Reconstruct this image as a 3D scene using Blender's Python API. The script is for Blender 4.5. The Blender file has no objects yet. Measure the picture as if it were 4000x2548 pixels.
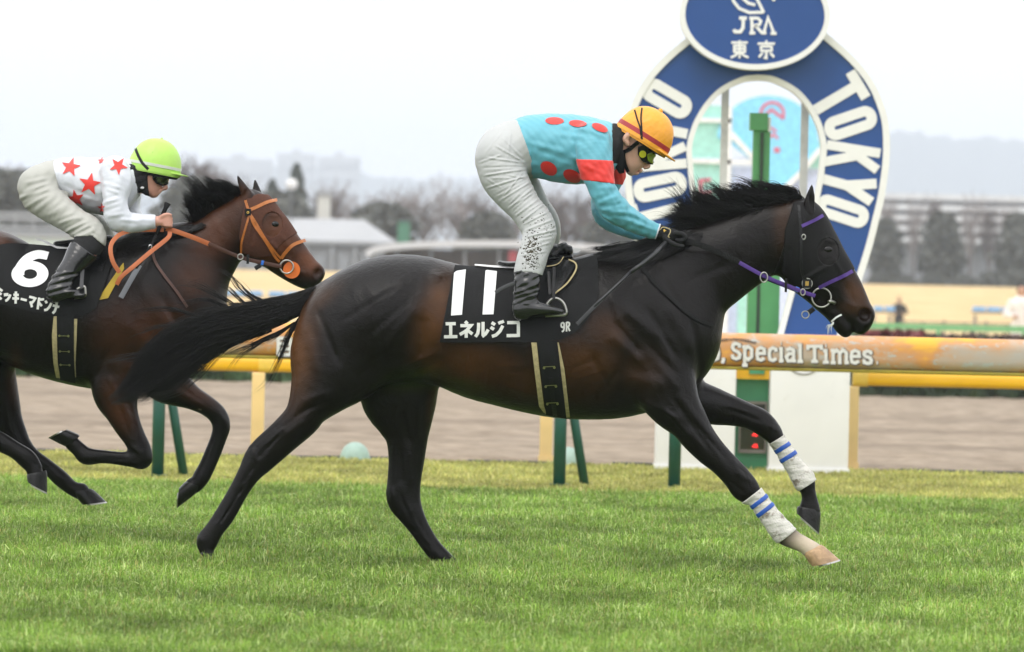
import bpy, math, random
import numpy as np
from mathutils import Matrix, Vector
random.seed(11)
RNG = np.random.default_rng(11)
SC = bpy.context.scene
COL = SC.collection

# ------------------------------------------------------------------ camera
F = 22010.0            # focal length in pixels of the 4000 px wide frame (about 198 mm)
CAM_H = 1.17           # photographer crouching behind the outer rail
ROLL = math.radians(1.33)
PITCH = math.atan((1274 - 1179) / F)
def _level(cx, cy):
    return cx * math.cos(ROLL) - cy * math.sin(ROLL), cx * math.sin(ROLL) + cy * math.cos(ROLL)
def px(u, v, Y):
    """point at distance Y seen at (u, v) of the 4000 x 2548 photograph"""
    a, b = _level((u - 2000) / F, (1274 - v) / F)
    cp, sp = math.cos(PITCH), math.sin(PITCH)
    t = Y / (cp + b * sp)
    return np.array([t * a, Y, CAM_H + t * (-sp + b * cp)])
def proj(x, y, z):
    cp, sp = math.cos(PITCH), math.sin(PITCH)
    dz = z - CAM_H
    d = y * cp - dz * sp
    b = (y * sp + dz * cp) / d
    a = x / d
    cx = a * math.cos(ROLL) + b * math.sin(ROLL)
    cy = -a * math.sin(ROLL) + b * math.cos(ROLL)
    return 2000 + F * cx, 1274 - F * cy
cam = bpy.data.cameras.new('camera')
cam.sensor_width = 36.0
cam.lens = F / 4000 * 36
cam.clip_start = 0.5
cam.clip_end = 14000
cam.dof.use_dof = True
cam.dof.focus_distance = 24.75
cam.dof.aperture_fstop = 6.0
co = bpy.data.objects.new('camera', cam); COL.objects.link(co)
cr, sr, cp, sp = math.cos(ROLL), math.sin(ROLL), math.cos(PITCH), math.sin(PITCH)
lr, lu, fw = Vector((1, 0, 0)), Vector((0, sp, cp)), Vector((0, cp, -sp))
ir, iu = lr * cr + lu * sr, -lr * sr + lu * cr
co.matrix_world = Matrix(((ir.x, iu.x, -fw.x, 0), (ir.y, iu.y, -fw.y, 0), (ir.z, iu.z, -fw.z, CAM_H), (0, 0, 0, 1)))
SC.camera = co

# ------------------------------------------------------------------ sky, sun, exposure
SUN_EL, SUN_AZ = math.radians(58), math.radians(-150)    # high, behind the photographer's left shoulder
world = bpy.data.worlds.new('World'); SC.world = world; world.use_nodes = True
wn, wl = world.node_tree.nodes, world.node_tree.links
wn.clear()
sky = wn.new('ShaderNodeTexSky'); sky.sky_type = 'NISHITA'; sky.sun_disc = False
sky.sun_elevation = SUN_EL; sky.sun_rotation = SUN_AZ; sky.dust_density = 6; sky.air_density = 1.2
tc = wn.new('ShaderNodeTexCoord'); sep = wn.new('ShaderNodeSeparateXYZ')
wl.new(tc.outputs['Generated'], sep.inputs[0])
cl = wn.new('ShaderNodeMath'); cl.operation = 'MAXIMUM'; cl.inputs[1].default_value = 0.0
wl.new(sep.outputs['Z'], cl.inputs[0])
cie = wn.new('ShaderNodeMath'); cie.operation = 'MULTIPLY_ADD'          # overcast: zenith brighter than horizon
cie.inputs[1].default_value = 6.5; cie.inputs[2].default_value = 13.0
wl.new(cl.outputs[0], cie.inputs[0])
cn = wn.new('ShaderNodeTexNoise'); cn.inputs['Scale'].default_value = 2.2; cn.inputs['Detail'].default_value = 5
mp = wn.new('ShaderNodeMapping'); mp.inputs['Scale'].default_value = (1, 1, 4)
wl.new(tc.outputs['Generated'], mp.inputs[0]); wl.new(mp.outputs[0], cn.inputs['Vector'])
cm = wn.new('ShaderNodeMapRange'); cm.inputs[1].default_value = 0.3; cm.inputs[2].default_value = 0.7
cm.inputs[3].default_value = 0.95; cm.inputs[4].default_value = 1.05
wl.new(cn.outputs['Fac'], cm.inputs[0])
mu = wn.new('ShaderNodeMath'); mu.operation = 'MULTIPLY'
wl.new(cie.outputs[0], mu.inputs[0]); wl.new(cm.outputs[0], mu.inputs[1])
tint = wn.new('ShaderNodeVectorMath'); tint.operation = 'SCALE'; tint.inputs[0].default_value = (0.985, 0.995, 1.015)
wl.new(mu.outputs[0], tint.inputs['Scale'])
mix = wn.new('ShaderNodeMix'); mix.data_type = 'RGBA'; mix.inputs['Factor'].default_value = 0.93
wl.new(sky.outputs[0], mix.inputs['A']); wl.new(tint.outputs[0], mix.inputs['B'])
bg = wn.new('ShaderNodeBackground'); bg.inputs['Strength'].default_value = 0.1
out = wn.new('ShaderNodeOutputWorld')
wl.new(mix.outputs['Result'], bg.inputs['Color']); wl.new(bg.outputs[0], out.inputs['Surface'])
sl = bpy.data.lights.new('sun', 'SUN'); sl.energy = 0.8; sl.angle = math.radians(28); sl.color = (1, 0.96, 0.9)
so = bpy.data.objects.new('sun', sl); COL.objects.link(so)
sd = Vector((math.sin(SUN_AZ) * math.cos(SUN_EL), math.cos(SUN_AZ) * math.cos(SUN_EL), math.sin(SUN_EL)))
so.rotation_euler = sd.to_track_quat('Z', 'Y').to_euler(); so.location = (0, 0, 60)
SC.view_settings.view_transform = 'Standard'; SC.view_settings.look = 'None'
SC.view_settings.exposure = 0.18; SC.view_settings.gamma = 1; SC.view_settings.use_curve_mapping = False
SC.render.engine = 'CYCLES'
SC.cycles.use_denoising = True
SC.cycles.max_bounces = 8; SC.cycles.volume_bounces = 1
SC.cycles.sample_clamp_indirect = 6

# ------------------------------------------------------------------ mesh and object helpers
def mesh_np(name, V, quads=None, tris=None, smooth=True):
    me = bpy.data.meshes.new(name)
    V = np.ascontiguousarray(V, dtype=np.float32)
    q = np.asarray(quads if quads is not None else np.zeros((0, 4)), dtype=np.int32).reshape(-1, 4)
    t = np.asarray(tris if tris is not None else np.zeros((0, 3)), dtype=np.int32).reshape(-1, 3)
    me.vertices.add(len(V)); me.vertices.foreach_set('co', V.ravel())
    nl = q.size + t.size
    me.loops.add(nl); me.loops.foreach_set('vertex_index', np.concatenate([q.ravel(), t.ravel()]))
    st = np.concatenate([np.arange(len(q)) * 4, q.size + np.arange(len(t)) * 3]).astype(np.int32)
    me.polygons.add(len(st)); me.polygons.foreach_set('loop_start', st)
    me.update(calc_edges=True)
    if smooth: me.polygons.foreach_set('use_smooth', np.ones(len(st), dtype=bool))
    return me
class MB:
    """collects shapes; faces may have any number of corners; each face keeps its smooth flag"""
    def __init__(s): s.v, s.f, s.s = [], [], []
    def add(s, V, Fc, smooth=False):
        o = len(s.v); s.v += [tuple(map(float, p)) for p in V]
        s.f += [tuple(i + o for i in f) for f in Fc]; s.s += [smooth] * len(Fc); return s
    def box(s, x0, x1, y0, y1, z0, z1):
        V = [(x, y, z) for z in (z0, z1) for y in (y0, y1) for x in (x0, x1)]
        return s.add(V, [(0, 2, 3, 1), (4, 5, 7, 6), (0, 1, 5, 4), (2, 6, 7, 3), (0, 4, 6, 2), (1, 3, 7, 5)])
    def bev(s, x0, x1, y0, y1, z0, z1, b):
        """box with bevelled vertical and horizontal edges (octagonal section along x, ends capped)"""
        P = [(y0 + b, z0), (y1 - b, z0), (y1, z0 + b), (y1, z1 - b), (y1 - b, z1), (y0 + b, z1), (y0, z1 - b), (y0, z0 + b)]
        V = [(x0, *p) for p in P] + [(x1, *p) for p in P]
        return s.add(V, [tuple(range(8))[::-1], tuple(range(8, 16))] + [(i, (i + 1) % 8, (i + 1) % 8 + 8, i + 8)[::-1] for i in range(8)][::1])
    def tube(s, P, R, n=10, cap=True, ry=None):
        P = np.asarray(P, float); R = np.broadcast_to(np.asarray(R, float), (len(P),))
        T = np.gradient(P, axis=0); T /= np.linalg.norm(T, axis=1)[:, None] + 1e-9
        up = np.array([0, 1, 0.0]) if abs(T[0][1]) < 0.9 else np.array([1.0, 0, 0])
        V, Fc = [], []
        for i in range(len(P)):
            a = np.cross(T[i], up); a /= np.linalg.norm(a) + 1e-9
            b = np.cross(T[i], a)
            for k in range(n):
                t = 2 * math.pi * k / n
                V.append(P[i] + R[i] * (math.cos(t) * a + math.sin(t) * b * (ry or 1)))
        for i in range(len(P) - 1):
            for k in range(n):
                k2 = (k + 1) % n
                Fc.append((i * n + k, i * n + k2, (i + 1) * n + k2, (i + 1) * n + k))
        s.add(V, Fc, True)
        if cap:
            m = len(V); o = len(s.v) - m
            s.f += [tuple(o + k for k in range(n))[::-1], tuple(o + m - n + k for k in range(n))]; s.s += [False, False]
        return s
    def prism(s, poly, y0, y1):
        """polygon given in x, z extruded from y0 to y1"""
        n = len(poly)
        V = [(p[0], y0, p[1]) for p in poly] + [(p[0], y1, p[1]) for p in poly]
        return s.add(V, [tuple(range(n)), tuple(range(n, 2 * n))[::-1]] + [(i, i + n, (i + 1) % n + n, (i + 1) % n) for i in range(n)])
    def ball(s, c, r, nu=14, nv=8, z_from=-1.0):
        rx, ry, rz = r if hasattr(r, '__len__') else (r, r, r)
        t0 = math.asin(z_from); V, Fc = [], []
        for j in range(nv + 1):
            t = t0 + (math.pi / 2 - t0) * j / nv
            for i in range(nu):
                a = 2 * math.pi * i / nu
                V.append((c[0] + rx * math.cos(t) * math.cos(a), c[1] + ry * math.cos(t) * math.sin(a), c[2] + rz * math.sin(t)))
        for j in range(nv):
            for i in range(nu):
                i2 = (i + 1) % nu
                Fc.append((j * nu + i, j * nu + i2, (j + 1) * nu + i2, (j + 1) * nu + i))
        return s.add(V, Fc, True)
    def mesh(s, name, off=(0, 0, 0)):
        me = bpy.data.meshes.new(name)
        me.from_pydata([(p[0] - off[0], p[1] - off[1], p[2] - off[2]) for p in s.v], [], s.f)
        me.polygons.foreach_set('use_smooth', np.array(s.s, dtype=bool)); me.update()
        return me
def tag(o, label=None, cat=None, group=None, kind=None):
    for k, v in (('label', label), ('category', cat), ('group', group), ('kind', kind)):
        if v: o[k] = v
    return o
def link(o, parent=None):
    COL.objects.link(o)
    if parent: o.parent = parent
    return o
def thing(name, loc, label, cat, group=None):
    o = bpy.data.objects.new(name, None); o.empty_display_size = 0.1; o.location = loc
    return tag(link(o), label, cat, group)
def base_of(parent): return np.array(parent.location) if parent else np.zeros(3)
def gpos(parent):
    p = np.zeros(3)
    while parent: p += np.array(parent.location); parent = parent.parent
    return p
def put(name, shape, mat, parent=None, base=None):
    """shape in world space (MB or (V, quads, tris)); becomes one object whose origin is base or its parent's origin"""
    off = gpos(parent) if parent else (np.array(base, float) if base is not None else np.zeros(3))
    if isinstance(shape, MB): me = shape.mesh(name, off)
    else:
        V, q, t = (list(shape) + [None, None])[:3]
        me = mesh_np(name, np.asarray(V) - off, q, t)
    me.materials.append(mat)
    o = bpy.data.objects.new(name, me); link(o, parent)
    if not parent: o.location = off
    return o
def part(name, shape, mat, parent):
    """shape in the parent's own space"""
    me = shape if isinstance(shape, bpy.types.Mesh) else (shape.mesh(name) if isinstance(shape, MB) else mesh_np(name, *shape))
    if not me.materials: me.materials.append(mat)
    o = bpy.data.objects.new(name, me); return link(o, parent)
def dup(root, loc, rz=None, label=None, group=None, scale=None):
    r = root.copy(); COL.objects.link(r); r.location = loc
    if rz is not None: r.rotation_euler = (0, 0, rz)
    if scale is not None: r.scale = scale
    if label: r['label'] = label
    if group: r['group'] = group
    for ch in list(root.children):
        c = ch.copy(); COL.objects.link(c); c.parent = r
        for g in list(ch.children):
            d = g.copy(); COL.objects.link(d); d.parent = c
    return r

# ------------------------------------------------------------------ materials
def pbr(name, col, rough=0.6, var=0.12, vscale=12.0, bump=0.0, bscale=60.0, metal=0.0, coat=0.0, sheen=0.0, spec=0.5,
        dirt=None, dirt_amt=0.5, dirt_scale=30, dirt_at=0.62, attr=None, emit=None, stretch=None, sss=0.0):
    m = bpy.data.materials.new(name); m.use_nodes = True
    n, l = m.node_tree.nodes, m.node_tree.links
    b = n['Principled BSDF']
    t = n.new('ShaderNodeTexCoord'); src = t.outputs['Object']
    if stretch:
        mp = n.new('ShaderNodeMapping'); mp.inputs['Scale'].default_value = stretch; l.new(src, mp.inputs[0]); src = mp.outputs[0]
    nz = n.new('ShaderNodeTexNoise'); nz.inputs['Scale'].default_value = vscale; nz.inputs['Detail'].default_value = 5
    l.new(src, nz.inputs['Vector'])
    mr = n.new('ShaderNodeMapRange'); mr.inputs[1].default_value = 0.3; mr.inputs[2].default_value = 0.7
    mr.inputs[3].default_value = 1 - var; mr.inputs[4].default_value = 1 + var
    l.new(nz.outputs['Fac'], mr.inputs[0])
    if attr:
        at = n.new('ShaderNodeAttribute'); at.attribute_name = attr; base = at.outputs['Color']
    else:
        rgb = n.new('ShaderNodeRGB'); rgb.outputs[0].default_value = (*col, 1); base = rgb.outputs[0]
    sc = n.new('ShaderNodeVectorMath'); sc.operation = 'SCALE'
    l.new(base, sc.inputs[0]); l.new(mr.outputs[0], sc.inputs['Scale'])
    outc = sc.outputs[0]
    if dirt:
        d = n.new('ShaderNodeTexNoise'); d.inputs['Scale'].default_value = dirt_scale; d.inputs['Detail'].default_value = 8; d.inputs['Roughness'].default_value = 0.7
        l.new(src, d.inputs['Vector'])
        dr = n.new('ShaderNodeMapRange'); dr.inputs[1].default_value = dirt_at; dr.inputs[2].default_value = dirt_at + 0.08; dr.inputs[4].default_value = dirt_amt
        l.new(d.outputs['Fac'], dr.inputs[0])
        mx = n.new('ShaderNodeMix'); mx.data_type = 'RGBA'; mx.inputs['B'].default_value = (*dirt, 1)
        l.new(dr.outputs[0], mx.inputs['Factor']); l.new(outc, mx.inputs['A']); outc = mx.outputs['Result']
    l.new(outc, b.inputs['Base Color'])
    b.inputs['Roughness'].default_value = rough; b.inputs['Metallic'].default_value = metal
    b.inputs['Coat Weight'].default_value = coat; b.inputs['Sheen Weight'].default_value = sheen
    b.inputs['Specular IOR Level'].default_value = spec
    if sss: b.inputs['Subsurface Weight'].default_value = sss; b.inputs['Subsurface Radius'].default_value = (0.01, 0.004, 0.002)
    if emit: b.inputs['Emission Color'].default_value = (*emit[0], 1); b.inputs['Emission Strength'].default_value = emit[1]
    if bump:
        bn = n.new('ShaderNodeTexNoise'); bn.inputs['Scale'].default_value = bscale; bn.inputs['Detail'].default_value = 6
        l.new(src, bn.inputs['Vector'])
        bp = n.new('ShaderNodeBump'); bp.inputs['Strength'].default_value = bump; bp.inputs['Distance'].default_value = 0.01
        l.new(bn.outputs['Fac'], bp.inputs['Height']); l.new(bp.outputs[0], b.inputs['Normal'])
    return m

# ------------------------------------------------------------------ solid modelling by distance fields
def smin(a, b, k):
    if k <= 0: return np.minimum(a, b)
    h = np.maximum(k - np.abs(a - b), 0) / k
    return np.minimum(a, b) - h * h * k * 0.25
def catmull(A, m):
    A = np.asarray(A, float); n = len(A)
    if n < 3 or m <= 1: return A
    E = np.vstack([2 * A[0] - A[1], A, 2 * A[-1] - A[-2]]); out = []
    for i in range(n - 1):
        p0, p1, p2, p3 = E[i:i + 4]
        for j in range(m):
            t = j / m
            out.append(0.5 * (2 * p1 + (p2 - p0) * t + (2 * p0 - 5 * p1 + 4 * p2 - p3) * t * t + (3 * p1 - p0 - 3 * p2 + p3) * t ** 3))
    out.append(A[-1]); return np.array(out)
def edges(rows, Y0, k=0.03, m=4):
    """limb from pairs of outline points (u1, v1, u2, v2, half depth, depth offset)"""
    out = []
    for u1, v1, u2, v2, ry, dy in rows:
        c = px((u1 + u2) / 2, (v1 + v2) / 2, Y0 + dy)
        out.append((*c, math.hypot(u1 - u2, v1 - v2) / 2 * (Y0 + dy) / F, ry))
    A = catmull(out, m)
    return ('chain', A[:, :3], np.maximum(A[:, 3], 0.002), np.maximum(A[:, 4], 0.002), k)
def line(rows, Y0, k=0.02, m=4):
    """limb from centre points (u, v, radius in px, half depth, depth offset)"""
    out = [(*px(u, v, Y0 + dy), r * (Y0 + dy) / F, ry) for u, v, r, ry, dy in rows]
    A = catmull(out, m)
    return ('chain', A[:, :3], np.maximum(A[:, 3], 0.0015), np.maximum(A[:, 4], 0.0015), k)
def ell(u, v, ru, rv, ry, dy, Y0, ang=0.0, k=0.03, neg=False):
    s = Y0 / F
    return ('neg' if neg else 'ell', px(u, v, Y0 + dy), (ru * s, ry, rv * s), math.radians(ang), k)
def relief(rows, Y0):
    """raised (mm > 0) or hollow (mm < 0) streaks: u1, v1, u2, v2, width px, mm"""
    return ('relief', rows, Y0)
class Field:
    def __init__(s, lo, hi, h):
        s.lo = np.array(lo, float); s.h = h
        s.n = np.ceil((np.array(hi) - s.lo) / h).astype(int) + 1
        s.f = np.full(s.n, 0.5, dtype=np.float32)
        s.ax = [s.lo[i] + h * np.arange(s.n[i]) for i in range(3)]
    def sub(s, lo, hi):
        a = np.maximum(np.floor((lo - s.lo) / s.h).astype(int), 0); b = np.minimum(np.ceil((hi - s.lo) / s.h).astype(int) + 1, s.n)
        return None if np.any(b - a < 1) else (a, b)
    def xyz(s, a, b):
        return s.ax[0][a[0]:b[0], None, None], s.ax[1][None, a[1]:b[1], None], s.ax[2][None, None, a[2]:b[2]]
    def run(s, ops):
        for op in ops:
            if op[0] == 'chain': s.chain(*op[1:])
            elif op[0] in ('ell', 'neg'): s.ell(*op[1:], neg=op[0] == 'neg')
            elif op[0] == 'relief': s.relief(*op[1:])
        return s
    def chain(s, P, rp, ry, k):
        R = np.maximum(rp, ry); pad = k + 4 * s.h
        lo = (P - R[:, None]).min(0) - pad; hi = (P + R[:, None]).max(0) + pad
        w = s.sub(lo, hi)
        if w is None: return
        a0, b0 = w
        D = np.full(b0 - a0, 0.5, dtype=np.float32)
        for i in range(len(P) - 1):
            r = max(R[i], R[i + 1]) + pad
            w = s.sub(np.minimum(P[i], P[i + 1]) - r, np.maximum(P[i], P[i + 1]) + r)
            if w is None: continue
            a, b = np.maximum(w[0], a0), np.minimum(w[1], b0)
            if np.any(b - a < 1): continue
            X, Yy, Z = s.xyz(a, b)
            d = P[i + 1] - P[i]; L2 = d[0] ** 2 + d[2] ** 2 + 1e-12
            dx, dz = X - P[i][0], Z - P[i][2]
            t = np.clip((dx * d[0] + dz * d[2]) / L2, 0, 1).astype(np.float32)
            q1 = np.sqrt((dx - t * d[0]) ** 2 + (dz - t * d[2]) ** 2); q2 = Yy - (P[i][1] + t * d[1])
            r1 = rp[i] + t * (rp[i + 1] - rp[i]); r2 = ry[i] + t * (ry[i + 1] - ry[i])
            k1 = np.sqrt((q1 / r1) ** 2 + (q2 / r2) ** 2) + 1e-5; k2 = np.sqrt((q1 / r1 ** 2) ** 2 + (q2 / r2 ** 2) ** 2) + 1e-5 / np.minimum(r1, r2)
            dd = k1 * (k1 - 1) / k2
            sl = tuple(slice(a[j] - a0[j], b[j] - a0[j]) for j in range(3))
            D[sl] = np.minimum(D[sl], dd)
        sl = tuple(slice(a0[j], b0[j]) for j in range(3))
        s.f[sl] = smin(s.f[sl], D, k)
    def ell(s, c, r, ang, k, neg=False):
        R = max(r); w = s.sub(c - R - k - 3 * s.h, c + R + k + 3 * s.h)
        if w is None: return
        a, b = w; X, Yy, Z = s.xyz(a, b)
        ca, sa = math.cos(ang), math.sin(ang)
        dx, dz = X - c[0], Z - c[2]
        p = ca * dx + sa * dz; q = -sa * dx + ca * dz; y = Yy - c[1]
        k1 = np.sqrt((p / r[0]) ** 2 + (y / r[1]) ** 2 + (q / r[2]) ** 2) + 1e-5
        k2 = np.sqrt((p / r[0] ** 2) ** 2 + (y / r[1] ** 2) ** 2 + (q / r[2] ** 2) ** 2) + 1e-5 / min(r)
        d = (k1 * (k1 - 1) / k2).astype(np.float32)
        sl = tuple(slice(a[j], b[j]) for j in range(3))
        s.f[sl] = -smin(-s.f[sl], d, k) if neg else smin(s.f[sl], d, k)
    def relief(s, rows, Y0):
        X, Z = np.meshgrid(s.ax[0], s.ax[2], indexing='ij')
        U, Vv = proj(X, Y0, Z)
        D = np.zeros(U.shape, dtype=np.float32)
        for u1, v1, u2, v2, sg, mm in rows:
            du, dv = u2 - u1, v2 - v1
            t = np.clip(((U - u1) * du + (Vv - v1) * dv) / (du * du + dv * dv + 1e-9), 0, 1)
            d2 = (U - u1 - t * du) ** 2 + (Vv - v1 - t * dv) ** 2
            fade = np.clip(np.minimum(t, 1 - t) * 5 + 0.25, 0, 1)
            D += mm / 1000 * np.exp(-d2 / sg ** 2) * fade
        s.f -= D[:, None, :]
    def at(s, x, z):
        """field values along y for columns x, z"""
        i = np.clip((x - s.lo[0]) / s.h, 0, s.n[0] - 1.001); k = np.clip((z - s.lo[2]) / s.h, 0, s.n[2] - 1.001)
        i0, k0 = i.astype(int), k.astype(int); fi, fk = (i - i0)[:, None], (k - k0)[:, None]
        f = s.f
        return (f[i0, :, k0] * (1 - fi) * (1 - fk) + f[i0 + 1, :, k0] * fi * (1 - fk) + f[i0, :, k0 + 1] * (1 - fi) * fk + f[i0 + 1, :, k0 + 1] * fi * fk)
    def drape(s, x, z, off, far=False):
        """y of the surface lying off outside the body, seen from the near (or far) side"""
        x, z = np.asarray(x, float), np.asarray(z, float); sh = x.shape
        C = s.at(x.ravel(), z.ravel())
        if far: C = C[:, ::-1]
        ins = C < off; hit = ins.any(1); j = np.argmax(ins, 1); j1 = np.maximum(j - 1, 0)
        n = np.arange(len(C)); c0, c1 = C[n, j1], C[n, j]
        t = np.where(c0 > c1 + 1e-9, (c0 - off) / (c0 - c1 + 1e-9), 0)
        y = j1 + np.clip(t, 0, 1)
        y = np.where(hit, y, np.argmin(C, 1))
        if far: y = s.n[1] - 1 - y
        return (s.lo[1] + s.h * y).reshape(sh)
def nets(f, lo, h, smooth=1):
    """surface of a sampled field (naive surface nets)"""
    ins = f < 0; n = np.array(f.shape)
    cnt = np.zeros(n - 1, dtype=np.int8)
    for dx in (0, 1):
        for dy in (0, 1):
            for dz in (0, 1):
                cnt += ins[dx:n[0] - 1 + dx, dy:n[1] - 1 + dy, dz:n[2] - 1 + dz]
    I = np.argwhere((cnt > 0) & (cnt < 8)); idx = -np.ones(n - 1, dtype=np.int32); idx[tuple(I.T)] = np.arange(len(I))
    cor = [(a, b, c) for a in (0, 1) for b in (0, 1) for c in (0, 1)]
    val = np.stack([f[I[:, 0] + a, I[:, 1] + b, I[:, 2] + c] for a, b, c in cor], 1)
    acc = np.zeros((len(I), 3)); num = np.zeros(len(I))
    for i in range(8):
        for j in range(i + 1, 8):
            if sum(abs(cor[i][q] - cor[j][q]) for q in range(3)) != 1: continue
            v0, v1 = val[:, i], val[:, j]; cross = (v0 < 0) != (v1 < 0)
            t = np.where(cross, v0 / np.where(cross, v0 - v1, 1), 0)
            p = np.array(cor[i])[None] + t[:, None] * (np.array(cor[j]) - np.array(cor[i]))[None]
            acc += np.where(cross[:, None], p, 0); num += cross
    V = lo + h * (I + acc / num[:, None])
    Q = []
    for ax in range(3):
        o = [q for q in range(3) if q != ax]
        s0 = [slice(1, n[q] - 1) for q in range(3)]; s1 = list(s0)
        s0[ax] = slice(0, n[ax] - 1); s1[ax] = slice(1, n[ax])
        A, B = ins[tuple(s0)], ins[tuple(s1)]
        E = np.argwhere(A != B); flip = A[tuple(E.T)]
        E = E.copy(); E[:, o[0]] += 1; E[:, o[1]] += 1
        def cell(d0, d1):
            c = E.copy(); c[:, o[0]] += d0; c[:, o[1]] += d1; return idx[tuple(c.T)]
        q = np.stack([cell(-1, -1), cell(0, -1), cell(0, 0), cell(-1, 0)], 1)
        if ax == 1: flip = ~flip
        q[~flip] = q[~flip][:, ::-1]
        Q.append(q)
    Q = np.vstack(Q); Q = Q[(Q >= 0).all(1)]
    for _ in range(smooth):
        S = np.zeros_like(V); c = np.zeros(len(V))
        for a, b in ((0, 1), (1, 2), (2, 3), (3, 0)):
            for p, r in ((a, b), (b, a)):
                for ch in range(3): S[:, ch] += np.bincount(Q[:, p], V[Q[:, r], ch], len(V))
                c += np.bincount(Q[:, p], minlength=len(V))
        V = 0.5 * V + 0.5 * S / np.maximum(c, 1)[:, None]
    return V, Q
def bounds(ops, pad=0.02):
    lo, hi = np.full(3, 1e9), np.full(3, -1e9)
    for op in ops:
        if op[0] == 'chain':
            R = np.maximum(op[2], op[3])[:, None]; lo = np.minimum(lo, (op[1] - R).min(0)); hi = np.maximum(hi, (op[1] + R).max(0))
        elif op[0] == 'ell':
            R = max(op[2]); lo = np.minimum(lo, op[1] - R); hi = np.maximum(hi, op[1] + R)
    return lo - pad, hi + pad
def solid(ops, h, cut=None, t=0.0, lo=None, hi=None, smooth=1, keep=False, disp=None):
    """mesh of the solid; cut(u, v, x, y, z) < 0 keeps; t inflates"""
    if lo is None: lo, hi = bounds(ops)
    fd = Field(lo, hi, h).run(ops)
    f = fd.f if callable(t) else fd.f - t
    if cut or disp or callable(t):
        X, Yy, Z = fd.xyz(np.zeros(3, int), fd.n)
        U, Vv = proj(X, 0.5 * (lo[1] + hi[1]), Z)
        if callable(t): f = f - t(U, Vv) + 0 * Yy
        if disp: f = f - disp(U, Vv, X, Yy, Z)
        if cut: f = np.maximum(f, cut(U, Vv, X, Yy, Z) * 1.0)
    f = f.astype(np.float32)
    f[[0, -1]] = np.maximum(f[[0, -1]], 1e-3); f[:, [0, -1]] = np.maximum(f[:, [0, -1]], 1e-3); f[:, :, [0, -1]] = np.maximum(f[:, :, [0, -1]], 1e-3)
    V, Q = nets(f, fd.lo, h, smooth)
    return ((V, Q), fd) if keep else (V, Q)
def half(u0, v0, nu, nv, Y0):
    """distance (m) beyond the line through u0, v0 with normal nu, nv (picture directions)"""
    L = math.hypot(nu, nv); s = Y0 / F
    return lambda U, Vv: ((U - u0) * nu + (Vv - v0) * nv) / L * s
def poly_sd(poly, Y0):
    """signed distance to a polygon in picture coordinates, in metres"""
    P = np.array(poly, float); s = Y0 / F
    def fn(U, Vv, *_):
        d = np.full(np.broadcast(U, Vv).shape, 1e9); sg = np.ones(d.shape)
        for i in range(len(P)):
            a, b = P[i], P[i - 1]; e = b - a; w0, w1 = U - a[0], Vv - a[1]
            t = np.clip((w0 * e[0] + w1 * e[1]) / (e @ e), 0, 1)
            d = np.minimum(d, (w0 - e[0] * t) ** 2 + (w1 - e[1] * t) ** 2)
            c1, c2, c3 = Vv >= a[1], Vv < b[1], e[0] * w1 > e[1] * w0
            sg = np.where((c1 & c2 & c3) | (~c1 & ~c2 & ~c3), -sg, sg)
        return sg * np.sqrt(d) * s
    return fn
def join(*ms):
    V, Q, T, o = [], [], [], 0
    for m in ms:
        V.append(m[0]); Q.append(np.asarray(m[1] if m[1] is not None else np.zeros((0, 4), int)) + o)
        if len(m) > 2 and m[2] is not None: T.append(np.asarray(m[2]) + o)
        o += len(m[0])
    return np.vstack(V), np.vstack(Q).astype(int), (np.vstack(T).astype(int) if T else None)

# ------------------------------------------------------------------ sheets, straps and lettering laid on a body
def sheet(G, Dn):
    """closed sheet from outer points G (a, b, 3) and inner points Dn; its borders keep crisp edges"""
    a, b = G.shape[:2]
    i = np.arange(a * b).reshape(a, b); n = a * b
    q = np.stack([i[:-1, :-1], i[1:, :-1], i[1:, 1:], i[:-1, 1:]], -1).reshape(-1, 4)
    V, Q = [G.reshape(-1, 3), Dn.reshape(-1, 3)], [q, q[:, ::-1] + n]
    o = 2 * n
    for g, d in ((G[0, :], Dn[0, :]), (G[-1, ::-1], Dn[-1, ::-1]), (G[::-1, 0], Dn[::-1, 0]), (G[:, -1], Dn[:, -1])):
        m = len(g); k = np.arange(m - 1) + o
        V += [g, d]; Q.append(np.stack([k, k + 1, k + 1 + m, k + m], 1)); o += 2 * m
    return np.vstack(V), np.vstack(Q)
def world_xz(U, Vv, Y):
    U, Vv = np.asarray(U, float), np.asarray(Vv, float)
    P = np.array([px(a, b, Y) for a, b in zip(U.ravel(), Vv.ravel())])
    return P[:, 0].reshape(U.shape), P[:, 2].reshape(U.shape)
def lay(fd, U, Vv, off, thick, Y0, far=False, ysm=0):
    X, Z = world_xz(U, Vv, Y0 - 0.25)
    Yy = fd.drape(X, Z, off, far)
    for _ in range(ysm):
        Yp = np.pad(Yy, 1, mode='edge'); Yy = np.minimum(Yy, (Yp[:-2, 1:-1] + Yp[2:, 1:-1] + Yp[1:-1, :-2] + Yp[1:-1, 2:]) / 4) if not far else Yy
    G = np.stack([X, Yy, Z], -1); D = G.copy(); D[..., 1] += -thick if far else thick
    return sheet(G, D)
def ruled(top, bot, nu, nv):
    def res(P):
        P = np.array(P, float); d = np.r_[0, np.cumsum(np.hypot(*np.diff(P, axis=0).T))]
        t = np.linspace(0, d[-1], nu); return np.stack([np.interp(t, d, P[:, 0]), np.interp(t, d, P[:, 1])], 1)
    T, B = res(top), res(bot); w = np.linspace(0, 1, nv)[None, :, None]
    G = T[:, None] * (1 - w) + B[:, None] * w
    return G[..., 0], G[..., 1]
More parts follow.
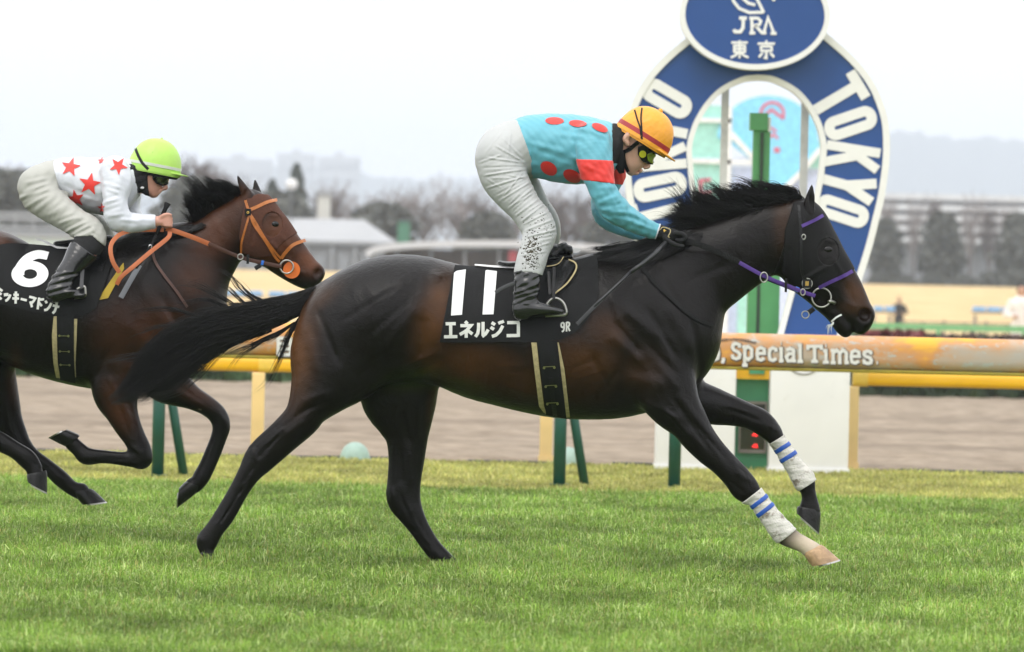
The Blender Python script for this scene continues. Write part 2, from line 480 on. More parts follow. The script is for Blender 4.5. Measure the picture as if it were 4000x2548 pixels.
def fine(P, step):
    P = np.array(P, float); d = np.r_[0, np.cumsum(np.linalg.norm(np.diff(P, axis=0), axis=1))]
    n = max(2, int(d[-1] / step) + 1); t = np.linspace(0, d[-1], n)
    return np.stack([np.interp(t, d, P[:, i]) for i in range(P.shape[1])], 1)
def band2d(P, w):
    """left and right borders of a stroke along P"""
    P = np.array(P, float); T = np.gradient(P, axis=0)
    # mitre at the corners
    N = np.zeros_like(P)
    for i in range(len(P)):
        t = []
        if i > 0: t.append((P[i] - P[i - 1]) / (np.linalg.norm(P[i] - P[i - 1]) + 1e-9))
        if i < len(P) - 1: t.append((P[i + 1] - P[i]) / (np.linalg.norm(P[i + 1] - P[i]) + 1e-9))
        m = sum(np.array([-q[1], q[0]]) for q in t); L = np.linalg.norm(m)
        m = m / (L + 1e-9); c = abs(m @ np.array([-t[0][1], t[0][0]])); N[i] = m / max(c, 0.45)
    w = np.broadcast_to(np.asarray(w, float), (len(P),))[:, None]
    return P + N * w / 2, P - N * w / 2
def strap(fd, P, w, Y0, off=0.006, thick=0.004, smooth=True, step=10):
    P = catmull(P, 6) if smooth and len(P) > 2 else np.array(P, float)
    P = fine(P, step); L, R = band2d(P, w)
    G = np.stack([L, (2 * L + R) / 3, (L + 2 * R) / 3, R], 1)
    return lay(fd, G[..., 0], G[..., 1], off, thick, Y0)
def ribbon(P3, w, thick=0.003, m=6, rock=0.0):
    """free strap: centre points in space, width w in the picture plane, thin along y"""
    P3 = catmull(P3, m)
    L, R = band2d(P3[:, [0, 2]], w)
    y = P3[:, 1]
    G = np.stack([np.stack([L[:, 0], y - rock, L[:, 1]], 1), np.stack([P3[:, 0], y - 0.002, P3[:, 2]], 1), np.stack([R[:, 0], y + rock, R[:, 1]], 1)], 1)
    D = G.copy(); D[..., 1] += thick
    return sheet(G, D)
def ring3(c, r, th, n=28, tilt=0.0, rx=None):
    t = np.linspace(0, 2 * math.pi, n + 1)[:-1]
    P = [(c[0] + (rx or r) * math.cos(a), c[1] + tilt * math.cos(a), c[2] + r * math.sin(a)) for a in t]
    V, Fc, k = [], [], 8
    for i in range(n):
        d = np.array([math.cos(t[i]), 0, math.sin(t[i])])
        for j in range(k):
            q = 2 * math.pi * j / k
            V.append(np.array(P[i]) + th * (math.cos(q) * d + math.sin(q) * np.array([0, 1, 0])))
    for i in range(n):
        for j in range(k):
            Fc.append((i * k + j, ((i + 1) % n) * k + j, ((i + 1) % n) * k + (j + 1) % k, i * k + (j + 1) % k))
    return MB().add(V, Fc, True)
def hair_mesh(P, r0, taper=1.0):
    """thin three-sided tapering strands; P (N, M, 3), r0 (N,)"""
    N, M = P.shape[:2]
    T = np.gradient(P, axis=1); T /= np.linalg.norm(T, axis=2, keepdims=True) + 1e-9
    a = np.cross(T, np.array([0, 1.0, 0.02])); a /= np.linalg.norm(a, axis=2, keepdims=True) + 1e-9
    b = np.cross(T, a)
    s = np.linspace(0, 1, M)[None, :]
    r = (r0[:, None] * np.clip(1.02 - s ** 1.6 * taper, 0.06, 1))[..., None]
    V = np.stack([P + r * (math.cos(q) * a + math.sin(q) * b) for q in (0, 2.094, 4.189)], 2)
    i = np.arange(N * M * 3).reshape(N, M, 3)
    Q = [np.stack([i[:, :-1, k], i[:, :-1, (k + 1) % 3], i[:, 1:, (k + 1) % 3], i[:, 1:, k]], -1).reshape(-1, 4) for k in range(3)]
    return V.reshape(-1, 3), np.vstack(Q)

GL = {
 'E': [[(.12, .87), (.88, .87)], [(.5, .87), (.5, .1)], [(.0, .08), (1, .08)]],
 'NE': [[(.42, 1), (.6, .84)], [(.06, .74), (.86, .74), (.5, .42), (.02, .2)], [(.5, .5), (.5, 0)], [(.6, .45), (.97, .22)]],
 'RU': [[(.27, .9), (.26, .5), (.2, .25), (.03, .05)], [(.6, .95), (.6, .1), (.8, .22), (.99, .48)]],
 'JI': [[(.08, .9), (.34, .76)], [(0, .62), (.26, .48)], [(.1, .06), (.4, .13), (.7, .36), (.92, .7)], [(.64, .97), (.74, .8)], [(.84, 1.02), (.94, .85)]],
 'KO': [[(.08, .88), (.92, .88), (.92, 0)], [(.04, .09), (.9, .09)]],
 'MI': [[(.2, .9), (.85, .74)], [(.2, .58), (.8, .44)], [(.1, .28), (.9, .06)]],
 'TSU': [[(.05, .62), (.17, .38)], [(.36, .68), (.46, .44)], [(.86, .64), (.76, .36), (.5, .1), (.26, .0)]],
 'KI': [[(.1, .68), (.88, .78)], [(.02, .36), (.98, .48)], [(.4, 1), (.6, 0)]],
 'BAR': [[(.04, .5), (.96, .5)]],
 'MA': [[(.03, .86), (.95, .86), (.75, .58), (.46, .34)], [(.28, .5), (.66, .06)]],
 'DO': [[(.3, 1), (.3, 0)], [(.3, .62), (.84, .36)], [(.6, .98), (.7, .8)], [(.82, 1.02), (.92, .85)]],
 'N': [[(.05, .88), (.32, .7)], [(.06, .08), (.45, .18), (.76, .45), (.97, .82)]],
 'NA': [[(.02, .66), (.98, .66)], [(.54, 1), (.52, .5), (.4, .2), (.14, 0)]],
 'HIGASHI': [[(.04, .87), (.96, .87)], [(.5, 1), (.5, 0)], [(.2, .7), (.8, .7)], [(.8, .74), (.8, .3)], [(.8, .34), (.2, .34)], [(.2, .3), (.2, .74)], [(.2, .52), (.8, .52)], [(.44, .32), (.25, .14), (.0, .03)], [(.56, .32), (.75, .14), (1, .03)]],
 'KYO': [[(.5, 1.02), (.5, .86)], [(.04, .84), (.96, .84)], [(.22, .68), (.78, .68)], [(.78, .72), (.78, .4)], [(.78, .44), (.22, .44)], [(.22, .4), (.22, .72)], [(.5, .44), (.5, .03), (.36, .07)], [(.3, .32), (.1, .08)], [(.7, .32), (.92, .08)]],
 'T': [[(.0, .92), (1, .92)], [(.5, .9), (.5, 0)]],
 'K': [[(.15, 1), (.15, 0)], [(.86, 1), (.2, .42)], [(.4, .58), (.88, 0)]],
 'Y': [[(.1, 1), (.5, .48)], [(.9, 1), (.5, .48)], [(.5, .55), (.5, 0)]],
}
# ================================================================== setting: ground
def P2(u, v, Y): return px(u * 4000 / 2408, v * 4000 / 2408, Y)
def rect(u0, u1, v0, v1, Y):
    a, b = P2(u0, (v0 + v1) / 2, Y), P2(u1, (v0 + v1) / 2, Y); m = (u0 + u1) / 2
    return a[0], b[0], P2(m, v1, Y)[2], P2(m, v0, Y)[2]
def bx(mb, u0, u1, v0, v1, Y, d, z0=None, z1=None):
    x0, x1, a, b = rect(u0, u1, v0, v1, Y)
    return mb.box(x0, x1, Y, Y + d, a if z0 is None else z0, b if z1 is None else z1)
def ground_mat(name, c1, c2, sx, sy, bump=0.4, c3=None, lines=False):
    m = bpy.data.materials.new(name); m.use_nodes = True
    n, l = m.node_tree.nodes, m.node_tree.links; b = n['Principled BSDF']; b.inputs['Roughness'].default_value = 0.95; b.inputs['Specular IOR Level'].default_value = 0.15
    t = n.new('ShaderNodeTexCoord'); mp = n.new('ShaderNodeMapping'); mp.inputs['Scale'].default_value = (sx, sy, 1); l.new(t.outputs['Object'], mp.inputs[0])
    a = n.new('ShaderNodeTexNoise'); a.inputs['Scale'].default_value = 1; a.inputs['Detail'].default_value = 8; a.inputs['Roughness'].default_value = 0.65; l.new(mp.outputs[0], a.inputs['Vector'])
    r = n.new('ShaderNodeValToRGB'); r.color_ramp.elements[0].position = .32; r.color_ramp.elements[1].position = .68
    r.color_ramp.elements[0].color = (*c1, 1); r.color_ramp.elements[1].color = (*c2, 1); l.new(a.outputs['Fac'], r.inputs[0]); col = r.outputs[0]
    if c3:
        q = n.new('ShaderNodeTexNoise'); q.inputs['Scale'].default_value = .35; q.inputs['Detail'].default_value = 4; l.new(t.outputs['Object'], q.inputs['Vector'])
        w = n.new('ShaderNodeMapRange'); w.inputs[1].default_value = .48; w.inputs[2].default_value = .62; l.new(q.outputs['Fac'], w.inputs[0])
        x = n.new('ShaderNodeMix'); x.data_type = 'RGBA'; x.inputs['B'].default_value = (*c3, 1); l.new(w.outputs[0], x.inputs['Factor']); l.new(col, x.inputs['A']); col = x.outputs['Result']
    if lines:      # darker harrow lines, streaks of noise stretched along the track
        mq = n.new('ShaderNodeMapping'); mq.inputs['Scale'].default_value = (.05, 1.1, 1); l.new(t.outputs['Object'], mq.inputs[0])
        q = n.new('ShaderNodeTexNoise'); q.inputs['Scale'].default_value = 1; q.inputs['Detail'].default_value = 3; l.new(mq.outputs[0], q.inputs['Vector'])
        w = n.new('ShaderNodeMapRange'); w.inputs[1].default_value = .50; w.inputs[2].default_value = .60; w.inputs[4].default_value = .42; l.new(q.outputs['Fac'], w.inputs[0])
        x = n.new('ShaderNodeMix'); x.data_type = 'RGBA'; x.inputs['B'].default_value = (.145, .112, .084, 1); l.new(w.outputs[0], x.inputs['Factor']); l.new(col, x.inputs['A']); col = x.outputs['Result']
    l.new(col, b.inputs['Base Color'])
    bp = n.new('ShaderNodeBump'); bp.inputs['Strength'].default_value = bump; bp.inputs['Distance'].default_value = 0.05; l.new(a.outputs['Fac'], bp.inputs['Height']); l.new(bp.outputs[0], b.inputs['Normal'])
    return m
def strip(name, Y0, Y1_, z0, z1, mat, W=1000, nx=2):
    V, Q = [], []
    for i in range(nx + 1):
        x = -W + 2 * W * i / nx; V += [(x, Y0, z0), (x, Y1_, z1)]
    Q = [(2 * i, 2 * i + 2, 2 * i + 3, 2 * i + 1) for i in range(nx)]
    o = put(name, (np.array(V, float), np.array(Q)), mat, None); o['kind'] = 'structure'; return o
TURF_M = ground_mat('turf_soil', (0.045, 0.075, 0.016), (0.085, 0.125, 0.03), 3, 3)
VERGE_M = ground_mat('dry_verge', (0.22, 0.22, 0.05), (0.36, 0.33, 0.09), 4, 4)
BANK_M = ground_mat('dormant_grass', (0.50, 0.36, 0.17), (0.62, 0.46, 0.24), .4, .4, .2)
strip('turf', -8, 34.5, 0, 0, TURF_M)
strip('verge', 34.5, 40.9, 0, 0, VERGE_M)
strip('infield', 76, 250, 0, 0, BANK_M)
strip('grass_bank', 250, 300, 0, 2.55, BANK_M)
strip('far_ground', 300, 7000, 2.55, 2.55, ground_mat('far_ground', (0.05, 0.055, 0.035), (0.09, 0.085, 0.06), .05, .05))
# sand track, harrowed into long low ridges
ny, nx = 220, 90; X = np.linspace(-9, 9, nx); Yg = 40.9 + (76 - 40.9) * np.linspace(0, 1, ny) ** 1.25
XX, YY = np.meshgrid(X, Yg, indexing='ij'); rs = np.random.default_rng(5)
ZZ = -.015 + .018 * np.sin(YY * 7.3 + .6 * np.sin(XX * .4)) + .022 * np.sin(YY * 2.9 + .4 * np.sin(XX * .3 + 1)) + rs.normal(0, .008, XX.shape)
ZZ[:, 0] = -.01; i = np.arange(nx * ny).reshape(nx, ny)
V = np.stack([XX, YY, ZZ], -1).reshape(-1, 3); Q = np.stack([i[:-1, :-1], i[1:, :-1], i[1:, 1:], i[:-1, 1:]], -1).reshape(-1, 4)
n0 = len(V); V = np.vstack([V, [(-1000, 40.9, -.02), (-9, 40.9, -.02), (-9, 76, -.02), (-1000, 76, -.02), (9, 40.9, -.02), (1000, 40.9, -.02), (1000, 76, -.02), (9, 76, -.02)]]); Q = np.vstack([Q, [(n0, n0 + 1, n0 + 2, n0 + 3), (n0 + 4, n0 + 5, n0 + 6, n0 + 7)]])
o = put('dirt_track', (V, Q), ground_mat('sand', (0.22, 0.176, 0.130), (0.40, 0.325, 0.248), 3.0, 7, 1.0, None, True), None); o['kind'] = 'structure'
DRN = pbr('dark_drain', (0.05, 0.055, 0.06), rough=0.8)
for k in range(9):
    o = put('drain_cover', MB().box(-4.5 + k * 1.05, -4.5 + k * 1.05 + (.5 + .4 * (k % 3)), 41.0, 41.12, -.02, .012 + .006 * (k % 2)), DRN, None, (-4.5 + k * 1.05, 41, 0))
    tag(o, 'low dark drain cover on the border between grass and sand', 'drain', 'dark drain covers along the sand track')

# ------------------------------------------------------------------ grass blades
def blades(Ya, Yb, n, h, w, cols, power=1.0, clump=0.0, Wm=1.0):
    Yv = Ya + (Yb - Ya) * RNG.uniform(0, 1, n) ** power
    X = RNG.uniform(-1, 1, n) * (Yv * .0909 + Wm)
    g = np.sin(X * 9.1 + 3 * np.sin(Yv * 2.3)) * np.sin(Yv * 7.7 + 2 * np.sin(X * 3.1))                # tufts
    g2 = np.sin(X * 2.3 + 1.7 * np.sin(Yv * .9)) * np.sin(Yv * 1.9 + X)
    hh = h * RNG.uniform(.45, 1.15, n) * (1 + .30 * g + .15 * g2); an = RNG.uniform(0, 6.28, n); ln = RNG.normal(0, 1.35, n) ; ld = RNG.uniform(0, 6.28, n)
    lx, ly = np.cos(ld) * np.abs(ln) * hh, np.sin(ld) * np.abs(ln) * hh
    ww = w * RNG.uniform(.6, 1.4, n) * (Yv / 24) ** .6; dx, dy = np.cos(an) * ww / 2, np.sin(an) * ww / 2
    z = np.zeros(n)
    A = np.stack([X - dx, Yv - dy, z], 1); B = np.stack([X + dx, Yv + dy, z], 1)
    Cc = np.stack([X + lx * .35 - dx * .8, Yv + ly * .35 - dy * .8, hh * .6], 1); Dd = np.stack([X + lx * .35 + dx * .8, Yv + ly * .35 + dy * .8, hh * .6], 1)
    E = np.stack([X + lx, Yv + ly, hh * np.clip(1 - .34 * np.abs(ln), .18, 1)], 1)
    V = np.stack([A, B, Dd, Cc, E], 1).reshape(-1, 3); k = np.arange(n)[:, None] * 5
    Q, T = k + np.array([[0, 1, 2, 3]]), k + np.array([[3, 2, 4]])
    c = np.array(cols)[RNG.choice(len(cols), n, p=[.30, .26, .22, .13, .09])]
    c = c * (1 + .30 * g + .26 * g2)[:, None] * RNG.uniform(.7, 1.3, n)[:, None]
    return V, Q, T, np.repeat(c, 5, axis=0)
def grass(name, args):
    V, Q, T, c = blades(*args)
    me = mesh_np(name, V, Q, T, smooth=False)
    at = me.color_attributes.new('tint', 'FLOAT_COLOR', 'POINT'); at.data.foreach_set('color', np.c_[np.clip(c, 0, 1), np.ones(len(c))].astype(np.float32).ravel())
    me.materials.append(GRASS_M); o = bpy.data.objects.new(name, me); COL.objects.link(o); o['kind'] = 'stuff'; return o
GRASS_M = pbr('grass_blade', (0, 0, 0), rough=0.45, var=0.15, vscale=3, attr='tint', spec=0.2)
nn = GRASS_M.node_tree.nodes; bs = nn['Principled BSDF']; bs.inputs['Transmission Weight'].default_value = 0.0
tr = nn.new('ShaderNodeBsdfTranslucent'); ms = nn.new('ShaderNodeMixShader'); ms.inputs[0].default_value = 0.35
L_ = GRASS_M.node_tree.links; src = bs.inputs['Base Color'].links[0].from_socket; L_.new(src, tr.inputs['Color'])
L_.new(bs.outputs[0], ms.inputs[1]); L_.new(tr.outputs[0], ms.inputs[2]); L_.new(ms.outputs[0], nn['Material Output'].inputs['Surface'])
GC = [(0.195, 0.318, 0.046), (0.258, 0.40, 0.070), (0.13, 0.228, 0.034), (0.47, 0.56, 0.22), (0.35, 0.335, 0.11)]
grass('grass', (18.0, 34.6, 480000, .056, .0040, GC, 1.25, 0, 1.3))
grass('verge_grass', (34.4, 40.9, 70000, .035, .005, [(0.40, 0.40, 0.12), (0.46, 0.44, 0.15), (0.33, 0.36, 0.10), (0.55, 0.52, 0.22), (0.30, 0.36, 0.10)], 1.0, 0, 1.2))

# ------------------------------------------------------------------ rails by the course
GREEN_P = pbr('dark_green_post', (0.008, 0.075, 0.052), rough=0.4, var=0.15, vscale=6)
YEL = pbr('yellow_rail_plastic', (0.80, 0.44, 0.012), rough=0.35, var=0.06, vscale=4)
CREAM = pbr('cream_post_plastic', (0.78, 0.56, 0.24), rough=0.45, var=0.06, vscale=6)
YR = 36.05
def ad_material():
    m = bpy.data.materials.new('printed_rail_cover'); m.use_nodes = True; n, l = m.node_tree.nodes, m.node_tree.links; b = n['Principled BSDF']; b.inputs['Roughness'].default_value = .55
    t = n.new('ShaderNodeTexCoord')
    def noise(s, d, sc=(1, 1, 1)):
        mp = n.new('ShaderNodeMapping'); mp.inputs['Scale'].default_value = sc; l.new(t.outputs['Object'], mp.inputs[0])
        a = n.new('ShaderNodeTexNoise'); a.inputs['Scale'].default_value = s; a.inputs['Detail'].default_value = d; a.inputs['Roughness'].default_value = .6; l.new(mp.outputs[0], a.inputs['Vector']); return a.outputs['Fac']
    r = n.new('ShaderNodeValToRGB'); r.color_ramp.interpolation = 'B_SPLINE'; e = r.color_ramp.elements
    e[0].position = .38; e[0].color = (.78, .42, .03, 1); e[1].position = .74; e[1].color = (.40, .40, .38, 1)
    for p, c in ((.43, (.76, .40, .04, 1)), (.46, (.66, .31, .08, 1)), (.51, (.58, .27, .10, 1)), (.58, (.48, .36, .25, 1))): q = e.new(p); q.color = c
    l.new(noise(2.0, 4, (.8, 1, 1.6)), r.inputs[0])
    f2 = n.new('ShaderNodeMapRange'); f2.inputs[1].default_value = .56; f2.inputs[2].default_value = .62; l.new(noise(26, 4, (.5, 1, 1)), f2.inputs[0])
    x = n.new('ShaderNodeMix'); x.data_type = 'RGBA'; x.inputs['B'].default_value = (.42, .47, .46, 1); l.new(f2.outputs[0], x.inputs['Factor']); l.new(r.outputs[0], x.inputs['A'])
    # the blue grey fleck only inside the grey and orange areas
    f3 = n.new('ShaderNodeMapRange'); f3.inputs[1].default_value = .46; f3.inputs[2].default_value = .54; l.new(noise(2.0, 4, (.8, 1, 1.6)), f3.inputs[0])
    ml = n.new('ShaderNodeMath'); ml.operation = 'MULTIPLY'; l.new(f2.outputs[0], ml.inputs[0]); l.new(f3.outputs[0], ml.inputs[1])
    m2 = n.new('ShaderNodeMath'); m2.operation = 'MULTIPLY'; m2.inputs[1].default_value = .75; l.new(ml.outputs[0], m2.inputs[0]); l.new(m2.outputs[0], x.inputs['Factor'])
    l.new(x.outputs['Result'], b.inputs['Base Color']); return m
ar = thing('advert_rail', (1.5, YR, 0), 'thick rail wrapped in orange printed advertising along the turf', 'advertising rail')
def section(x0, x1, y, z0, z1, d, r, mb, n=5):
    P = []
    for cx, cz, a0 in ((y + d - r, z1 - r, 0), (y + r, z1 - r, 90), (y + r, z0 + r, 180), (y + d - r, z0 + r, 270)):
        for k in range(n + 1):
            a = math.radians(a0 + 90 * k / n); P.append((cx + r * math.cos(a), cz + r * math.sin(a)))
    m = len(P); V = [(x0, *p) for p in P] + [(x1, *p) for p in P]
    mb.add(V, [(k, (k + 1) % m, (k + 1) % m + m, k + m) for k in range(m)], True); mb.add(V[:m], [tuple(range(m))]); mb.add(V[m:], [tuple(range(m))[::-1]]); return mb
put('rail_cover', section(-6.5, 6.5, YR - .1, .785, 1.003, .2, .075, MB()), ad_material(), ar)
put('rail_edge', section(-6.5, 6.5, YR - .085, .768, .79, .17, .01, MB()), pbr('green_yellow_edge', (0.30, 0.24, 0.02), rough=0.5), ar)
GL.update({'o': [[(.5, .62), (.2, .58), (.12, .32), (.2, .06), (.5, 0), (.8, .06), (.88, .32), (.8, .58), (.5, .62)]], ',': [[(.5, .1), (.5, -.02), (.3, -.18)]],
 'S': [[(.85, .72), (.82, .92), (.5, 1), (.2, .92), (.14, .72), (.3, .56), (.7, .44), (.86, .28), (.8, .08), (.5, 0), (.18, .08), (.12, .28)]],
 'p': [[(.0, .62), (.24, .62), (.24, -.3)], [(.0, -.3), (.5, -.3)], [(.24, .5), (.55, .64), (.86, .5), (.86, .12), (.55, -.02), (.24, .1)]],
 'e': [[(.14, .34), (.86, .34), (.82, .56), (.5, .64), (.2, .56), (.12, .3), (.2, .06), (.5, 0), (.85, .1)]], 'c': [[(.84, .44), (.8, .58), (.5, .64), (.2, .56), (.12, .32), (.2, .06), (.5, 0), (.86, .1)]],
 'i': [[(.1, .62), (.5, .62), (.5, 0)], [(.05, 0), (.95, 0)], [(.42, .88), (.6, .88)]], 'a': [[(.16, .54), (.5, .64), (.78, .54), (.78, 0), (1, 0)], [(.78, .36), (.4, .38), (.14, .2), (.3, .0), (.6, .02), (.78, .14)]],
 'l': [[(.1, 1), (.5, 1), (.5, 0)], [(.05, 0), (.95, 0)]], 'Tt': [[(.02, .74), (.02, .98), (.98, .98), (.98, .74)], [(.5, .98), (.5, 0)], [(.26, 0), (.74, 0)]],
 'm': [[(.0, .62), (.14, .62), (.14, 0)], [(.0, 0), (.28, 0)], [(.14, .48), (.34, .64), (.5, .5), (.5, 0)], [(.4, 0), (.6, 0)], [(.5, .48), (.7, .64), (.86, .5), (.86, 0)], [(.76, 0), (1, 0)]],
 's': [[(.82, .46), (.78, .58), (.5, .64), (.2, .58), (.16, .44), (.32, .36), (.7, .28), (.84, .18), (.78, .04), (.5, 0), (.18, .05), (.14, .2)]], '.': [[(.4, .04), (.6, .04)]],
 'ME': [[(.15, 1), (.15, 0)], [(.15, .96), (.85, .96)], [(.85, 1), (.85, 0)], [(.15, .66), (.85, .66)], [(.15, .36), (.85, .36)], [(.15, .04), (.85, .04)]], 'O': [[(.5, .9), (.5, .1)]]})
def flat_text(g, o, ex, ey, w, y, d, mb, k=0):
    """one character as raised strokes on a vertical board; o lower left corner, ex and ey character width and height vectors (x, z)"""
    for j, s in enumerate(GL[g]):
        P = np.array([np.array(o) + np.array(ex) * a + np.array(ey) * b for a, b in s]); A, B = band2d(P, w)
        for i in range(len(P) - 1):
            q = [A[i], A[i + 1], B[i + 1], B[i]]
            mb.prism([tuple(p) for p in q], y - d - .0006 * (j + k) - .0002 * i, y)
    return mb
AD_W, AD_D = pbr('white_print', (0.68, 0.67, 0.64), rough=0.5, var=0.06, vscale=30), pbr('dark_print_outline', (0.10, 0.075, 0.06), rough=0.6)
yf = YR - .1
for g, u0, u1, vb, cap in (('o', 1666, 1693, 846, 47), (',', 1694, 1708, 846, 47), ('S', 1719, 1743, 844, 36), ('p', 1745, 1771, 845, 47), ('e', 1777, 1801, 847, 46), ('c', 1806, 1829, 848, 46), ('i', 1831, 1843, 849, 46), ('a', 1845, 1872, 849, 46), ('l', 1874, 1889, 850, 38),
    ('Tt', 1899, 1932, 850, 36), ('i', 1934, 1950, 852, 44), ('m', 1953, 1996, 853, 46), ('e', 1998, 2024, 854, 46), ('s', 2028, 2053, 855, 46), ('.', 2056, 2070, 855, 40), ('ME', 648, 690, 836, 42)):
    a, b = P2(u0, vb, yf), P2(u1, vb, yf); t = P2(u0, vb - cap, yf)
    o_, ex, ey = (a[0], a[2]), (b[0] - a[0], b[2] - a[2]), (t[0] - a[0], t[2] - a[2])
    put('character', flat_text(g, o_, ex, ey, .021, yf, .003, MB(), 4), AD_W, ar)
    put('character_outline', flat_text(g, (o_[0] + .004, o_[1] - .004), ex, ey, .031, yf, .0012, MB()), AD_D, ar)
tiny = MB(); rs = np.random.default_rng(9)
for k in range(16):
    u = 1692 + k * 5.6; a = P2(u, 801 - 5 * math.sin(k / 15 * math.pi) + k * .35, yf); tiny.box(a[0] - .006, a[0] + .005, yf - .002, yf, a[2] - .008 * rs.uniform(.6, 1.2), a[2] + .008 * rs.uniform(.6, 1.2))
put('small_print', tiny, AD_D, ar)
# green steel posts under it
def green_post(brace):
    t = thing('rail_post', (0, 0, 0), 'x', 'rail post', 'green posts under the advertising rail')
    part('post', MB().tube([(0, 0, 0), (0, 0, .4), (0, 0, .785)], .040, 14), GREEN_P, t)
    part('foot_plate', MB().box(-.06, .06, -.06, .06, 0, .012), GREEN_P, t)
    if brace: part('brace', MB().tube([(.165, .08, .0), (.10, .06, .36), (.03, .02, .76)], .03, 12), GREEN_P, t)
    return t
gp = green_post(True)
for k, (u, lab) in enumerate(((370, 'dark green rail post with slanting brace near the left horse'), (1315, 'dark green rail post with slanting brace under the leading horse'))):
    x = P2(u, 1130, YR)[0]
    if k == 0: gp.location = (x, YR, 0); gp['label'] = lab
    else: dup(gp, (x, YR, 0), None, lab)
gq = green_post(False); gq.location = (P2(1585, 1150, YR)[0], YR, 0); gq['label'] = 'dark green rail post without brace in front of the white block'

YD = 41.25
def yellow_rail(x0, x1):
    t = thing('course_rail', ((x0 + x1) / 2, YD, 0), 'x', 'course rail', 'yellow rail sections along the sand track')
    h = (x1 - x0) / 2
    part('rail', section(-h + .05, h, -.045, .615, .722, .09, .038, MB()), YEL, t)
    part('end_cap', section(-h, -h + .11, -.052, .608, .729, .104, .04, MB()), pbr('pale_yellow_cap', (0.82, 0.55, 0.08), rough=0.4) if 'pale_yellow_cap' not in bpy.data.materials else bpy.data.materials['pale_yellow_cap'], t)
    return t
def cream_post():
    t = thing('rail_post', (0, 0, 0), 'x', 'rail post', 'cream posts of the yellow rail')
    part('post', section(-.046, .046, -.045, .0, .612, .09, .02, MB()), CREAM, t)
    part('post_foot', MB().box(-.055, .055, -.052, .052, 0, .05), CREAM, t); return t
xs = [P2(u, 900, YD)[0] for u in (-80, 608, 1287, 2005)]; xs = [xs[0] - 2.15] + xs + [xs[-1] + 2.2, xs[-1] + 4.4]
cp_ = None
plabs = ['cream rail post out past the left edge', 'cream rail post behind the left horse', 'cream rail post left of the pale green dome', 'cream rail post beside the braced green post', 'cream rail post at the right of the white goal block', 'cream rail post past the right edge', 'cream rail post far past the right edge']
for k, x in enumerate(xs):
    if cp_ is None: cp_ = cream_post(); cp_.location = (x, YD, 0); cp_['label'] = plabs[k]
    else: dup(cp_, (x, YD, 0), None, plabs[k])
rlabs = ['yellow plastic rail behind the left horse, towards the left edge', 'yellow plastic rail between the left horse and the bay hind leg', 'yellow plastic rail behind the belly of the leading horse', 'yellow plastic rail behind the goal blocks', 'yellow plastic rail running to the right edge from the goal block', 'yellow plastic rail past the right edge']
for k in range(6):
    if k == 3: t = yellow_rail(xs[k], P2(1560, 900, YD)[0]); 
    else: t = yellow_rail(xs[k], xs[k + 1])
    t['label'] = rlabs[k]
DOME_M = pbr('pale_green_dome', (0.30, 0.42, 0.36), rough=0.5, var=0.08, vscale=20)
for (u, v), lab in (((835, 1068), 'pale green dome marker on the grass edge left of the hind leg'), ((1336, 1082), 'pale green dome marker half hidden behind the braced green post')):
    p = P2(u, v, 40.75); t = thing('dome_marker', (p[0], 40.75, 0), lab, 'marker', 'pale green domes at the edge of the sand')
    part('dome', MB().ball((0, 0, 0), (.11, .11, .13), 24, 10, 0.0), DOME_M, t); part('rim', MB().tube([(0, 0, 0), (0, 0, .014)], .118, 24), DOME_M, t)

# ------------------------------------------------------------------ goal board
YG = 40.6; SG = YG / 13250.0
BLUE = pbr('goal_board_blue', (0.014, 0.066, 0.25), rough=0.38, var=0.05, vscale=3); GWHITE = pbr('goal_board_white', (0.80, 0.80, 0.78), rough=0.4, var=0.03)
def axis(v): return 1780 - (v - 320) * .0235
OUT = [(0, 5), (60, 12), (110, 40), (166, 85), (213, 125), (251, 165), (278, 205), (296, 245), (307, 280), (312, 320), (313, 370), (309, 420), (302, 470), (291, 520), (281, 565), (269, 610), (248, 680), (216, 785), (191, 880)]
INN = [(0, 178), (30, 181), (55, 190), (80, 203), (103, 221), (127, 250), (145, 282), (154, 305), (161, 332), (163, 356), (160, 385), (156, 425), (147, 475), (138, 520), (127, 562), (112, 618), (95, 690), (72, 785), (50, 880)]
def curve(pts, k=6):
    R = catmull(np.array(pts, float), k); L = R[::-1].copy(); L[:, 0] *= -1
    A = np.vstack([L[:-1], R]); return np.array([P2(axis(v) + o, v, YG)[[0, 2]] for o, v in A])
def inset(C, d):
    T = np.gradient(C, axis=0); N = np.stack([T[:, 1], -T[:, 0]], 1); return C + N / np.linalg.norm(N, axis=1)[:, None] * d
def loft(A, B, y0, y1):
    mk = lambda C, y: np.stack([C[:, 0], np.full(len(C), y), C[:, 1]], 1)
    G = np.stack([mk(A, y0), mk(B, y0)], 1); D = np.stack([mk(A, y1), mk(B, y1)], 1); return sheet(G, D)
oc, ic = curve(OUT), curve(INN)
gb = thing('goal_board', (P2(1775, 880, YG)[0], YG, 0), 'tall blue horseshoe goal board with white rim and lettering', 'goal board')
ob, ib = inset(oc, 16 * SG), inset(ic, -.0 * SG)
put('face', loft(ob, ic, YG, YG + .10), BLUE, gb)
put('outer_rim', loft(oc, ob, YG - .02, YG + .14), GWHITE, gb)
put('inner_rim', loft(inset(ic, -2 * SG), inset(ic, 11 * SG), YG - .02, YG + .14), GWHITE, gb)
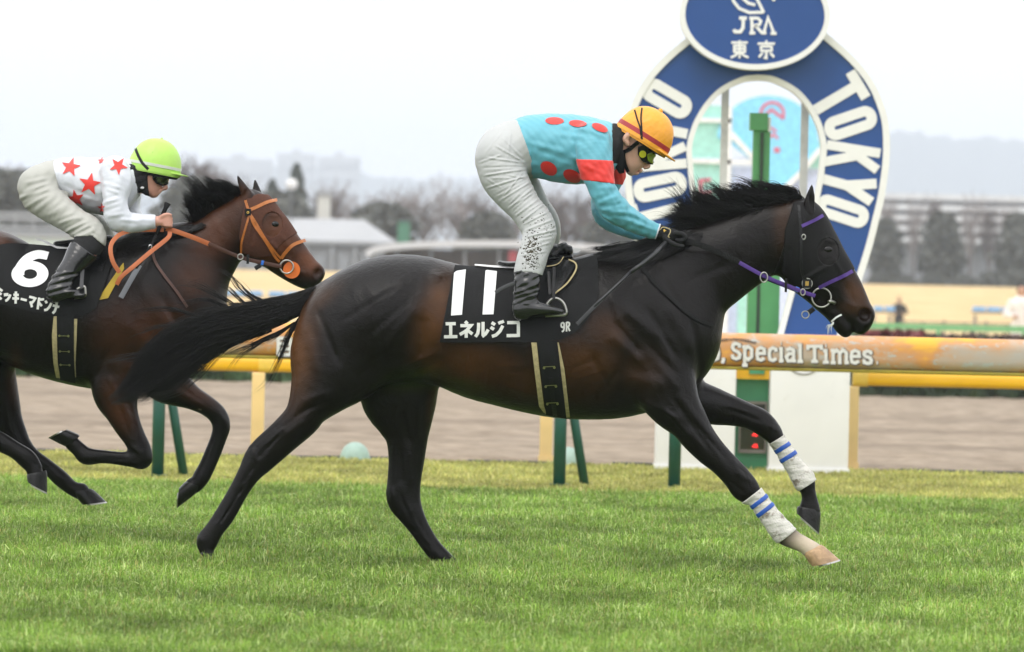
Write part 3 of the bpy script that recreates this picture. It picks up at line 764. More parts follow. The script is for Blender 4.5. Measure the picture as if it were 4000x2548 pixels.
def board_letter(g, u, v, tilt, side, hgt, wid, st):
    """tilt: degrees the outward direction rises above the horizontal; side +1 right arm, -1 left arm"""
    a = math.radians(tilt); c = P2(u, v, YG)[[0, 2]]
    up = np.array([side * math.cos(a), math.sin(a)]); rt = np.array([up[1], -up[0]])
    ex, ey = rt * wid * SG, up * hgt * SG; o_ = c - ex / 2 - ey / 2
    mb = MB()
    if g == 'O':
        def rr(w, h, r, n=8):
            P = []
            for cx, cy, a0 in ((w / 2 - r, h / 2 - r, 0), (-w / 2 + r, h / 2 - r, 90), (-w / 2 + r, -h / 2 + r, 180), (w / 2 - r, -h / 2 + r, 270)):
                P += [c + (rt * (cx + r * math.cos(math.radians(a0 + 90 * k / n))) + up * (cy + r * math.sin(math.radians(a0 + 90 * k / n)))) * SG for k in range(n + 1)]
            P.append(P[0]); return np.array(P)
        return loft(rr(wid, hgt, wid * .47), rr(wid - 2 * st, hgt - 2 * st * 1.0, (wid - 2 * st) * .48), YG - .010, YG)
    return flat_text(g, o_, ex, ey, st * SG, YG, .010, mb)
for g, u, v, ti, w, s in (('T', 1972, 227, 32, 72, 25), ('O', 2000, 290, 20, 57, 24), ('K', 2004, 370, -8, 56, 22), ('Y', 1994, 437, -14, 56, 23), ('O', 1981, 497, -17, 54, 23)):
    put('letter', board_letter(g, u, v, ti, 1, 127, w, s), GWHITE, gb)
for g, u, v, ti, w, s in (('T', 1545, 502, -16, 68, 25), ('O', 1552, 440, -13, 57, 24), ('K', 1550, 370, -6, 56, 22), ('Y', 1554, 303, 10, 56, 23), ('O', 1568, 232, 29, 57, 24)):
    put('letter', board_letter(g, u, v, ti, -1, 127, w, s), GWHITE, gb)
pc = P2(1775, 36, YG - .2); rx, rz = 176 * SG, 128 * SG
def ellip(sx, sz, n=72): return np.array([(pc[0] + sx * math.cos(2 * math.pi * k / n), pc[2] + sz * math.sin(2 * math.pi * k / n)) for k in range(n + 1)])
yp = YG - .22
put('plaque', MB().prism([tuple(p) for p in ellip(rx - 10 * SG, rz - 10 * SG)[:-1]], yp, yp + .14), BLUE, gb)
put('plaque_rim', loft(ellip(rx, rz), ellip(rx - 13 * SG, rz - 13 * SG), yp - .015, yp + .16), GWHITE, gb)
put('plaque_mount', MB().box(pc[0] - .25, pc[0] + .25, yp + .14, YG, pc[2] - .15, pc[2] + .15), GWHITE, gb)
def on_plaque(strokes, w, name='character'):
    mb = MB()
    for j, s in enumerate(strokes):
        P = np.array([P2(u, v, yp)[[0, 2]] for u, v in s]); A, B = band2d(P, w * SG)
        for i in range(len(P) - 1): mb.prism([tuple(p) for p in (A[i], A[i + 1], B[i + 1], B[i])], yp - .008 - .0006 * j - .0002 * i, yp)
    put(name, mb, GWHITE, gb)
on_plaque([[(1748, 44), (1747, 66), (1741, 75), (1729, 75), (1725, 70)], [(1738, 43), (1756, 43)]], 8)
on_plaque([[(1768, 42), (1768, 78)], [(1762, 43), (1782, 43), (1789, 50), (1786, 58), (1770, 61)], [(1776, 60), (1793, 79)], [(1762, 78), (1776, 78)]], 7)
on_plaque([[(1796, 78), (1806, 42), (1820, 79)], [(1792, 78), (1802, 78)], [(1812, 79), (1826, 79)]], 7)
for g, u0, u1 in (('HIGASHI', 1718, 1760), ('KYO', 1780, 1824)):
    on_plaque([[(u0 + (u1 - u0) * a, 137 - 42 * b + (u0 - 1718) * .02) for a, b in s] for s in GL[g]], 5.5)
on_plaque([[(1728, -46), (1722, -20), (1724, 2), (1738, 20), (1762, 30), (1796, 29)], [(1796, 30), (1784, 6), (1776, -8)], [(1744, -24), (1746, -4), (1760, 8), (1776, 12)], [(1740, -40), (1790, -30), (1822, 2)], [(1776, -10), (1800, -12)]], 7, 'emblem')
for u0, u1 in ((1689, 1706), (1876, 1894)):
    x0, x1, a, b = rect(u0, u1, 60, 900, YG + .5); put('support_pole', MB().box(x0, x1, YG + .3, YG + .36, .0, b), pbr('grey_white_steel', (0.62, 0.62, 0.6), rough=0.5) if 'grey_white_steel' not in bpy.data.materials else bpy.data.materials['grey_white_steel'], gb)
BLOCK = pbr('painted_white_block', (0.74, 0.74, 0.74), rough=0.6, var=0.04, vscale=3, dirt=(0.3, 0.28, 0.22), dirt_amt=0.25, dirt_scale=4, dirt_at=0.6)
for k, (u0, u1, lab) in enumerate(((1545, 1729, 'white goal base block left of the green cabinet'), (1811, 1997, 'white goal base block right of the green cabinet, with round emblem'))):
    x0, x1, a, b = rect(u0, u1, 830, 1112, 40.15); t = thing('base_block', ((x0 + x1) / 2, 40.15, 0), lab, 'base block', 'white blocks under the goal board'); h = (x1 - x0) / 2
    part('body', section(-h, h, 0, 0, .86, .42, .015, MB()), BLOCK, t)
    if k: part('emblem_ring', MB().add(*(lambda r: (r.v, r.f))(ring3((-.05, -.001, .86 - .02), .14, .006, 32)), True), pbr('grey_emblem', (0.25, 0.24, 0.22), rough=0.5), t)
    part('plinth', MB().box(-h - .01, h + .01, -.012, .432, 0, .03), BLOCK, t)
GPM = pbr('winning_post_green', (0.10, 0.36, 0.13), rough=0.4, var=0.06); GPD = pbr('winning_post_dark', (0.03, 0.06, 0.035), rough=0.5); GPL = pbr('cabinet_green', (0.06, 0.28, 0.14), rough=0.4, var=0.06)
wpst = thing('winning_post', (P2(1772, 1108, 40.5)[0], 40.6, 0), 'green winning post with dark slot and red display in its cabinet', 'winning post')
yw = 41.0
for nm, u0, u1, v0, v1, y, d, m in (('head', 1764, 1806, 266, 306, yw - .05, .2, GPM), ('post', 1768, 1808, 306, 640, yw, .12, GPM), ('post_base', 1757, 1832, 640, 880, yw - .02, .16, GPM), ('slot', 1782, 1790, 312, 880, yw - .03, .03, GPD), ('cap_side', 1807, 1813, 276, 310, yw - .04, .15, GWHITE)):
    mb = MB(); bx(mb, u0, u1, v0, v1, y, d); put(nm, mb, m, wpst)
ci = MB(); bx(ci, 1730, 1808, 890, 1108, 40.45, .3, z0=0); put('cabinet', ci, GPL, wpst)
ci = MB(); bx(ci, 1737, 1803, 948, 1062, 40.43, .018); put('display_window', ci, pbr('display_glass', (0.02, 0.016, 0.014), rough=0.12, coat=0.6), wpst)
ci = MB()
for a in ((1737, 1741, 944, 1066), (1799, 1803, 944, 1066)): bx(ci, *a, 40.415, .014)
for a in ((1741, 1799, 944, 950), (1741, 1799, 1058, 1066)): bx(ci, *a, 40.415, .014)
put('display_frame', ci, pbr('grey_frame', (0.22, 0.2, 0.18), rough=0.5), wpst)
LED = pbr('red_led', (0.6, 0.01, 0.01), emit=((1.0, 0.03, 0.03), 1.3))
for v in (1022, 1049):
    ci = MB(); a = P2(1775, v, 40.42); ci.prism([(a[0] - .022, a[2] - .008), (a[0] + .02, a[2] - .014), (a[0] + .018, a[2] + .012), (a[0], a[2] + .016), (a[0] - .012, a[2] + .004)], 40.415, 40.428); put('led_digit', ci, LED, wpst)
ci = MB(); bx(ci, 1722, 1830, 869, 892, 40.36, .07); put('bracket', ci, YEL, wpst)
ci = MB(); bx(ci, 1762, 1798, 866, 880, 40.34, .05); put('clamp', ci, GPL, wpst)

# ------------------------------------------------------------------ board on the infield seen through the horseshoe
YF = 84.0
fs = thing('infield_sign', (P2(1775, 780, YF)[0], YF, 0), 'light blue domed sign with pink emblem seen through the horseshoe', 'sign')
AQ, SKYB, LAV, PINK, FRW = pbr('aqua_panel', (0.38, 0.72, 0.64), rough=0.5), pbr('sky_blue_panel', (0.27, 0.68, 0.95), rough=0.5), pbr('lavender_panel', (0.60, 0.68, 0.90), rough=0.5), pbr('pink_print', (0.66, 0.17, 0.25), rough=0.6), pbr('white_sign_frame', (0.80, 0.82, 0.82), rough=0.5)
mb = MB(); bx(mb, 1590, 1960, 395, 800, YF + .1, .05, z0=0); put('back_panel', mb, LAV, fs)
for a in ((1612, 1700, 248, 278), (1612, 1700, 288, 372), (1612, 1716, 384, 476), (1612, 1716, 486, 640), (1735, 1757, 600, 800), (1880, 1945, 330, 396)):
    mb = MB(); bx(mb, *a, YF + .04, .05); put('panel', mb, AQ, fs)
def far_poly(pts, y, d, mat, name):
    mb = MB(); mb.prism([tuple(P2(u, v, y)[[0, 2]]) for u, v in pts], y, y + d); put(name, mb, mat, fs)
dome_ = [(1806 + 118 * math.cos(a), 325 - 100 * math.sin(a)) for a in np.linspace(0, math.pi, 22)]
far_poly(dome_ + [(1706, 330), (1790, 395), (1795, 490), (1880, 405), (1924, 360)], YF, .05, SKYB, 'blue_dome')
for a, b in (((1706, 300), (1796, 398)), ((1790, 498), (1886, 404)), ((1886, 404), (1930, 350))):
    A, B = band2d(np.array([a, b], float), 13); far_poly([A[0], A[1], B[1], B[0]], YF - .03, .04, FRW, 'frame_bar')
for a in ((1700, 1716, 250, 800), (1612, 1800, 376, 386), (1600, 1716, 476, 486), (1612, 1720, 278, 288)):
    mb = MB(); bx(mb, *a, YF - .02, .05); put('frame_bar', mb, FRW, fs)
def far_stroke(strokes, w, name):
    mb = MB()
    for j, s in enumerate(strokes):
        P = np.array([P2(u, v, YF)[[0, 2]] for u, v in s]); A, B = band2d(P, w * YF / 13250)
        for i in range(len(P) - 1): mb.prism([tuple(p) for p in (A[i], A[i + 1], B[i + 1], B[i])], YF - .008 - .0006 * j - .0003 * i, YF + .02)
    put(name, mb, PINK, fs)
far_stroke([[(1816 + 27 * math.cos(a), 268 - 27 * math.sin(a)) for a in np.linspace(-.5, 3.6, 14)], [(1798, 272), (1814, 258), (1838, 276)]], 7, 'emblem')
far_stroke([[(1812, 300), (1826, 310)], [(1806, 326), (1818, 316), (1830, 326)], [(1820, 350), (1834, 350)], [(1820, 356), (1834, 356)]], 6, 'lettering')
for s in ([(1648, 440), (1646, 425), (1672, 422)], [(1646, 440), (1650, 455), (1676, 452)], [(1650, 470), (1672, 480), (1652, 492), (1676, 500)]): far_stroke([s], 7, 'character')

# ------------------------------------------------------------------ infield: hedge, fence, benches, spectators
def leaf_mass(n, box, size, fn=None):
    x = RNG.uniform(0, 1, (n, 3)) * (np.array(box[1]) - np.array(box[0])) + np.array(box[0])
    if fn is not None: x = x[fn(x)]; n = len(x)
    a = RNG.normal(0, 1, (n, 3)); a /= np.linalg.norm(a, axis=1)[:, None]; b = np.cross(a, RNG.normal(0, 1, (n, 3))); b /= np.linalg.norm(b, axis=1)[:, None]
    s = size * RNG.uniform(.5, 1.3, n)[:, None]
    V = np.stack([x - a * s, x + b * s * .5, x + a * s, x - b * s * .5], 1).reshape(-1, 3); return V, np.arange(n * 4).reshape(n, 4)
HED = [pbr('dark_hedge_leaf', (0.03, 0.055, 0.022), rough=0.6, var=0.5, vscale=4), pbr('red_shrub_leaf', (0.16, 0.035, 0.035), rough=0.6, var=0.5, vscale=3), pbr('light_hedge_leaf', (0.12, 0.22, 0.10), rough=0.6, var=0.4, vscale=3), pbr('white_blossom', (0.75, 0.74, 0.7), rough=0.7)]
def hedge(x0, x1, y0, y1, z0, z1, n, mat, label, core=True):
    t = thing('hedge', ((x0 + x1) / 2, (y0 + y1) / 2, 0), label, 'hedge')
    put('foliage', leaf_mass(n, ((x0, y0 - .05, z0), (x1, y1, z1 + .06)), .09), mat, t)
    if core: put('branches', MB().box(x0 + .05, x1 - .05, y0 + .06, y1 - .05, z0, z1 - .03), mat, t)
    return t
hx = lambda u: P2(u, 800, 77)[0]
hedge(hx(1980), hx(2560), 76.4, 78.4, 0, .76, 9000, HED[0], 'dark green clipped hedge behind the sand track at the right')
hedge(hx(2030), hx(2170), 76.2, 77.6, .50, .80, 2500, HED[1], 'dark red shrub growing through the hedge near the horse nose', False)
hedge(hx(2170), hx(2500), 76.2, 77.6, .56, .77, 3000, pbr('dull_red_leaf', (0.10, 0.06, 0.045), rough=0.6, var=0.6, vscale=3), 'dull red brown shrub on top of the hedge at the right edge', False)
hedge(hx(-150), hx(1240), 76.4, 78.0, 0, .46, 9000, HED[2], 'low light green hedge behind the sand track at the left')
wb = 0
for u in (480, 530, 640, 665, 80, 120):
    x = hx(u); t = thing('flower_bush', (x, 76.3, 0), ['white flowering bush by the left cream post, farthest left of four', 'white flowering bush second left of the cream post', 'white flowering bush just right of the cream post', 'white flowering bush beside the bay hind leg', 'white flowering bush under the belly of the left horse', 'white flowering bush left of the folded foreleg'][wb], 'bush', 'white flowering bushes along the low hedge'); wb += 1
    put('blossom', leaf_mass(260, ((x - .28, 76.05, .18), (x + .28, 76.5, .46)), .06), HED[3], t); put('stem', MB().tube([(x, 76.3, 0), (x, 76.3, .3)], .02, 6), HED[0], t)
GFM = pbr('pale_green_fence', (0.16, 0.40, 0.19), rough=0.5, var=0.1)
for k, (ua, ub, lab) in enumerate(((2000, 2420, 'pale green low fence in front of the tan bank at the right'), (430, 760, 'pale green low fence in front of the tan bank, left of the bay rump'))):
    xa, xb = P2(ua, 770, 92)[0], P2(ub, 770, 92)[0]; t = thing('fence', ((xa + xb) / 2, 92, 0), lab, 'fence'); h = (xb - xa) / 2
    part('top_rail', MB().box(-h, h, -.03, .03, .86, .965), GFM, t); part('lower_rail', MB().box(-h, h, -.02, .02, .62, .72), GFM, t)
    for i in range(int(2 * h / 1.4) + 1): part('post', MB().box(-h + i * 1.4, -h + i * 1.4 + .07, -.035, .035, 0, .86), GFM, t)
HR = pbr('dark_handrail', (0.16, 0.14, 0.12), rough=0.5)
xa, xb = P2(2120, 740, 150)[0], P2(2420, 740, 150)[0]; t = thing('handrail', ((xa + xb) / 2, 150, 0), 'thin dark handrail in front of the bank between the spectators', 'handrail'); h = (xb - xa) / 2
part('rail', MB().box(-h, h, -.02, .02, .86, .90), HR, t)
for i in range(7): part('post', MB().box(-h + i * h / 3 - .03, -h + i * h / 3 + .03, -.03, .03, 0, .86 if i % 2 else .95), HR, t)
SEATB, LEGG = pbr('pale_blue_seat', (0.20, 0.42, 0.74), rough=0.4), pbr('grey_seat_leg', (0.25, 0.22, 0.2), rough=0.6)
def seats(u0, u1, v, Y, n, lab):
    a, b = P2(u0, v, Y), P2(u1, v, Y); w = (b[0] - a[0]) / n; zt = (a[2] + b[2]) / 2
    t = thing('seat_row', ((a[0] + b[0]) / 2, Y, 0), lab, 'seats', 'blue seat rows in front of the bank')
    for i in range(n):
        x = a[0] + w * i; put('seat', MB().box(x + .03, x + w - .03, Y - .2, Y + .2, zt - .05, zt + .06), SEATB, t)
    put('beam', MB().box(a[0], b[0], Y - .04, Y + .04, zt - .11, zt - .055), LEGG, t)
    for f in (.06, .75): x = a[0] + (b[0] - a[0]) * f; put('leg', MB().box(x - .04, x + .04, Y - .05, Y + .05, 0, zt - .16), LEGG, t)
seats(2285, 2424, 728, 140, 4, 'row of four pale blue seats at the right edge')
seats(2052, 2106, 726, 141, 2, 'pair of pale blue seats left of the dark clothed spectator')
seats(510, 620, 689, 140, 3, 'row of three pale blue seats below the nose of the left horse')
seats(630, 760, 692, 142, 3, 'row of three pale blue seats above the black tail')
BENCH = pbr('off_white_box', (0.7, 0.68, 0.62), rough=0.6)
a = P2(2110, 760, 150); b = P2(2155, 760, 150); t = thing('bench', ((a[0] + b[0]) / 2, 149, 0), 'small off white bench beside the dark clothed spectator', 'bench'); h = (b[0] - a[0]) / 2
part('seat', MB().box(-h, h, -.2, .2, .62, .80), BENCH, t)
for s in (-1, 1): part('leg', MB().box(s * h * .8 - .03, s * h * .8 + .03, -.15, .15, 0, .62), BENCH, t)
def onlooker(u, Y, H, lab, coat, trousers, skin, hair, arms, shade):
    """small standing figure: body mesh with clothes as children"""
    b = P2(u, 780, Y); X = b[0]; k = H / 1.72
    def ln(rows): return ('chain', np.array([(X + x * k, Y + y * k, z * k) for x, y, z, r, d in rows]), np.array([r * k for *_, r, d in rows]), np.array([d * k for *_, d in rows]), .03)
    torso = ln([(0, 0, .95, .16, .12), (0, 0, 1.15, .15, .11), (0, 0, 1.32, .19, .12), (0, 0, 1.42, .12, .09)])
    legs = [ln([(s * .09, 0, .92, .10, .10), (s * .1, -.02, .5, .07, .07), (s * .1, .02, .1, .05, .05), (s * .1, -.08, .05, .045, .1)]) for s in (-1, 1)]
    am = [ln([(s * .19, 0, 1.38, .065, .065), (s * .30, .02, 1.14, .055, .055), (s * (.16 if arms else .28), -.20 if arms else -.02, 1.12 if arms else .9, .04, .04)]) for s in (-1, 1)]
    head = [ln([(0, 0, 1.46, .055, .055), (0, -.01, 1.52, .06, .06)]), ln([(0, -.01, 1.57, .075, .09), (0, 0, 1.65, .08, .095)]), ln([(0, -.10, 1.58, .015, .02), (0, -.09, 1.62, .012, .02)])]
    hd = [ln([(s * (.14 if arms else .28), -.22 if arms else -.03, 1.11 if arms else .84, .042, .035), (s * (.10 if arms else .28), -.23 if arms else -.04, 1.10 if arms else .76, .03, .03)]) for s in (-1, 1)]
    o = put('person', solid([torso] + legs + am + head + hd, .02, smooth=0), skin, None, (X, Y, 0)); tag(o, lab, 'person')
    put('coat', solid([torso] + am, .02, t=.015), coat, o); put('trousers', solid(legs, .02, t=.015), trousers, o)
    put('hair', solid([ln([(0, .015, 1.63, .085, .095), (0, .02, 1.68, .07, .08)])], .015, t=.01), hair, o)
DKC, WHC = pbr('dark_jacket', (0.02, 0.022, 0.026), rough=0.8), pbr('white_overall', (0.72, 0.70, 0.68), rough=0.8)
onlooker(2113, 215, 1.66, 'person in dark jacket standing in front of the tan bank', DKC, DKC, SKINF := pbr('far_skin', (0.45, 0.26, 0.18), rough=0.6), pbr('dark_hair', (0.015, 0.012, 0.01), rough=0.7), True, 0)
onlooker(2400, 112, 1.72, 'person in white overalls standing at the right edge, hands together', WHC, WHC, SKINF, bpy.data.materials['dark_hair'], True, 0)

# ------------------------------------------------------------------ behind the bank: buildings, trees, hills
Z0 = 2.55
def building(name, u0, u1, vt, Y, depth, lab, cat, wall):
    x0, x1, _, zt = rect(u0, u1, vt, vt + 2, Y); t = thing(name, ((x0 + x1) / 2, Y, Z0), lab, cat)
    return t, x0, x1, zt
GW, GR, GD = pbr('pale_grey_wall', (0.32, 0.32, 0.325), rough=0.8, var=0.08, vscale=.5), pbr('pale_roof', (0.35, 0.355, 0.365), rough=0.6, var=0.05, vscale=.4), pbr('dark_opening', (0.06, 0.065, 0.07), rough=0.4)
t, x0, x1, ze = building('stable_block', 520, 932, 574, 330, 12, 'long pale grey building with white sloping roof behind the left horse', 'building', GW)
zr = P2(780, 512, 330)[2]; xr = P2(850, 520, 330)[0]
put('wall', MB().box(x0 + .3, x1 - .4, 330.4, 342, Z0, ze), GW, t)
put('roof', MB().add([(x0, 330, ze), (x1, 330, ze), (x1, 343, ze), (x0, 343, ze), (x0 + 1, 336, zr), (xr, 336, zr), (x0, 330, ze + .22), (x1, 330, ze + .22)], [(6, 7, 5, 4), (0, 1, 7, 6), (1, 2, 5, 7), (2, 3, 4, 5), (3, 0, 6, 4), (0, 3, 2, 1)]), GR, t)
for u in (560, 610, 660, 716, 776, 830, 885): mb = MB(); bx(mb, u, u + 8, 578, 650, 330.1, .3, z0=Z0); put('pillar', mb, GR, t)
for u in (580, 632, 684, 740, 796, 850): mb = MB(); bx(mb, u, u + 26, 600, 640, 330.25, .3); put('window', mb, pbr('grey_window', (0.30, 0.31, 0.325), rough=0.2) if 'grey_window' not in bpy.data.materials else bpy.data.materials['grey_window'], t)
t, x0, x1, zt = building('tower', 747, 776, 458, 345, 2, 'pale square tower rising behind the grey building roof', 'tower', GR)
put('shaft', MB().box(x0, x1, 345, 346.5, Z0, zt), pbr('cream_tower', (0.66, 0.64, 0.58), rough=0.7), t); put('cornice', MB().box(x0 - .15, x1 + .15, 344.85, 346.65, zt, zt + .25), GR, t)
mb = MB(); mb.ball(P2(686, 434, 335), (.36, .36, .34), 14, 8); p = P2(686, 434, 335); t = thing('lamp', (p[0], 335, Z0), 'white round lamp on a pole in front of the conifers', 'lamp'); put('globe', mb, pbr('white_globe', (0.8, 0.78, 0.76), rough=0.4), t); put('pole', MB().tube([(p[0], 335, Z0), (p[0], 335, p[2] - .3)], .06, 8), GD, t)
# canopy with curved white edge
cvs = [(862, 600), (880, 588), (930, 580), (1010, 575), (1110, 573), (1220, 574), (1330, 578), (1420, 586), (1445, 596)]
cen = np.array([P2(u, v, 318)[[0, 2]] for u, v in cvs]); t = thing('canopy', (P2(1150, 600, 318)[0], 318, Z0), 'long low canopy with curved white edge behind the bay rump', 'canopy')
A, B = band2d(catmull(cen, 5), .36); put('edge', loft(A, B, 318, 324), pbr('white_canopy_edge', (0.70, 0.68, 0.67), rough=0.5), t)
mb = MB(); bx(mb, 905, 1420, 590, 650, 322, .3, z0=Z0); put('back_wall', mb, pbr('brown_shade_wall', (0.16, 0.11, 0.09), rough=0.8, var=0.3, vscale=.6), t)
for u in (930, 1010, 1090, 1170, 1250, 1330): mb = MB(); bx(mb, u, u + 6, 584, 650, 318.6, .2, z0=Z0); put('column', mb, GR, t)
mb = MB(); bx(mb, 1196, 1216, 590, 628, 318.2, .3); put('banner', mb, pbr('red_banner', (0.42, 0.05, 0.06), rough=0.6), t)
t, x0, x1, zt = building('kiosk', 936, 964, 520, 340, 1, 'narrow green kiosk standing between the bare trees', 'kiosk', GFM); put('body', MB().box(x0, x1, 340, 341, Z0, zt), pbr('kiosk_green', (0.05, 0.20, 0.11), rough=0.6), t); put('roof', MB().box(x0 - .08, x1 + .08, 339.9, 341.1, zt, zt + .12), GD, t)
# white barrier rails, far left
t = thing('barrier', (P2(60, 530, 312)[0], 312, Z0), 'tall white barrier of horizontal rails at the left edge behind the jockey', 'barrier')
for v in (500, 512, 532, 544): mb = MB(); bx(mb, -120, 300, v, v + 8, 312, .12); put('rail', mb, GR, t)
for u in range(-100, 300, 44): mb = MB(); bx(mb, u, u + 6, 498, 600, 312.14, .12, z0=Z0); put('post', mb, GW, t)
t, x0, x1, zt = building('wall', -120, 470, 560, 306, 1, 'low pale wall under the white barrier at the left', 'wall', GR); put('panel', MB().box(x0, x1, 306, 306.4, Z0, zt), pbr('pale_green_wall', (0.62, 0.68, 0.60), rough=0.7, var=0.2, vscale=.12), t); put('coping', MB().box(x0, x1, 305.9, 306.5, zt, zt + .15), GR, t)
# terraced white building on the right
t, x0, x1, zt = building('terraced_building', 2040, 2470, 458, 470, 14, 'white building of stacked open floors behind the trees at the right', 'building', GR)
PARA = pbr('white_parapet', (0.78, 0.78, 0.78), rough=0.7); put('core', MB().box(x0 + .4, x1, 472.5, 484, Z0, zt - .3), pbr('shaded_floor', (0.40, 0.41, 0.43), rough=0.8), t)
for v0, v1 in ((458, 472), (484, 497), (508, 521), (533, 546), (560, 572)): mb = MB(); bx(mb, 2040, 2470, v0, v1, 470, 2.2); put('parapet', mb, PARA, t)
for u in range(2050, 2470, 40): mb = MB(); bx(mb, u, u + 5, 474, 640, 471.8, .3, z0=Z0); put('column', mb, GW, t)
HZ = pbr('distant_concrete', (0.46, 0.46, 0.47), rough=0.9, var=0.06, vscale=.05)
for u0, u1, v, Y, lab in ((480, 640, 374, 3600, 'hazy wide apartment block, leftmost on the skyline'), (652, 742, 362, 3800, 'hazy tall apartment block in the middle of the skyline group'), (748, 846, 369, 3700, 'hazy apartment block at the right end of the skyline group'), (1010, 1060, 416, 3600, 'small hazy block left of the turquoise jockey')):
    x0, x1, a, zt = rect(u0, u1, v, v + 2, Y); t = thing('apartment_block', ((x0 + x1) / 2, Y, Z0), lab, 'building', 'hazy apartment blocks on the skyline'); put('body', MB().box(x0, x1, Y, Y + 15, Z0, zt), HZ, t); put('roof_house', MB().box(x0 + (x1 - x0) * .4, x0 + (x1 - x0) * .6, Y + 2, Y + 8, zt, zt + 3), HZ, t)
    for k in range(int((zt - Z0) / 9)): put('balcony', MB().box(x0 + 2, x1 - 2, Y - 1.5, Y, Z0 + 4 + k * 9, Z0 + 8 + k * 9), HZ, t)

# trees: unit-height models, scaled copies
def branchy(seed, spread, n1, n2, twigs, lean=0.0):
    r = np.random.default_rng(seed); tr, cr = MB(), MB()
    tr.tube([(0, 0, 0), (lean * .1, 0, .2), (lean * .25, .01, .42), (lean * .4, 0, .66)], [.030, .024, .018, .009], 7)
    tips = []
    for i in range(n1):
        z = r.uniform(.22, .64); a = r.uniform(0, 6.28); L = spread * r.uniform(.5, 1) * (1.1 - z * .6); s = np.array([lean * z * .6, 0, z])
        e = s + np.array([math.cos(a) * L, math.sin(a) * L, r.uniform(.18, .42) * (1.15 - z)]); m = (s + e) / 2 + np.array([0, 0, .03])
        cr.tube([s, m, e], [.013, .009, .004], 4, False)
        for j in range(n2):
            f = r.uniform(.3, 1); b = s + (e - s) * f; d = b + np.array([r.normal(0, .06), r.normal(0, .06), r.uniform(.04, .18)]); cr.tube([b, d], [.005, .002], 3, False); tips.append(d); tips.append((b + d) / 2)
    for i in range(twigs):
        b = tips[r.integers(len(tips))]; cr.tube([b, b + np.array([r.normal(0, .04), r.normal(0, .04), r.uniform(.0, .1)])], [.006, .002], 3, False)
    return tr.mesh('trunk'), cr.mesh('crown')
def leafy(seed, shape, n, size):
    r = np.random.default_rng(seed); tr = MB().tube([(0, 0, 0), (0, 0, .3), (0, 0, .8)], [.03, .022, .006], 7)
    for i in range(10):
        z = r.uniform(.2, .8); a = r.uniform(0, 6.28); rr = shape(z) * .7; tr.tube([(0, 0, z), (math.cos(a) * rr, math.sin(a) * rr, z + .05)], [.008, .003], 4, False)
    z = r.uniform(0, 1, n); a = r.uniform(0, 6.28, n); cl = np.sin(a * 3 + z * 11) * .16 + np.sin(a * 5 - z * 23) * .10
    rad = np.array([shape(q) for q in z]) * np.sqrt(r.uniform(.15, 1, n)) * (1 + cl)
    x = np.stack([np.cos(a) * rad, np.sin(a) * rad, z], 1); d = r.normal(0, 1, (n, 3)); d /= np.linalg.norm(d, axis=1)[:, None]; e = np.cross(d, r.normal(0, 1, (n, 3))); e /= np.linalg.norm(e, axis=1)[:, None]; s = size * r.uniform(.5, 1.4, n)[:, None]
    V = np.stack([x - d * s, x + e * s * .6, x + d * s, x - e * s * .6], 1).reshape(-1, 3)
    return tr.mesh('trunk'), mesh_np('crown', V, np.arange(4 * n).reshape(n, 4), None, False)
BARK = pbr('tree_bark', (0.14, 0.115, 0.105), rough=0.9, var=0.2); TW = [pbr('brown_twigs', (0.15, 0.12, 0.115), rough=0.9), pbr('pale_twigs', (0.30, 0.26, 0.25), rough=0.9)]
CON, RND = pbr('conifer_needles', (0.10, 0.13, 0.11), rough=0.8, var=0.4, vscale=3), pbr('evergreen_leaves', (0.12, 0.125, 0.11), rough=0.8, var=0.45, vscale=3)
cone = lambda z: .20 * max(0.0, (1 - z)) ** .75 * (1 if z > .12 else 0)
rnd = lambda z: .30 * math.sqrt(max(0, 1 - ((z - .56) / .46) ** 2)) if z > .1 else 0.0
bush = lambda z: .62 * math.sqrt(max(0, 1 - ((z - .35) / .65) ** 2))
MODELS = {'bare': [branchy(1, .30, 18, 7, 420), branchy(2, .26, 19, 7, 420, .2)], 'pale': [branchy(3, .32, 14, 6, 170), branchy(4, .28, 15, 6, 170, -.15)], 'conifer': [leafy(5, cone, 1500, .035)], 'round': [leafy(6, rnd, 2200, .04), leafy(7, lambda z: rnd(z) * (1.1 if z < .5 else .85), 2200, .04)], 'bush': [leafy(8, bush, 1400, .06)]}
CM = {'bare': TW[0], 'pale': TW[1], 'conifer': CON, 'round': RND, 'bush': RND}
for k, l in MODELS.items():
    for tm, cm in l: tm.materials.append(BARK); cm.materials.append(CM[k])
NAMES = {'bare': 'bare_tree', 'pale': 'bare_tree', 'conifer': 'conifer', 'round': 'evergreen_tree', 'bush': 'shrub'}
protos = {}
def tree(kind, u, vt, Y, lab, wide=1.0):
    i = len(protos) % len(MODELS[kind]); p = P2(u, vt, Y); H = p[2] - Z0; key = (kind, i)
    loc, sc, rz = (p[0], Y, Z0), (H * wide, H * wide, H), random.uniform(0, 6.28)
    grp = {'bare': 'bare brown trees behind the bank', 'pale': 'pale bare trees behind the bank', 'conifer': 'conifers behind the bank', 'round': 'dark evergreen trees behind the bank', 'bush': 'shrubs behind the bank'}[kind]
    if key in protos: o = dup(protos[key], loc, rz, lab, grp, sc)
    else:
        o = thing(NAMES[kind], loc, lab, 'shrub' if kind == 'bush' else 'tree', grp); o.scale = sc; o.rotation_euler.z = rz
        for nm, me in zip(('trunk', 'crown'), MODELS[kind][i]): c = bpy.data.objects.new(nm, me); COL.objects.link(c); c.parent = o
        protos[key] = o
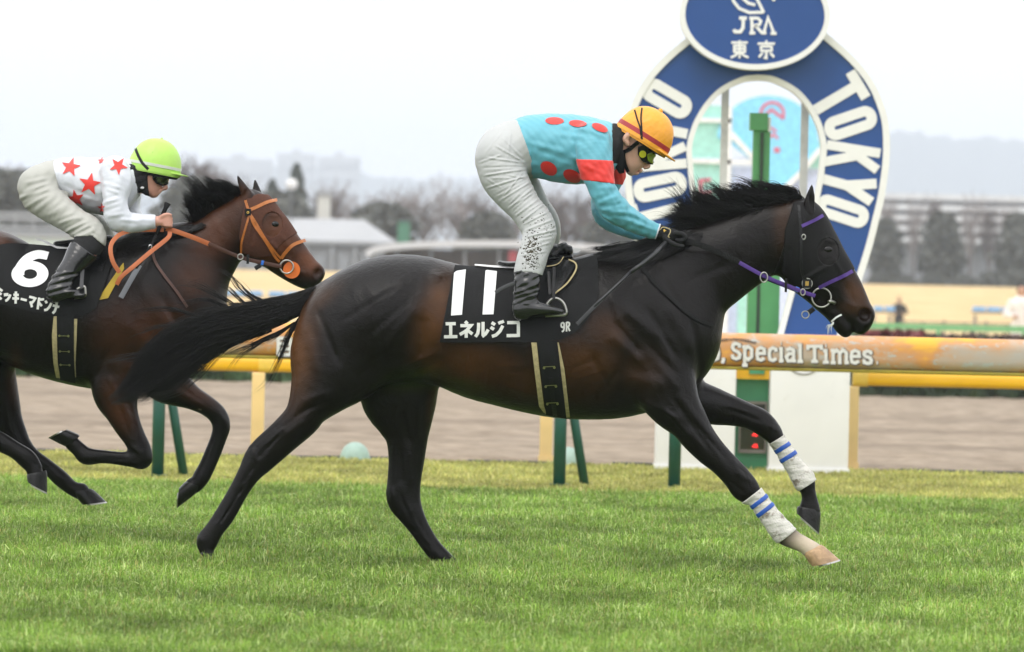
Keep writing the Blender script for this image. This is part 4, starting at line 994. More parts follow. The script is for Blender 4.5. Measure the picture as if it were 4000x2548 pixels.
for a in (('bare', -30, 372, 350, 'bare brown tree cut by the left edge of the frame'), ('round', 10, 400, 345, 'dark tree at the left edge above the white barrier', 1.5), ('bare', 30, 366, 352, 'bare brown tree just inside the left edge'), ('round', 62, 405, 348, 'dark tree behind the back of the jockey in white', 1.4), ('bare', 84, 362, 356, 'tallest bare tree left of the jockey in white'), ('round', 118, 410, 350, 'dark tree behind the hip of the jockey in white', 1.4), ('bare', 170, 385, 360, 'bare tree over the back of the jockey in white'),
    ('bare', 262, 372, 362, 'bare tree over the shoulder of the jockey in white'), ('bare', 445, 336, 356, 'tall bare tree right of the lime helmet'), ('round', 452, 420, 350, 'dark tree between lime helmet and horse mane', 1.3), ('bare', 505, 372, 360, 'bare tree above the mane of the left horse'), ('bare', 545, 388, 352, 'bare tree behind the ears of the left horse', 1.2), ('round', 600, 455, 340, 'dark evergreen left of the two conifers', 1.5), ('conifer', 640, 424, 352, 'shorter conifer left of the round white lamp', 1.2), ('conifer', 698, 388, 355, 'taller conifer behind the round white lamp', 1.1), ('round', 668, 452, 342, 'dark evergreen under the round white lamp', 1.4), ('bare', 735, 418, 350, 'bare tree left of the pale tower', 1.2),
    ('pale', 800, 414, 372, 'pale bare tree right of the pale tower'), ('pale', 862, 424, 368, 'pale bare tree left of the green kiosk', 1.2), ('round', 905, 478, 352, 'dark spreading evergreen left of the green kiosk', 1.9), ('pale', 945, 420, 372, 'pale bare tree behind the green kiosk', 1.1), ('pale', 1010, 428, 366, 'pale bare tree second right of the green kiosk', 1.2), ('pale', 1075, 412, 362, 'large pale bare tree left of the white breeches', 1.3), ('bare', 1110, 440, 356, 'bare tree at the thigh of the turquoise jockey', 1.1), ('round', 1150, 500, 346, 'dark low evergreen behind the lower thigh of the turquoise jockey', 1.7),
    ('pale', 1215, 420, 365, 'pale bare tree behind the thigh of the turquoise jockey'), ('pale', 1290, 415, 368, 'pale bare tree under the belly of the turquoise jockey', 1.1), ('bare', 1345, 430, 360, 'bare brown tree left of the turquoise elbow', 1.1), ('bare', 1400, 424, 362, 'bare brown tree behind the turquoise sleeve'), ('round', 1440, 505, 350, 'dark evergreen left of the goal board', 1.7), ('pale', 1460, 430, 372, 'pale bare tree touching the goal board at the left'),
    ('pale', 2092, 436, 440, 'thin bare tree right beside the goal board, above the white building', .5), ('pale', 2150, 446, 445, 'thin bare tree over the white building, second from the goal board', .45), ('bare', 2205, 430, 440, 'tallest thin bare tree over the middle of the white building', .45), ('pale', 2282, 440, 436, 'thin bare tree rising in the gap between two dark evergreens', .6), ('bare', 2330, 446, 440, 'thin bare tree near the right end of the white building', .45), ('pale', 2378, 452, 436, 'thin bare tree at the right edge over the white building', .5),
    ('round', 2084, 514, 400, 'dark evergreen right beside the goal board', .85), ('round', 2216, 500, 400, 'largest dark evergreen in the middle of the white building', 1.0), ('round', 2395, 503, 400, 'dark evergreen at the right edge', 1.0), 
    ('bush', 2070, 640, 385, 'dark shrub on the bank crest right of the goal board', 1.2), ('bush', 2130, 646, 384, 'dark shrub on the bank crest, second from the goal board', 1.3), ('bush', 2195, 642, 386, 'dark shrub on the bank crest, third from the goal board', 1.3), ('bush', 2265, 644, 385, 'dark shrub on the bank crest, third from the right edge', 1.3), ('bush', 2330, 638, 384, 'dark shrub on the bank crest, second from the right edge', 1.3), ('bush', 2395, 636, 386, 'dark shrub on the bank crest at the right edge', 1.3)):
    tree(*a)
# hills
hu = np.array([-400, -100, 150, 330, 500, 640, 760, 850, 880, 1000, 1200, 1400, 1550, 1700, 1850, 2000, 2080, 2150, 2210, 2260, 2310, 2360, 2430, 2600, 2900], float)
hv = np.array([430, 425, 415, 402, 396, 392, 394, 404, 418, 424, 424, 422, 405, 380, 350, 325, 314, 312, 322, 330, 322, 330, 334, 350, 380], float)
g = np.linspace(-400, 2900, 260); top = np.interp(g, hu, hv) + 3 * np.sin(g * .11) + 2 * np.sin(g * .29 + 1) + 1.5 * np.sin(g * .63)
rows = []
for f in np.linspace(0, 1, 9):
    rows.append([(P2(u, v, 5600 + 800 * f)[0], 5600 + 800 * f, Z0 - .3 + (P2(u, v, 6400)[2] - Z0 + .3) * math.sin(f * math.pi / 2) + (rs.normal(0, 2.4) if 0 < f < 1 else 0)) for u, v in zip(g, top)])
V = np.array(rows).reshape(-1, 3); i = np.arange(len(V)).reshape(9, len(g)); Q = np.stack([i[:-1, :-1], i[:-1, 1:], i[1:, 1:], i[1:, :-1]], -1).reshape(-1, 4)
o = put('hills', (V, Q), ground_mat('wooded_hill', (0.04, 0.05, 0.04), (0.09, 0.095, 0.075), .01, .01), None); o['kind'] = 'structure'

# air
hz = put('haze', MB().box(-1100, 1100, -12, 7200, -1.2, 205), bpy.data.materials.new('haze_air'), None)
hm = hz.data.materials[0]; hm.use_nodes = True; hm.node_tree.nodes.clear()
pv = hm.node_tree.nodes.new('ShaderNodeVolumePrincipled'); pv.inputs['Color'].default_value = (0.84, 0.905, 1.0, 1); pv.inputs['Density'].default_value = 0.0003; pv.inputs['Anisotropy'].default_value = 0.0
ho = hm.node_tree.nodes.new('ShaderNodeOutputMaterial'); hm.node_tree.links.new(pv.outputs[0], ho.inputs['Volume']); hz['kind'] = 'stuff'
# ================================================================== horses
def horse_mat(name, dark, tan, leg):
    m = bpy.data.materials.new(name); m.use_nodes = True
    n, l = m.node_tree.nodes, m.node_tree.links; b = n['Principled BSDF']
    def attr(a):
        q = n.new('ShaderNodeAttribute'); q.attribute_name = a; return q.outputs['Fac']
    def mixc(f, A, B):
        x = n.new('ShaderNodeMix'); x.data_type = 'RGBA'; l.new(f, x.inputs['Factor'])
        for k, c in (('A', A), ('B', B)):
            if isinstance(c, tuple): x.inputs[k].default_value = (*c, 1)
            else: l.new(c, x.inputs[k])
        return x.outputs['Result']
    tc = n.new('ShaderNodeTexCoord')
    nz = n.new('ShaderNodeTexNoise'); nz.inputs['Scale'].default_value = 9; nz.inputs['Detail'].default_value = 6
    l.new(tc.outputs['Object'], nz.inputs['Vector'])
    mr = n.new('ShaderNodeMapRange'); mr.inputs[1].default_value = .3; mr.inputs[2].default_value = .7; mr.inputs[3].default_value = .75; mr.inputs[4].default_value = 1.2
    l.new(nz.outputs['Fac'], mr.inputs[0])
    ml = n.new('ShaderNodeMath'); ml.operation = 'MULTIPLY'; ml.use_clamp = True
    l.new(attr('tan'), ml.inputs[0]); l.new(mr.outputs[0], ml.inputs[1])
    c = mixc(ml.outputs[0], dark, tan)
    c = mixc(attr('leg'), c, leg)
    c = mixc(attr('white'), c, (0.60, 0.50, 0.38))
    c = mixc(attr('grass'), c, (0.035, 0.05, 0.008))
    l.new(c, b.inputs['Base Color'])
    # short hair: fine streaks lying along the body
    mp = n.new('ShaderNodeMapping'); mp.inputs['Scale'].default_value = (60, 200, 260); mp.inputs['Rotation'].default_value = (0, 0.5, 0)
    l.new(tc.outputs['Object'], mp.inputs[0])
    hz = n.new('ShaderNodeTexNoise'); hz.inputs['Scale'].default_value = 1; hz.inputs['Detail'].default_value = 4
    l.new(mp.outputs[0], hz.inputs['Vector'])
    bp = n.new('ShaderNodeBump'); bp.inputs['Strength'].default_value = 0.25; bp.inputs['Distance'].default_value = 0.004
    l.new(hz.outputs['Fac'], bp.inputs['Height'])
    vz = n.new('ShaderNodeTexNoise'); vz.inputs['Scale'].default_value = 24; vz.inputs['Detail'].default_value = 3; vz.inputs['Distortion'].default_value = 1.2
    l.new(tc.outputs['Object'], vz.inputs['Vector'])
    vp = n.new('ShaderNodeBump'); vp.inputs['Strength'].default_value = 0.16; vp.inputs['Distance'].default_value = 0.02
    l.new(vz.outputs['Fac'], vp.inputs['Height']); l.new(bp.outputs[0], vp.inputs['Normal']); l.new(vp.outputs[0], b.inputs['Normal'])
    rr = n.new('ShaderNodeMapRange'); rr.inputs[3].default_value = 0.26; rr.inputs[4].default_value = 0.42
    l.new(nz.outputs['Fac'], rr.inputs[0]); l.new(rr.outputs[0], b.inputs['Roughness'])
    b.inputs['Specular IOR Level'].default_value = 0.19
    b.inputs['Sheen Weight'].default_value = 0.0
    return m
def attrs(me, Y0, spots):
    """spots: attribute -> list of (u, v, ru, rv, angle, strength)"""
    n = len(me.vertices); co_ = np.empty(n * 3, dtype=np.float32); me.vertices.foreach_get('co', co_); co_ = co_.reshape(-1, 3)
    return co_
def paint(o, spots):
    me = o.data; n = len(me.vertices); c = np.empty(n * 3, dtype=np.float32); me.vertices.foreach_get('co', c)
    c = c.reshape(-1, 3) + gpos(o)
    U, Vv = proj(c[:, 0], c[:, 1], c[:, 2])
    for a, rows in spots.items():
        w = np.zeros(n)
        for u, v, ru, rv, ang, s in rows:
            ca, sa = math.cos(math.radians(ang)), math.sin(math.radians(ang))
            p, q = ((U - u) * ca + (Vv - v) * sa) / ru, (-(U - u) * sa + (Vv - v) * ca) / rv
            w = np.maximum(w, s * np.exp(-(p * p + q * q) ** 1.3))
        me.attributes.new(a, 'FLOAT', 'POINT').data.foreach_set('value', w.astype(np.float32))

BLACK_HAIR = pbr('black_horse_hair', (0.007, 0.006, 0.006), rough=0.36, var=0.3, vscale=30, spec=0.34)
HOOF_DARK = pbr('dark_hoof_horn', (0.008, 0.0075, 0.007), rough=0.3, spec=.28, var=0.3, vscale=40, bump=0.3, bscale=90)
HOOF_PALE = pbr('pale_hoof_horn', (0.42, 0.27, 0.15), rough=0.5, var=0.35, vscale=25, bump=0.3, bscale=90, dirt=(0.05, 0.03, 0.02), dirt_amt=0.5)
STEEL = pbr('worn_steel', (0.42, 0.41, 0.38), rough=0.32, metal=1.0, var=0.15)
EYE = pbr('wet_dark_eye', (0.004, 0.003, 0.002), rough=0.16, spec=.35)
NOSTRIL = pbr('nostril_skin', (0.012, 0.008, 0.008), rough=0.7)

def hoof(Y, hc, tc_, hb, tb, wid, mat, parent, up=(0, 0)):
    """hoof lofted from coronet to ground border, with a steel shoe under it"""
    A = [px(*p, Y) for p in (hc, tc_, hb, tb)]
    rows = []
    def ringp(h, t, w, n=20):
        c, a = (h + t) / 2, (t - h) / 2
        return [c + a * math.cos(2 * math.pi * i / n) + np.array([0, w, 0]) * math.sin(2 * math.pi * i / n) * (1 - 0.18 * math.cos(2 * math.pi * i / n)) for i in range(n)]
    n = 20; R = []
    for s in np.linspace(-0.12, 1, 8):
        bulge = 0.02 * math.sin(math.pi * max(s, 0))
        h = A[0] + (A[2] - A[0]) * s; t = A[1] + (A[3] - A[1]) * s
        sc = 0.9 if s < -0.01 else 1.0
        m = (h + t) / 2; h, t = m + (h - m) * (sc + bulge), m + (t - m) * (sc + bulge)
        R.append(ringp(h, t, wid * (0.80 + 0.2 * max(s, 0)) * sc))
    V = [p for r in R for p in r]
    Fc = [(i * n + k, i * n + (k + 1) % n, (i + 1) * n + (k + 1) % n, (i + 1) * n + k) for i in range(7) for k in range(n)]
    mb = MB().add(V, Fc, True)
    # concave sole
    c = sum(R[-1]) / n; nrm = (A[0] + A[1]) / 2 - c; nrm = nrm / np.linalg.norm(nrm)
    inner = [c + (p - c) * 0.75 for p in R[-1]]; deep = [c + (p - c) * 0.6 + nrm * 0.010 for p in R[-1]]
    mb.add(R[-1] + inner + deep + [c + nrm * 0.006], [(k, (k + 1) % n, n + (k + 1) % n, n + k)[::-1] for k in range(n)] + [(n + k, n + (k + 1) % n, 2 * n + (k + 1) % n, 2 * n + k)[::-1] for k in range(n)] + [(2 * n + k, 2 * n + (k + 1) % n, 3 * n)[::-1] for k in range(n)])
    o = put('hoof', mb, mat, parent)
    s0 = R[-1]; ks = [k for k in range(n) if abs(((k + n / 2) % n) - n / 2) <= 7]
    ks = sorted(ks, key=lambda k: ((k + n / 2) % n))
    P = np.array([c + (s0[k] - c) * 0.93 - nrm * 0.004 for k in ks])
    sh = MB()
    L = [c + (s0[k] - c) * 1.015 for k in ks]; I = [c + (s0[k] - c) * 0.74 for k in ks]
    V = L + I + [p - nrm * 0.008 for p in L] + [p - nrm * 0.008 for p in I]; m = len(ks)
    Fc = []
    for k in range(m - 1):
        Fc += [(k, k + 1, m + k + 1, m + k), (2 * m + k, 3 * m + k, 3 * m + k + 1, 2 * m + k + 1), (k, 2 * m + k, 2 * m + k + 1, k + 1), (m + k, m + k + 1, 3 * m + k + 1, 3 * m + k)]
    Fc += [(0, m, 3 * m, 2 * m), (m - 1, 3 * m - 1, 4 * m - 1, 2 * m - 1)]
    put('horseshoe', sh.add(V, Fc), STEEL, o)
    return o

# ------------------------------------------------------------------ leading horse (number 11)
Y1 = 24.8
H1_LEGS = {
 'near_hind': edges([(1232, 1292, 1620, 1240, .13, -.07), (1140, 1370, 1556, 1350, .15, -.09), (1141, 1452, 1418, 1500, .13, -.11), (1137, 1538, 1288, 1620, .10, -.12),
    (1111, 1605, 1240, 1675, .078, -.13), (1056, 1664, 1162, 1745, .06, -.13), (968, 1752, 1082, 1810, .044, -.13), (940, 1818, 1010, 1878, .038, -.13),
    (899, 1899, 962, 1944, .031, -.13), (847, 1987, 912, 2034, .029, -.13), (806, 2051, 872, 2085, .033, -.13), (770, 2100, 850, 2126, .036, -.13), (777, 2135, 836, 2152, .03, -.13), (790, 2168, 836, 2180, .036, -.13)], Y1, .05),
 'far_hind': edges([(1430, 1380, 1715, 1400, .12, .1), (1402, 1540, 1710, 1497, .115, .12), (1457, 1629, 1692, 1600, .09, .13), (1503, 1705, 1674, 1680, .072, .13),
    (1517, 1781, 1660, 1790, .058, .13), (1513, 1870, 1645, 1880, .048, .13), (1509, 1942, 1643, 1945, .044, .13), (1543, 2003, 1650, 1982, .039, .13), (1598, 2075, 1674, 2045, .032, .13),
    (1648, 2145, 1712, 2110, .031, .13), (1690, 2196, 1752, 2155, .034, .13), (1722, 2215, 1790, 2200, .03, .13)], Y1, .05),
 'near_fore': edges([(2420, 1400, 2700, 1380, .10, -.13), (2475, 1535, 2715, 1470, .10, -.13), (2550, 1639, 2712, 1515, .082, -.14), (2615, 1681, 2752, 1604, .068, -.14), (2661, 1728, 2788, 1680, .058, -.14),
    (2713, 1776, 2828, 1740, .051, -.14), (2772, 1824, 2872, 1790, .045, -.14), (2822, 1872, 2926, 1850, .044, -.14), (2852, 1911, 2962, 1898, .043, -.14), (2890, 1936, 2972, 1916, .034, -.14),
    (2918, 1955, 2978, 1918, .03, -.14), (2954, 2004, 3016, 1970, .029, -.14), (2982, 2043, 3044, 2004, .03, -.14), (3024, 2104, 3098, 2062, .036, -.14), (3082, 2138, 3130, 2086, .032, -.14), (3122, 2155, 3168, 2108, .03, -.14), (3146, 2176, 3210, 2136, .034, -.14)], Y1, .035),
 'far_fore': edges([(2560, 1560, 2700, 1400, .09, .1), (2645, 1625, 2738, 1480, .085, .12), (2775, 1659, 2791, 1513, .068, .12), (2843, 1663, 2856, 1543, .057, .12), (2909, 1673, 2922, 1573, .05, .12),
    (2950, 1693, 2985, 1600, .046, .12), (2985, 1717, 3039, 1655, .043, .12), (3014, 1742, 3058, 1700, .036, .12), (3034, 1768, 3078, 1730, .029, .12), (3054, 1804, 3104, 1765, .029, .12), (3078, 1843, 3135, 1812, .03, .12),
    (3100, 1887, 3179, 1860, .036, .12), (3127, 1925, 3184, 1905, .031, .12), (3131, 1955, 3193, 1950, .029, .12), (3120, 1985, 3205, 2002, .033, .12)], Y1, .035)}
H1_HEAD = [edges([(3180, 808, 3060, 905, .075, 0), (3219, 841, 3030, 985, .09, 0), (3253, 894, 3032, 1050, .098, 0), (3282, 953, 3072, 1108, .094, 0), (3312, 1007, 3125, 1152, .075, 0), (3341, 1061, 3180, 1196, .062, 0),
      (3361, 1100, 3218, 1216, .056, 0), (3388, 1160, 3272, 1240, .054, 0), (3404, 1208, 3318, 1262, .052, 0)], Y1, .03),
    line([(3378, 1228, 38, .05, 0), (3366, 1266, 36, .045, 0), (3358, 1282, 26, .04, 0)], Y1, .02),
    edges([(3215, 1165, 3180, 1200, .05, 0), (3290, 1215, 3232, 1247, .045, 0), (3325, 1262, 3256, 1278, .042, 0), (3330, 1286, 3276, 1298, .036, 0)], Y1, .012)]
H1_NECK = [edges([(2440, 975, 2770, 1300, .15, 0), (2560, 930, 2802, 1244, .125, 0), (2690, 888, 2846, 1202, .105, 0), (2820, 847, 2912, 1142, .092, 0), (2940, 808, 2972, 1092, .085, 0), (3050, 785, 3030, 1060, .085, 0), (3130, 782, 3085, 980, .08, 0)], Y1, .06)]
H1_TORSO = [edges([(1312, 1118, 1302, 1388, .17, 0), (1400, 1052, 1400, 1480, .25, 0), (1500, 1003, 1500, 1495, .28, 0), (1600, 995, 1600, 1490, .28, 0), (1700, 1017, 1700, 1492, .28, 0),
      (1800, 1041, 1800, 1526, .285, 0), (1900, 1046, 1900, 1567, .30, 0), (2000, 1048, 2000, 1593, .31, 0), (2100, 1045, 2100, 1617, .31, 0), (2200, 1032, 2200, 1635, .30, 0), (2300, 1005, 2300, 1640, .28, 0),
      (2400, 980, 2400, 1634, .255, 0), (2500, 985, 2500, 1600, .235, 0), (2580, 1060, 2585, 1530, .215, 0), (2630, 1160, 2625, 1470, .19, 0)], Y1, .05, 3)]
H1_EARS = [line([(3160, 850, 26, .03, s * .055), (3160, 805, 23, .024, s * .062), (3166, 765, 17, .018, s * .064), (3171, 725, 5, .008, s * .064)], Y1 + 0, .012) for s in (-1, 1)]
H1_RELIEF = relief([
    (2360, 1120, 2560, 1340, 34, 7), (2372, 1300, 2510, 1420, 26, 9), (2400, 1262, 2500, 1385, 12, -7), (2430, 1200, 2590, 1330, 26, 7), (2520, 1200, 2640, 1400, 14, -7), (2600, 1180, 2700, 1380, 30, 7),
    (2700, 1250, 2735, 1450, 16, -6), (2440, 1480, 2600, 1500, 36, 9), (2420, 1440, 2330, 1560, 18, -7), (2500, 1560, 2660, 1640, 12, 5), (2606, 1531, 2782, 1776, 10, -5), (2600, 1600, 2740, 1750, 12, 4), (2640, 1530, 2800, 1740, 14, 4),
    (2555, 1040, 2660, 1210, 16, -5), (2450, 1120, 2560, 1040, 22, -4), (2700, 1000, 2900, 930, 40, 4), (2680, 1100, 2900, 1010, 16, -3),
    (1440, 1180, 1600, 1090, 40, 5), (1330, 1260, 1560, 1120, 12, -3), (1240, 1200, 1330, 1420, 12, -7), (1190, 1260, 1250, 1460, 22, 5), (1420, 1330, 1590, 1180, 14, -3), (1500, 1390, 1640, 1180, 30, 6), (1680, 1070, 1730, 1090, 18, 8),
    (1560, 1440, 1720, 1370, 10, 5), (1590, 1470, 1740, 1400, 14, -6), (1660, 1230, 1640, 1400, 30, -10), (1380, 1480, 1520, 1390, 20, -4),
    (1180, 1570, 1300, 1530, 18, 5), (1090, 1680, 1230, 1580, 8, -4), (1010, 1790, 1100, 1690, 9, -5), (860, 2050, 960, 1890, 5, -4), (1560, 1760, 1570, 1900, 12, -4), (1580, 2040, 1680, 2150, 5, -4),
    (1950, 1430, 2060, 1420, 10, 2.5), (1930, 1460, 2050, 1450, 8, -2), (2230, 1440, 2330, 1400, 10, -3), (2250, 1480, 2360, 1440, 10, 3), (2270, 1520, 2370, 1490, 10, -2.5),
    (3080, 960, 3060, 1070, 14, -4), (3235, 1040, 3120, 1100, 10, 4), (3250, 1010, 3300, 1090, 10, 4), (3300, 1110, 3340, 1190, 12, -4), (3290, 1180, 3350, 1200, 8, 3), (3215, 935, 3260, 945, 10, 5), (2850, 1780, 2900, 1880, 12, 4),
    (985, 1745, 1010, 1800, 9, 5), (1000, 1815, 950, 1890, 7, -5), (930, 1935, 850, 2050, 6, 4), (955, 1900, 870, 2035, 5, -4.5), (780, 2090, 800, 2110, 9, 4), (845, 2075, 835, 2120, 7, -3), (1120, 1700, 1200, 1640, 12, 5), (1160, 1620, 1290, 1560, 10, -5), (1050, 1735, 1120, 1660, 7, 5),
    (1525, 1900, 1530, 1960, 9, 6), (1560, 1930, 1600, 2030, 7, -5), (1600, 1760, 1600, 1900, 9, 4), (1585, 1960, 1640, 2080, 6, 4), (1610, 2010, 1690, 2130, 5, -4), (1700, 2150, 1720, 2190, 9, 4), (1560, 1600, 1600, 1740, 14, -5), (1640, 1560, 1630, 1720, 12, 5),
    (2870, 1835, 2930, 1880, 9, 5), (2840, 1870, 2900, 1920, 6, -4), (2700, 1640, 2840, 1800, 8, -5), (2560, 1560, 2700, 1720, 10, 5), (2850, 1600, 2980, 1650, 8, -4), (2820, 1580, 2960, 1620, 10, 4), (3010, 1660, 3040, 1690, 10, 5),
    (2380, 1150, 2420, 1260, 16, 5), (2560, 1420, 2650, 1520, 14, 5), (2300, 1380, 2400, 1560, 18, -5), (2520, 1340, 2640, 1460, 12, -5), (1960, 1500, 2080, 1540, 12, 2.5), (1900, 1380, 1880, 1520, 14, 2), (1830, 1370, 1810, 1490, 14, -2), (1980, 1380, 1970, 1540, 14, -2),
    (2470, 1390, 2530, 1450, 5, 2), (2530, 1450, 2552, 1530, 5, 2), (2552, 1530, 2620, 1600, 5, 2.2), (2390, 1200, 2440, 1290, 5, 1.6), (2560, 1300, 2610, 1380, 5, 2), (2610, 1380, 2622, 1470, 5, 2), (2280, 1545, 2400, 1520, 5, 1.8), (2400, 1520, 2470, 1540, 5, 1.8), (1600, 1130, 1560, 1230, 6, 1.6), (1560, 1230, 1500, 1300, 6, 1.6), (1290, 1480, 1220, 1560, 5, 2), (1450, 1500, 1380, 1550, 6, 2), (2680, 1660, 2740, 1740, 5, 2), (3290, 1060, 3270, 1130, 5, 2), (3270, 1130, 3290, 1180, 5, 2), (3200, 1080, 3150, 1120, 6, 2)], Y1)
H1_RELIEF = ('relief', [(a, b, c, d, w * .88, mm * 1.35) for a, b, c, d, w, mm in H1_RELIEF[1]], Y1)
H1_HOLES = [ell(3380, 1231, 27, 28, .040, -.058, Y1, 20, .010, True), ell(3229, 975, 21, 14, .02, -.098, Y1, 10, .01, True), ell(3168, 790, 9, 40, .016, -.085, Y1, 8, .008, True)]
H1_OPS = H1_TORSO + [H1_LEGS['near_hind'], H1_LEGS['far_hind'], H1_LEGS['near_fore'], H1_LEGS['far_fore']] + H1_NECK + H1_HEAD + H1_EARS + [H1_RELIEF,
    line([(1310, 1135, 36, .05, 0), (1250, 1150, 30, .04, 0), (1180, 1182, 24, .03, 0)], Y1, .04)] + H1_HOLES
lo_, hi_ = bounds(H1_OPS)
H1_FIELD = Field(lo_, hi_, 0.007).run(H1_OPS)
H1_COAT = horse_mat('dark_bay_coat', (0.0052, 0.0038, 0.0034), (0.105, 0.042, 0.013), (0.0042, 0.0036, 0.0034))
f_ = H1_FIELD.f
V_, Q_ = nets(f_, H1_FIELD.lo, H1_FIELD.h, 2)
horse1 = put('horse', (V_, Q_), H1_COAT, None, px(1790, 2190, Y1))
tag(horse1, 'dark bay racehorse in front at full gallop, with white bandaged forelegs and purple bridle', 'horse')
paint(horse1, {'tan': [(1150, 1370, 75, 190, 5, .85), (1700, 1250, 70, 170, 18, .75), (1850, 1430, 190, 90, 10, .55), (1690, 1420, 60, 70, 0, .5), (2250, 1420, 160, 110, 0, .5), (2060, 1500, 250, 70, 8, .35), (1230, 1180, 120, 40, -40, .3), (3350, 1150, 40, 75, -28, .55), (3340, 1200, 60, 30, 0, .3), (2360, 1300, 90, 80, 30, .35), (3060, 870, 40, 120, 0, .25), (2500, 1450, 90, 90, 0, .2), (1700, 1560, 26, 120, 8, .35)],
    'leg': [(900, 2000, 260, 260, 0, .8), (1640, 2020, 200, 260, 0, .8), (2900, 1850, 260, 200, 35, .5), (3150, 1850, 100, 250, 0, .7)],
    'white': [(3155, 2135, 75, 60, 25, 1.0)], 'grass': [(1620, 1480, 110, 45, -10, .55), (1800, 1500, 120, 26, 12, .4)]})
hoof(Y1 - .14, (3140, 2168), (3216, 2132), (3172, 2213), (3278, 2186), .052, HOOF_PALE, horse1)
hoof(Y1 + .12, (3114, 1980), (3206, 2003), (3112, 2006), (3200, 2084), .05, HOOF_DARK, horse1)
hoof(Y1 - .13, (783, 2158), (838, 2172), (785, 2188), (858, 2196), .05, HOOF_DARK, horse1)
hoof(Y1 + .13, (1722, 2208), (1798, 2203), (1745, 2226), (1868, 2231), .05, HOOF_DARK, horse1)
def eye(u, v, r, fd, Y0, parent, back=0.012):
    x, z = world_xz(np.array([u]), np.array([v]), Y0); y = fd.drape(x, z, 0)[0]
    put('eye', MB().ball((x[0], y + back, z[0]), (r * 1.15, r * .7, r * .85), 16, 10), EYE, parent)
eye(3229, 976, 0.019, H1_FIELD, Y1, horse1, 0.006)

# bandages: wraps swollen out of the legs, with blue tape rings
BAND = pbr('muddy_white_bandage', (0.62, 0.6, 0.55), rough=0.9, var=0.14, vscale=30, bump=0.5, bscale=120, dirt=(0.16, 0.11, 0.07), dirt_amt=0.75, dirt_scale=22, dirt_at=0.55)
TAPE = pbr('blue_tape', (0.02, 0.09, 0.42), rough=0.4, var=0.2)
def bandage(leg, a, b, tapes, dy, label):
    """between centre points a and b along the leg"""
    a, b = np.array(a, float), np.array(b, float); d = (b - a) / np.linalg.norm(b - a); L = np.linalg.norm(b - a)
    lo, hi = px(min(a[0], b[0]) - 70, max(a[1], b[1]) + 70, Y1 + dy), px(max(a[0], b[0]) + 70, min(a[1], b[1]) - 70, Y1 + dy)
    lo, hi = np.minimum(lo, hi), np.maximum(lo, hi); lo[1], hi[1] = Y1 + dy - .07, Y1 + dy + .07
    def wraps(U, Vv, X, Yy, Z):
        s = ((U - a[0]) * d[0] + (Vv - a[1]) * d[1]); o = ((U - a[0]) * -d[1] + (Vv - a[1]) * d[0])
        return 0.0016 * ((s + 0.35 * o + 40 * (Yy - Y1)) / 17 % 1.0) + 0.001 * np.sin(s / 7.0 + o / 9)
    h1, h2 = half(*a, *(-d), Y1), half(*b, *d, Y1)
    cut = lambda U, Vv, X, Yy, Z: np.maximum(h1(U, Vv), h2(U, Vv))
    o = put('bandage', solid([H1_LEGS[leg]], .0035, cut, .0045, lo, hi, disp=wraps), BAND, horse1); o['label'] = label
    for s in tapes:
        c = a + d * s; q1, q2 = half(*(c - d * 9), *(-d), Y1), half(*(c + d * 9), *d, Y1)
        put('tape', solid([H1_LEGS[leg]], .003, lambda U, Vv, X, Yy, Z: np.maximum(q1(U, Vv), q2(U, Vv)), .0075, lo, hi), TAPE, o)
bandage('near_fore', (2942, 1930), (3072, 2098), (38, 78), -.14, 'white bandage with blue tape, muddy, on the lower foreleg')
bandage('far_fore', (3034, 1716), (3150, 1900), (40, 82), .12, 'white bandage with blue tape on the raised foreleg')

# tail and mane
def along(C, s):
    C = catmull(np.array(C, float), 8); d = np.r_[0, np.cumsum(np.linalg.norm(np.diff(C, axis=0), axis=1))]; d /= d[-1]
    return np.stack([np.interp(s, d, C[:, i]) for i in range(C.shape[1])], -1)
def tail(C, W, Dp, n, Y0, parent, r=(.0008, .0015), loose=90, M=14):
    """C centre line (u, v), W half width px, Dp half depth m at the same stations"""
    t = np.linspace(0, 1, len(C)); P3 = np.array([px(u, v, Y0) for u, v in C])
    S = np.linspace(0, 1, M)
    a = RNG.uniform(-1, 1, n); b = RNG.uniform(-1, 1, n); rad = np.sqrt(a * a + b * b); k = np.where(rad > 1, 1 / rad, 1); a, b = a * k, b * k
    end = RNG.uniform(.5, 1.0, n) ** .45; st = RNG.uniform(0, .25, n)
    s = st[:, None] + (end - st)[:, None] * S[None]
    ctr = along(P3, s); w = np.interp(s, t, W) * Y0 / F; dp = np.interp(s, t, Dp)
    T = np.gradient(ctr, axis=1); nx = np.stack([-T[..., 2], T[..., 0]], -1); nx /= np.linalg.norm(nx, axis=-1, keepdims=True) + 1e-9
    ph = RNG.uniform(0, 6.28, n)[:, None]
    nl = 42; lk = RNG.integers(0, nl, n); la, lb, lc = RNG.uniform(-1, 1, nl), RNG.uniform(-1, 1, nl), RNG.normal(0, .34, nl)
    wt = np.clip(s * 1.5 - .15, 0, 1)          # strands gather into separate locks towards the end
    a = a[:, None] * (1 - wt) + (la[lk][:, None] * .95 + .17 * RNG.normal(0, 1, n)[:, None]) * wt + lc[lk][:, None] * s ** 2
    b = b[:, None] * (1 - wt) + (lb[lk][:, None] * .9 + .2 * RNG.normal(0, 1, n)[:, None]) * wt
    ao = a + 0.12 * np.sin(s * 7 + ph) + 0.25 * (RNG.uniform(-1, 1, n)[:, None]) * S[None] ** 2
    P = ctr.copy(); P[..., 0] += nx[..., 0] * w * ao; P[..., 2] += nx[..., 1] * w * ao; P[..., 1] += dp * (b + .15 * np.sin(s * 9 + 2 * ph))
    return P, RNG.uniform(*r, n)
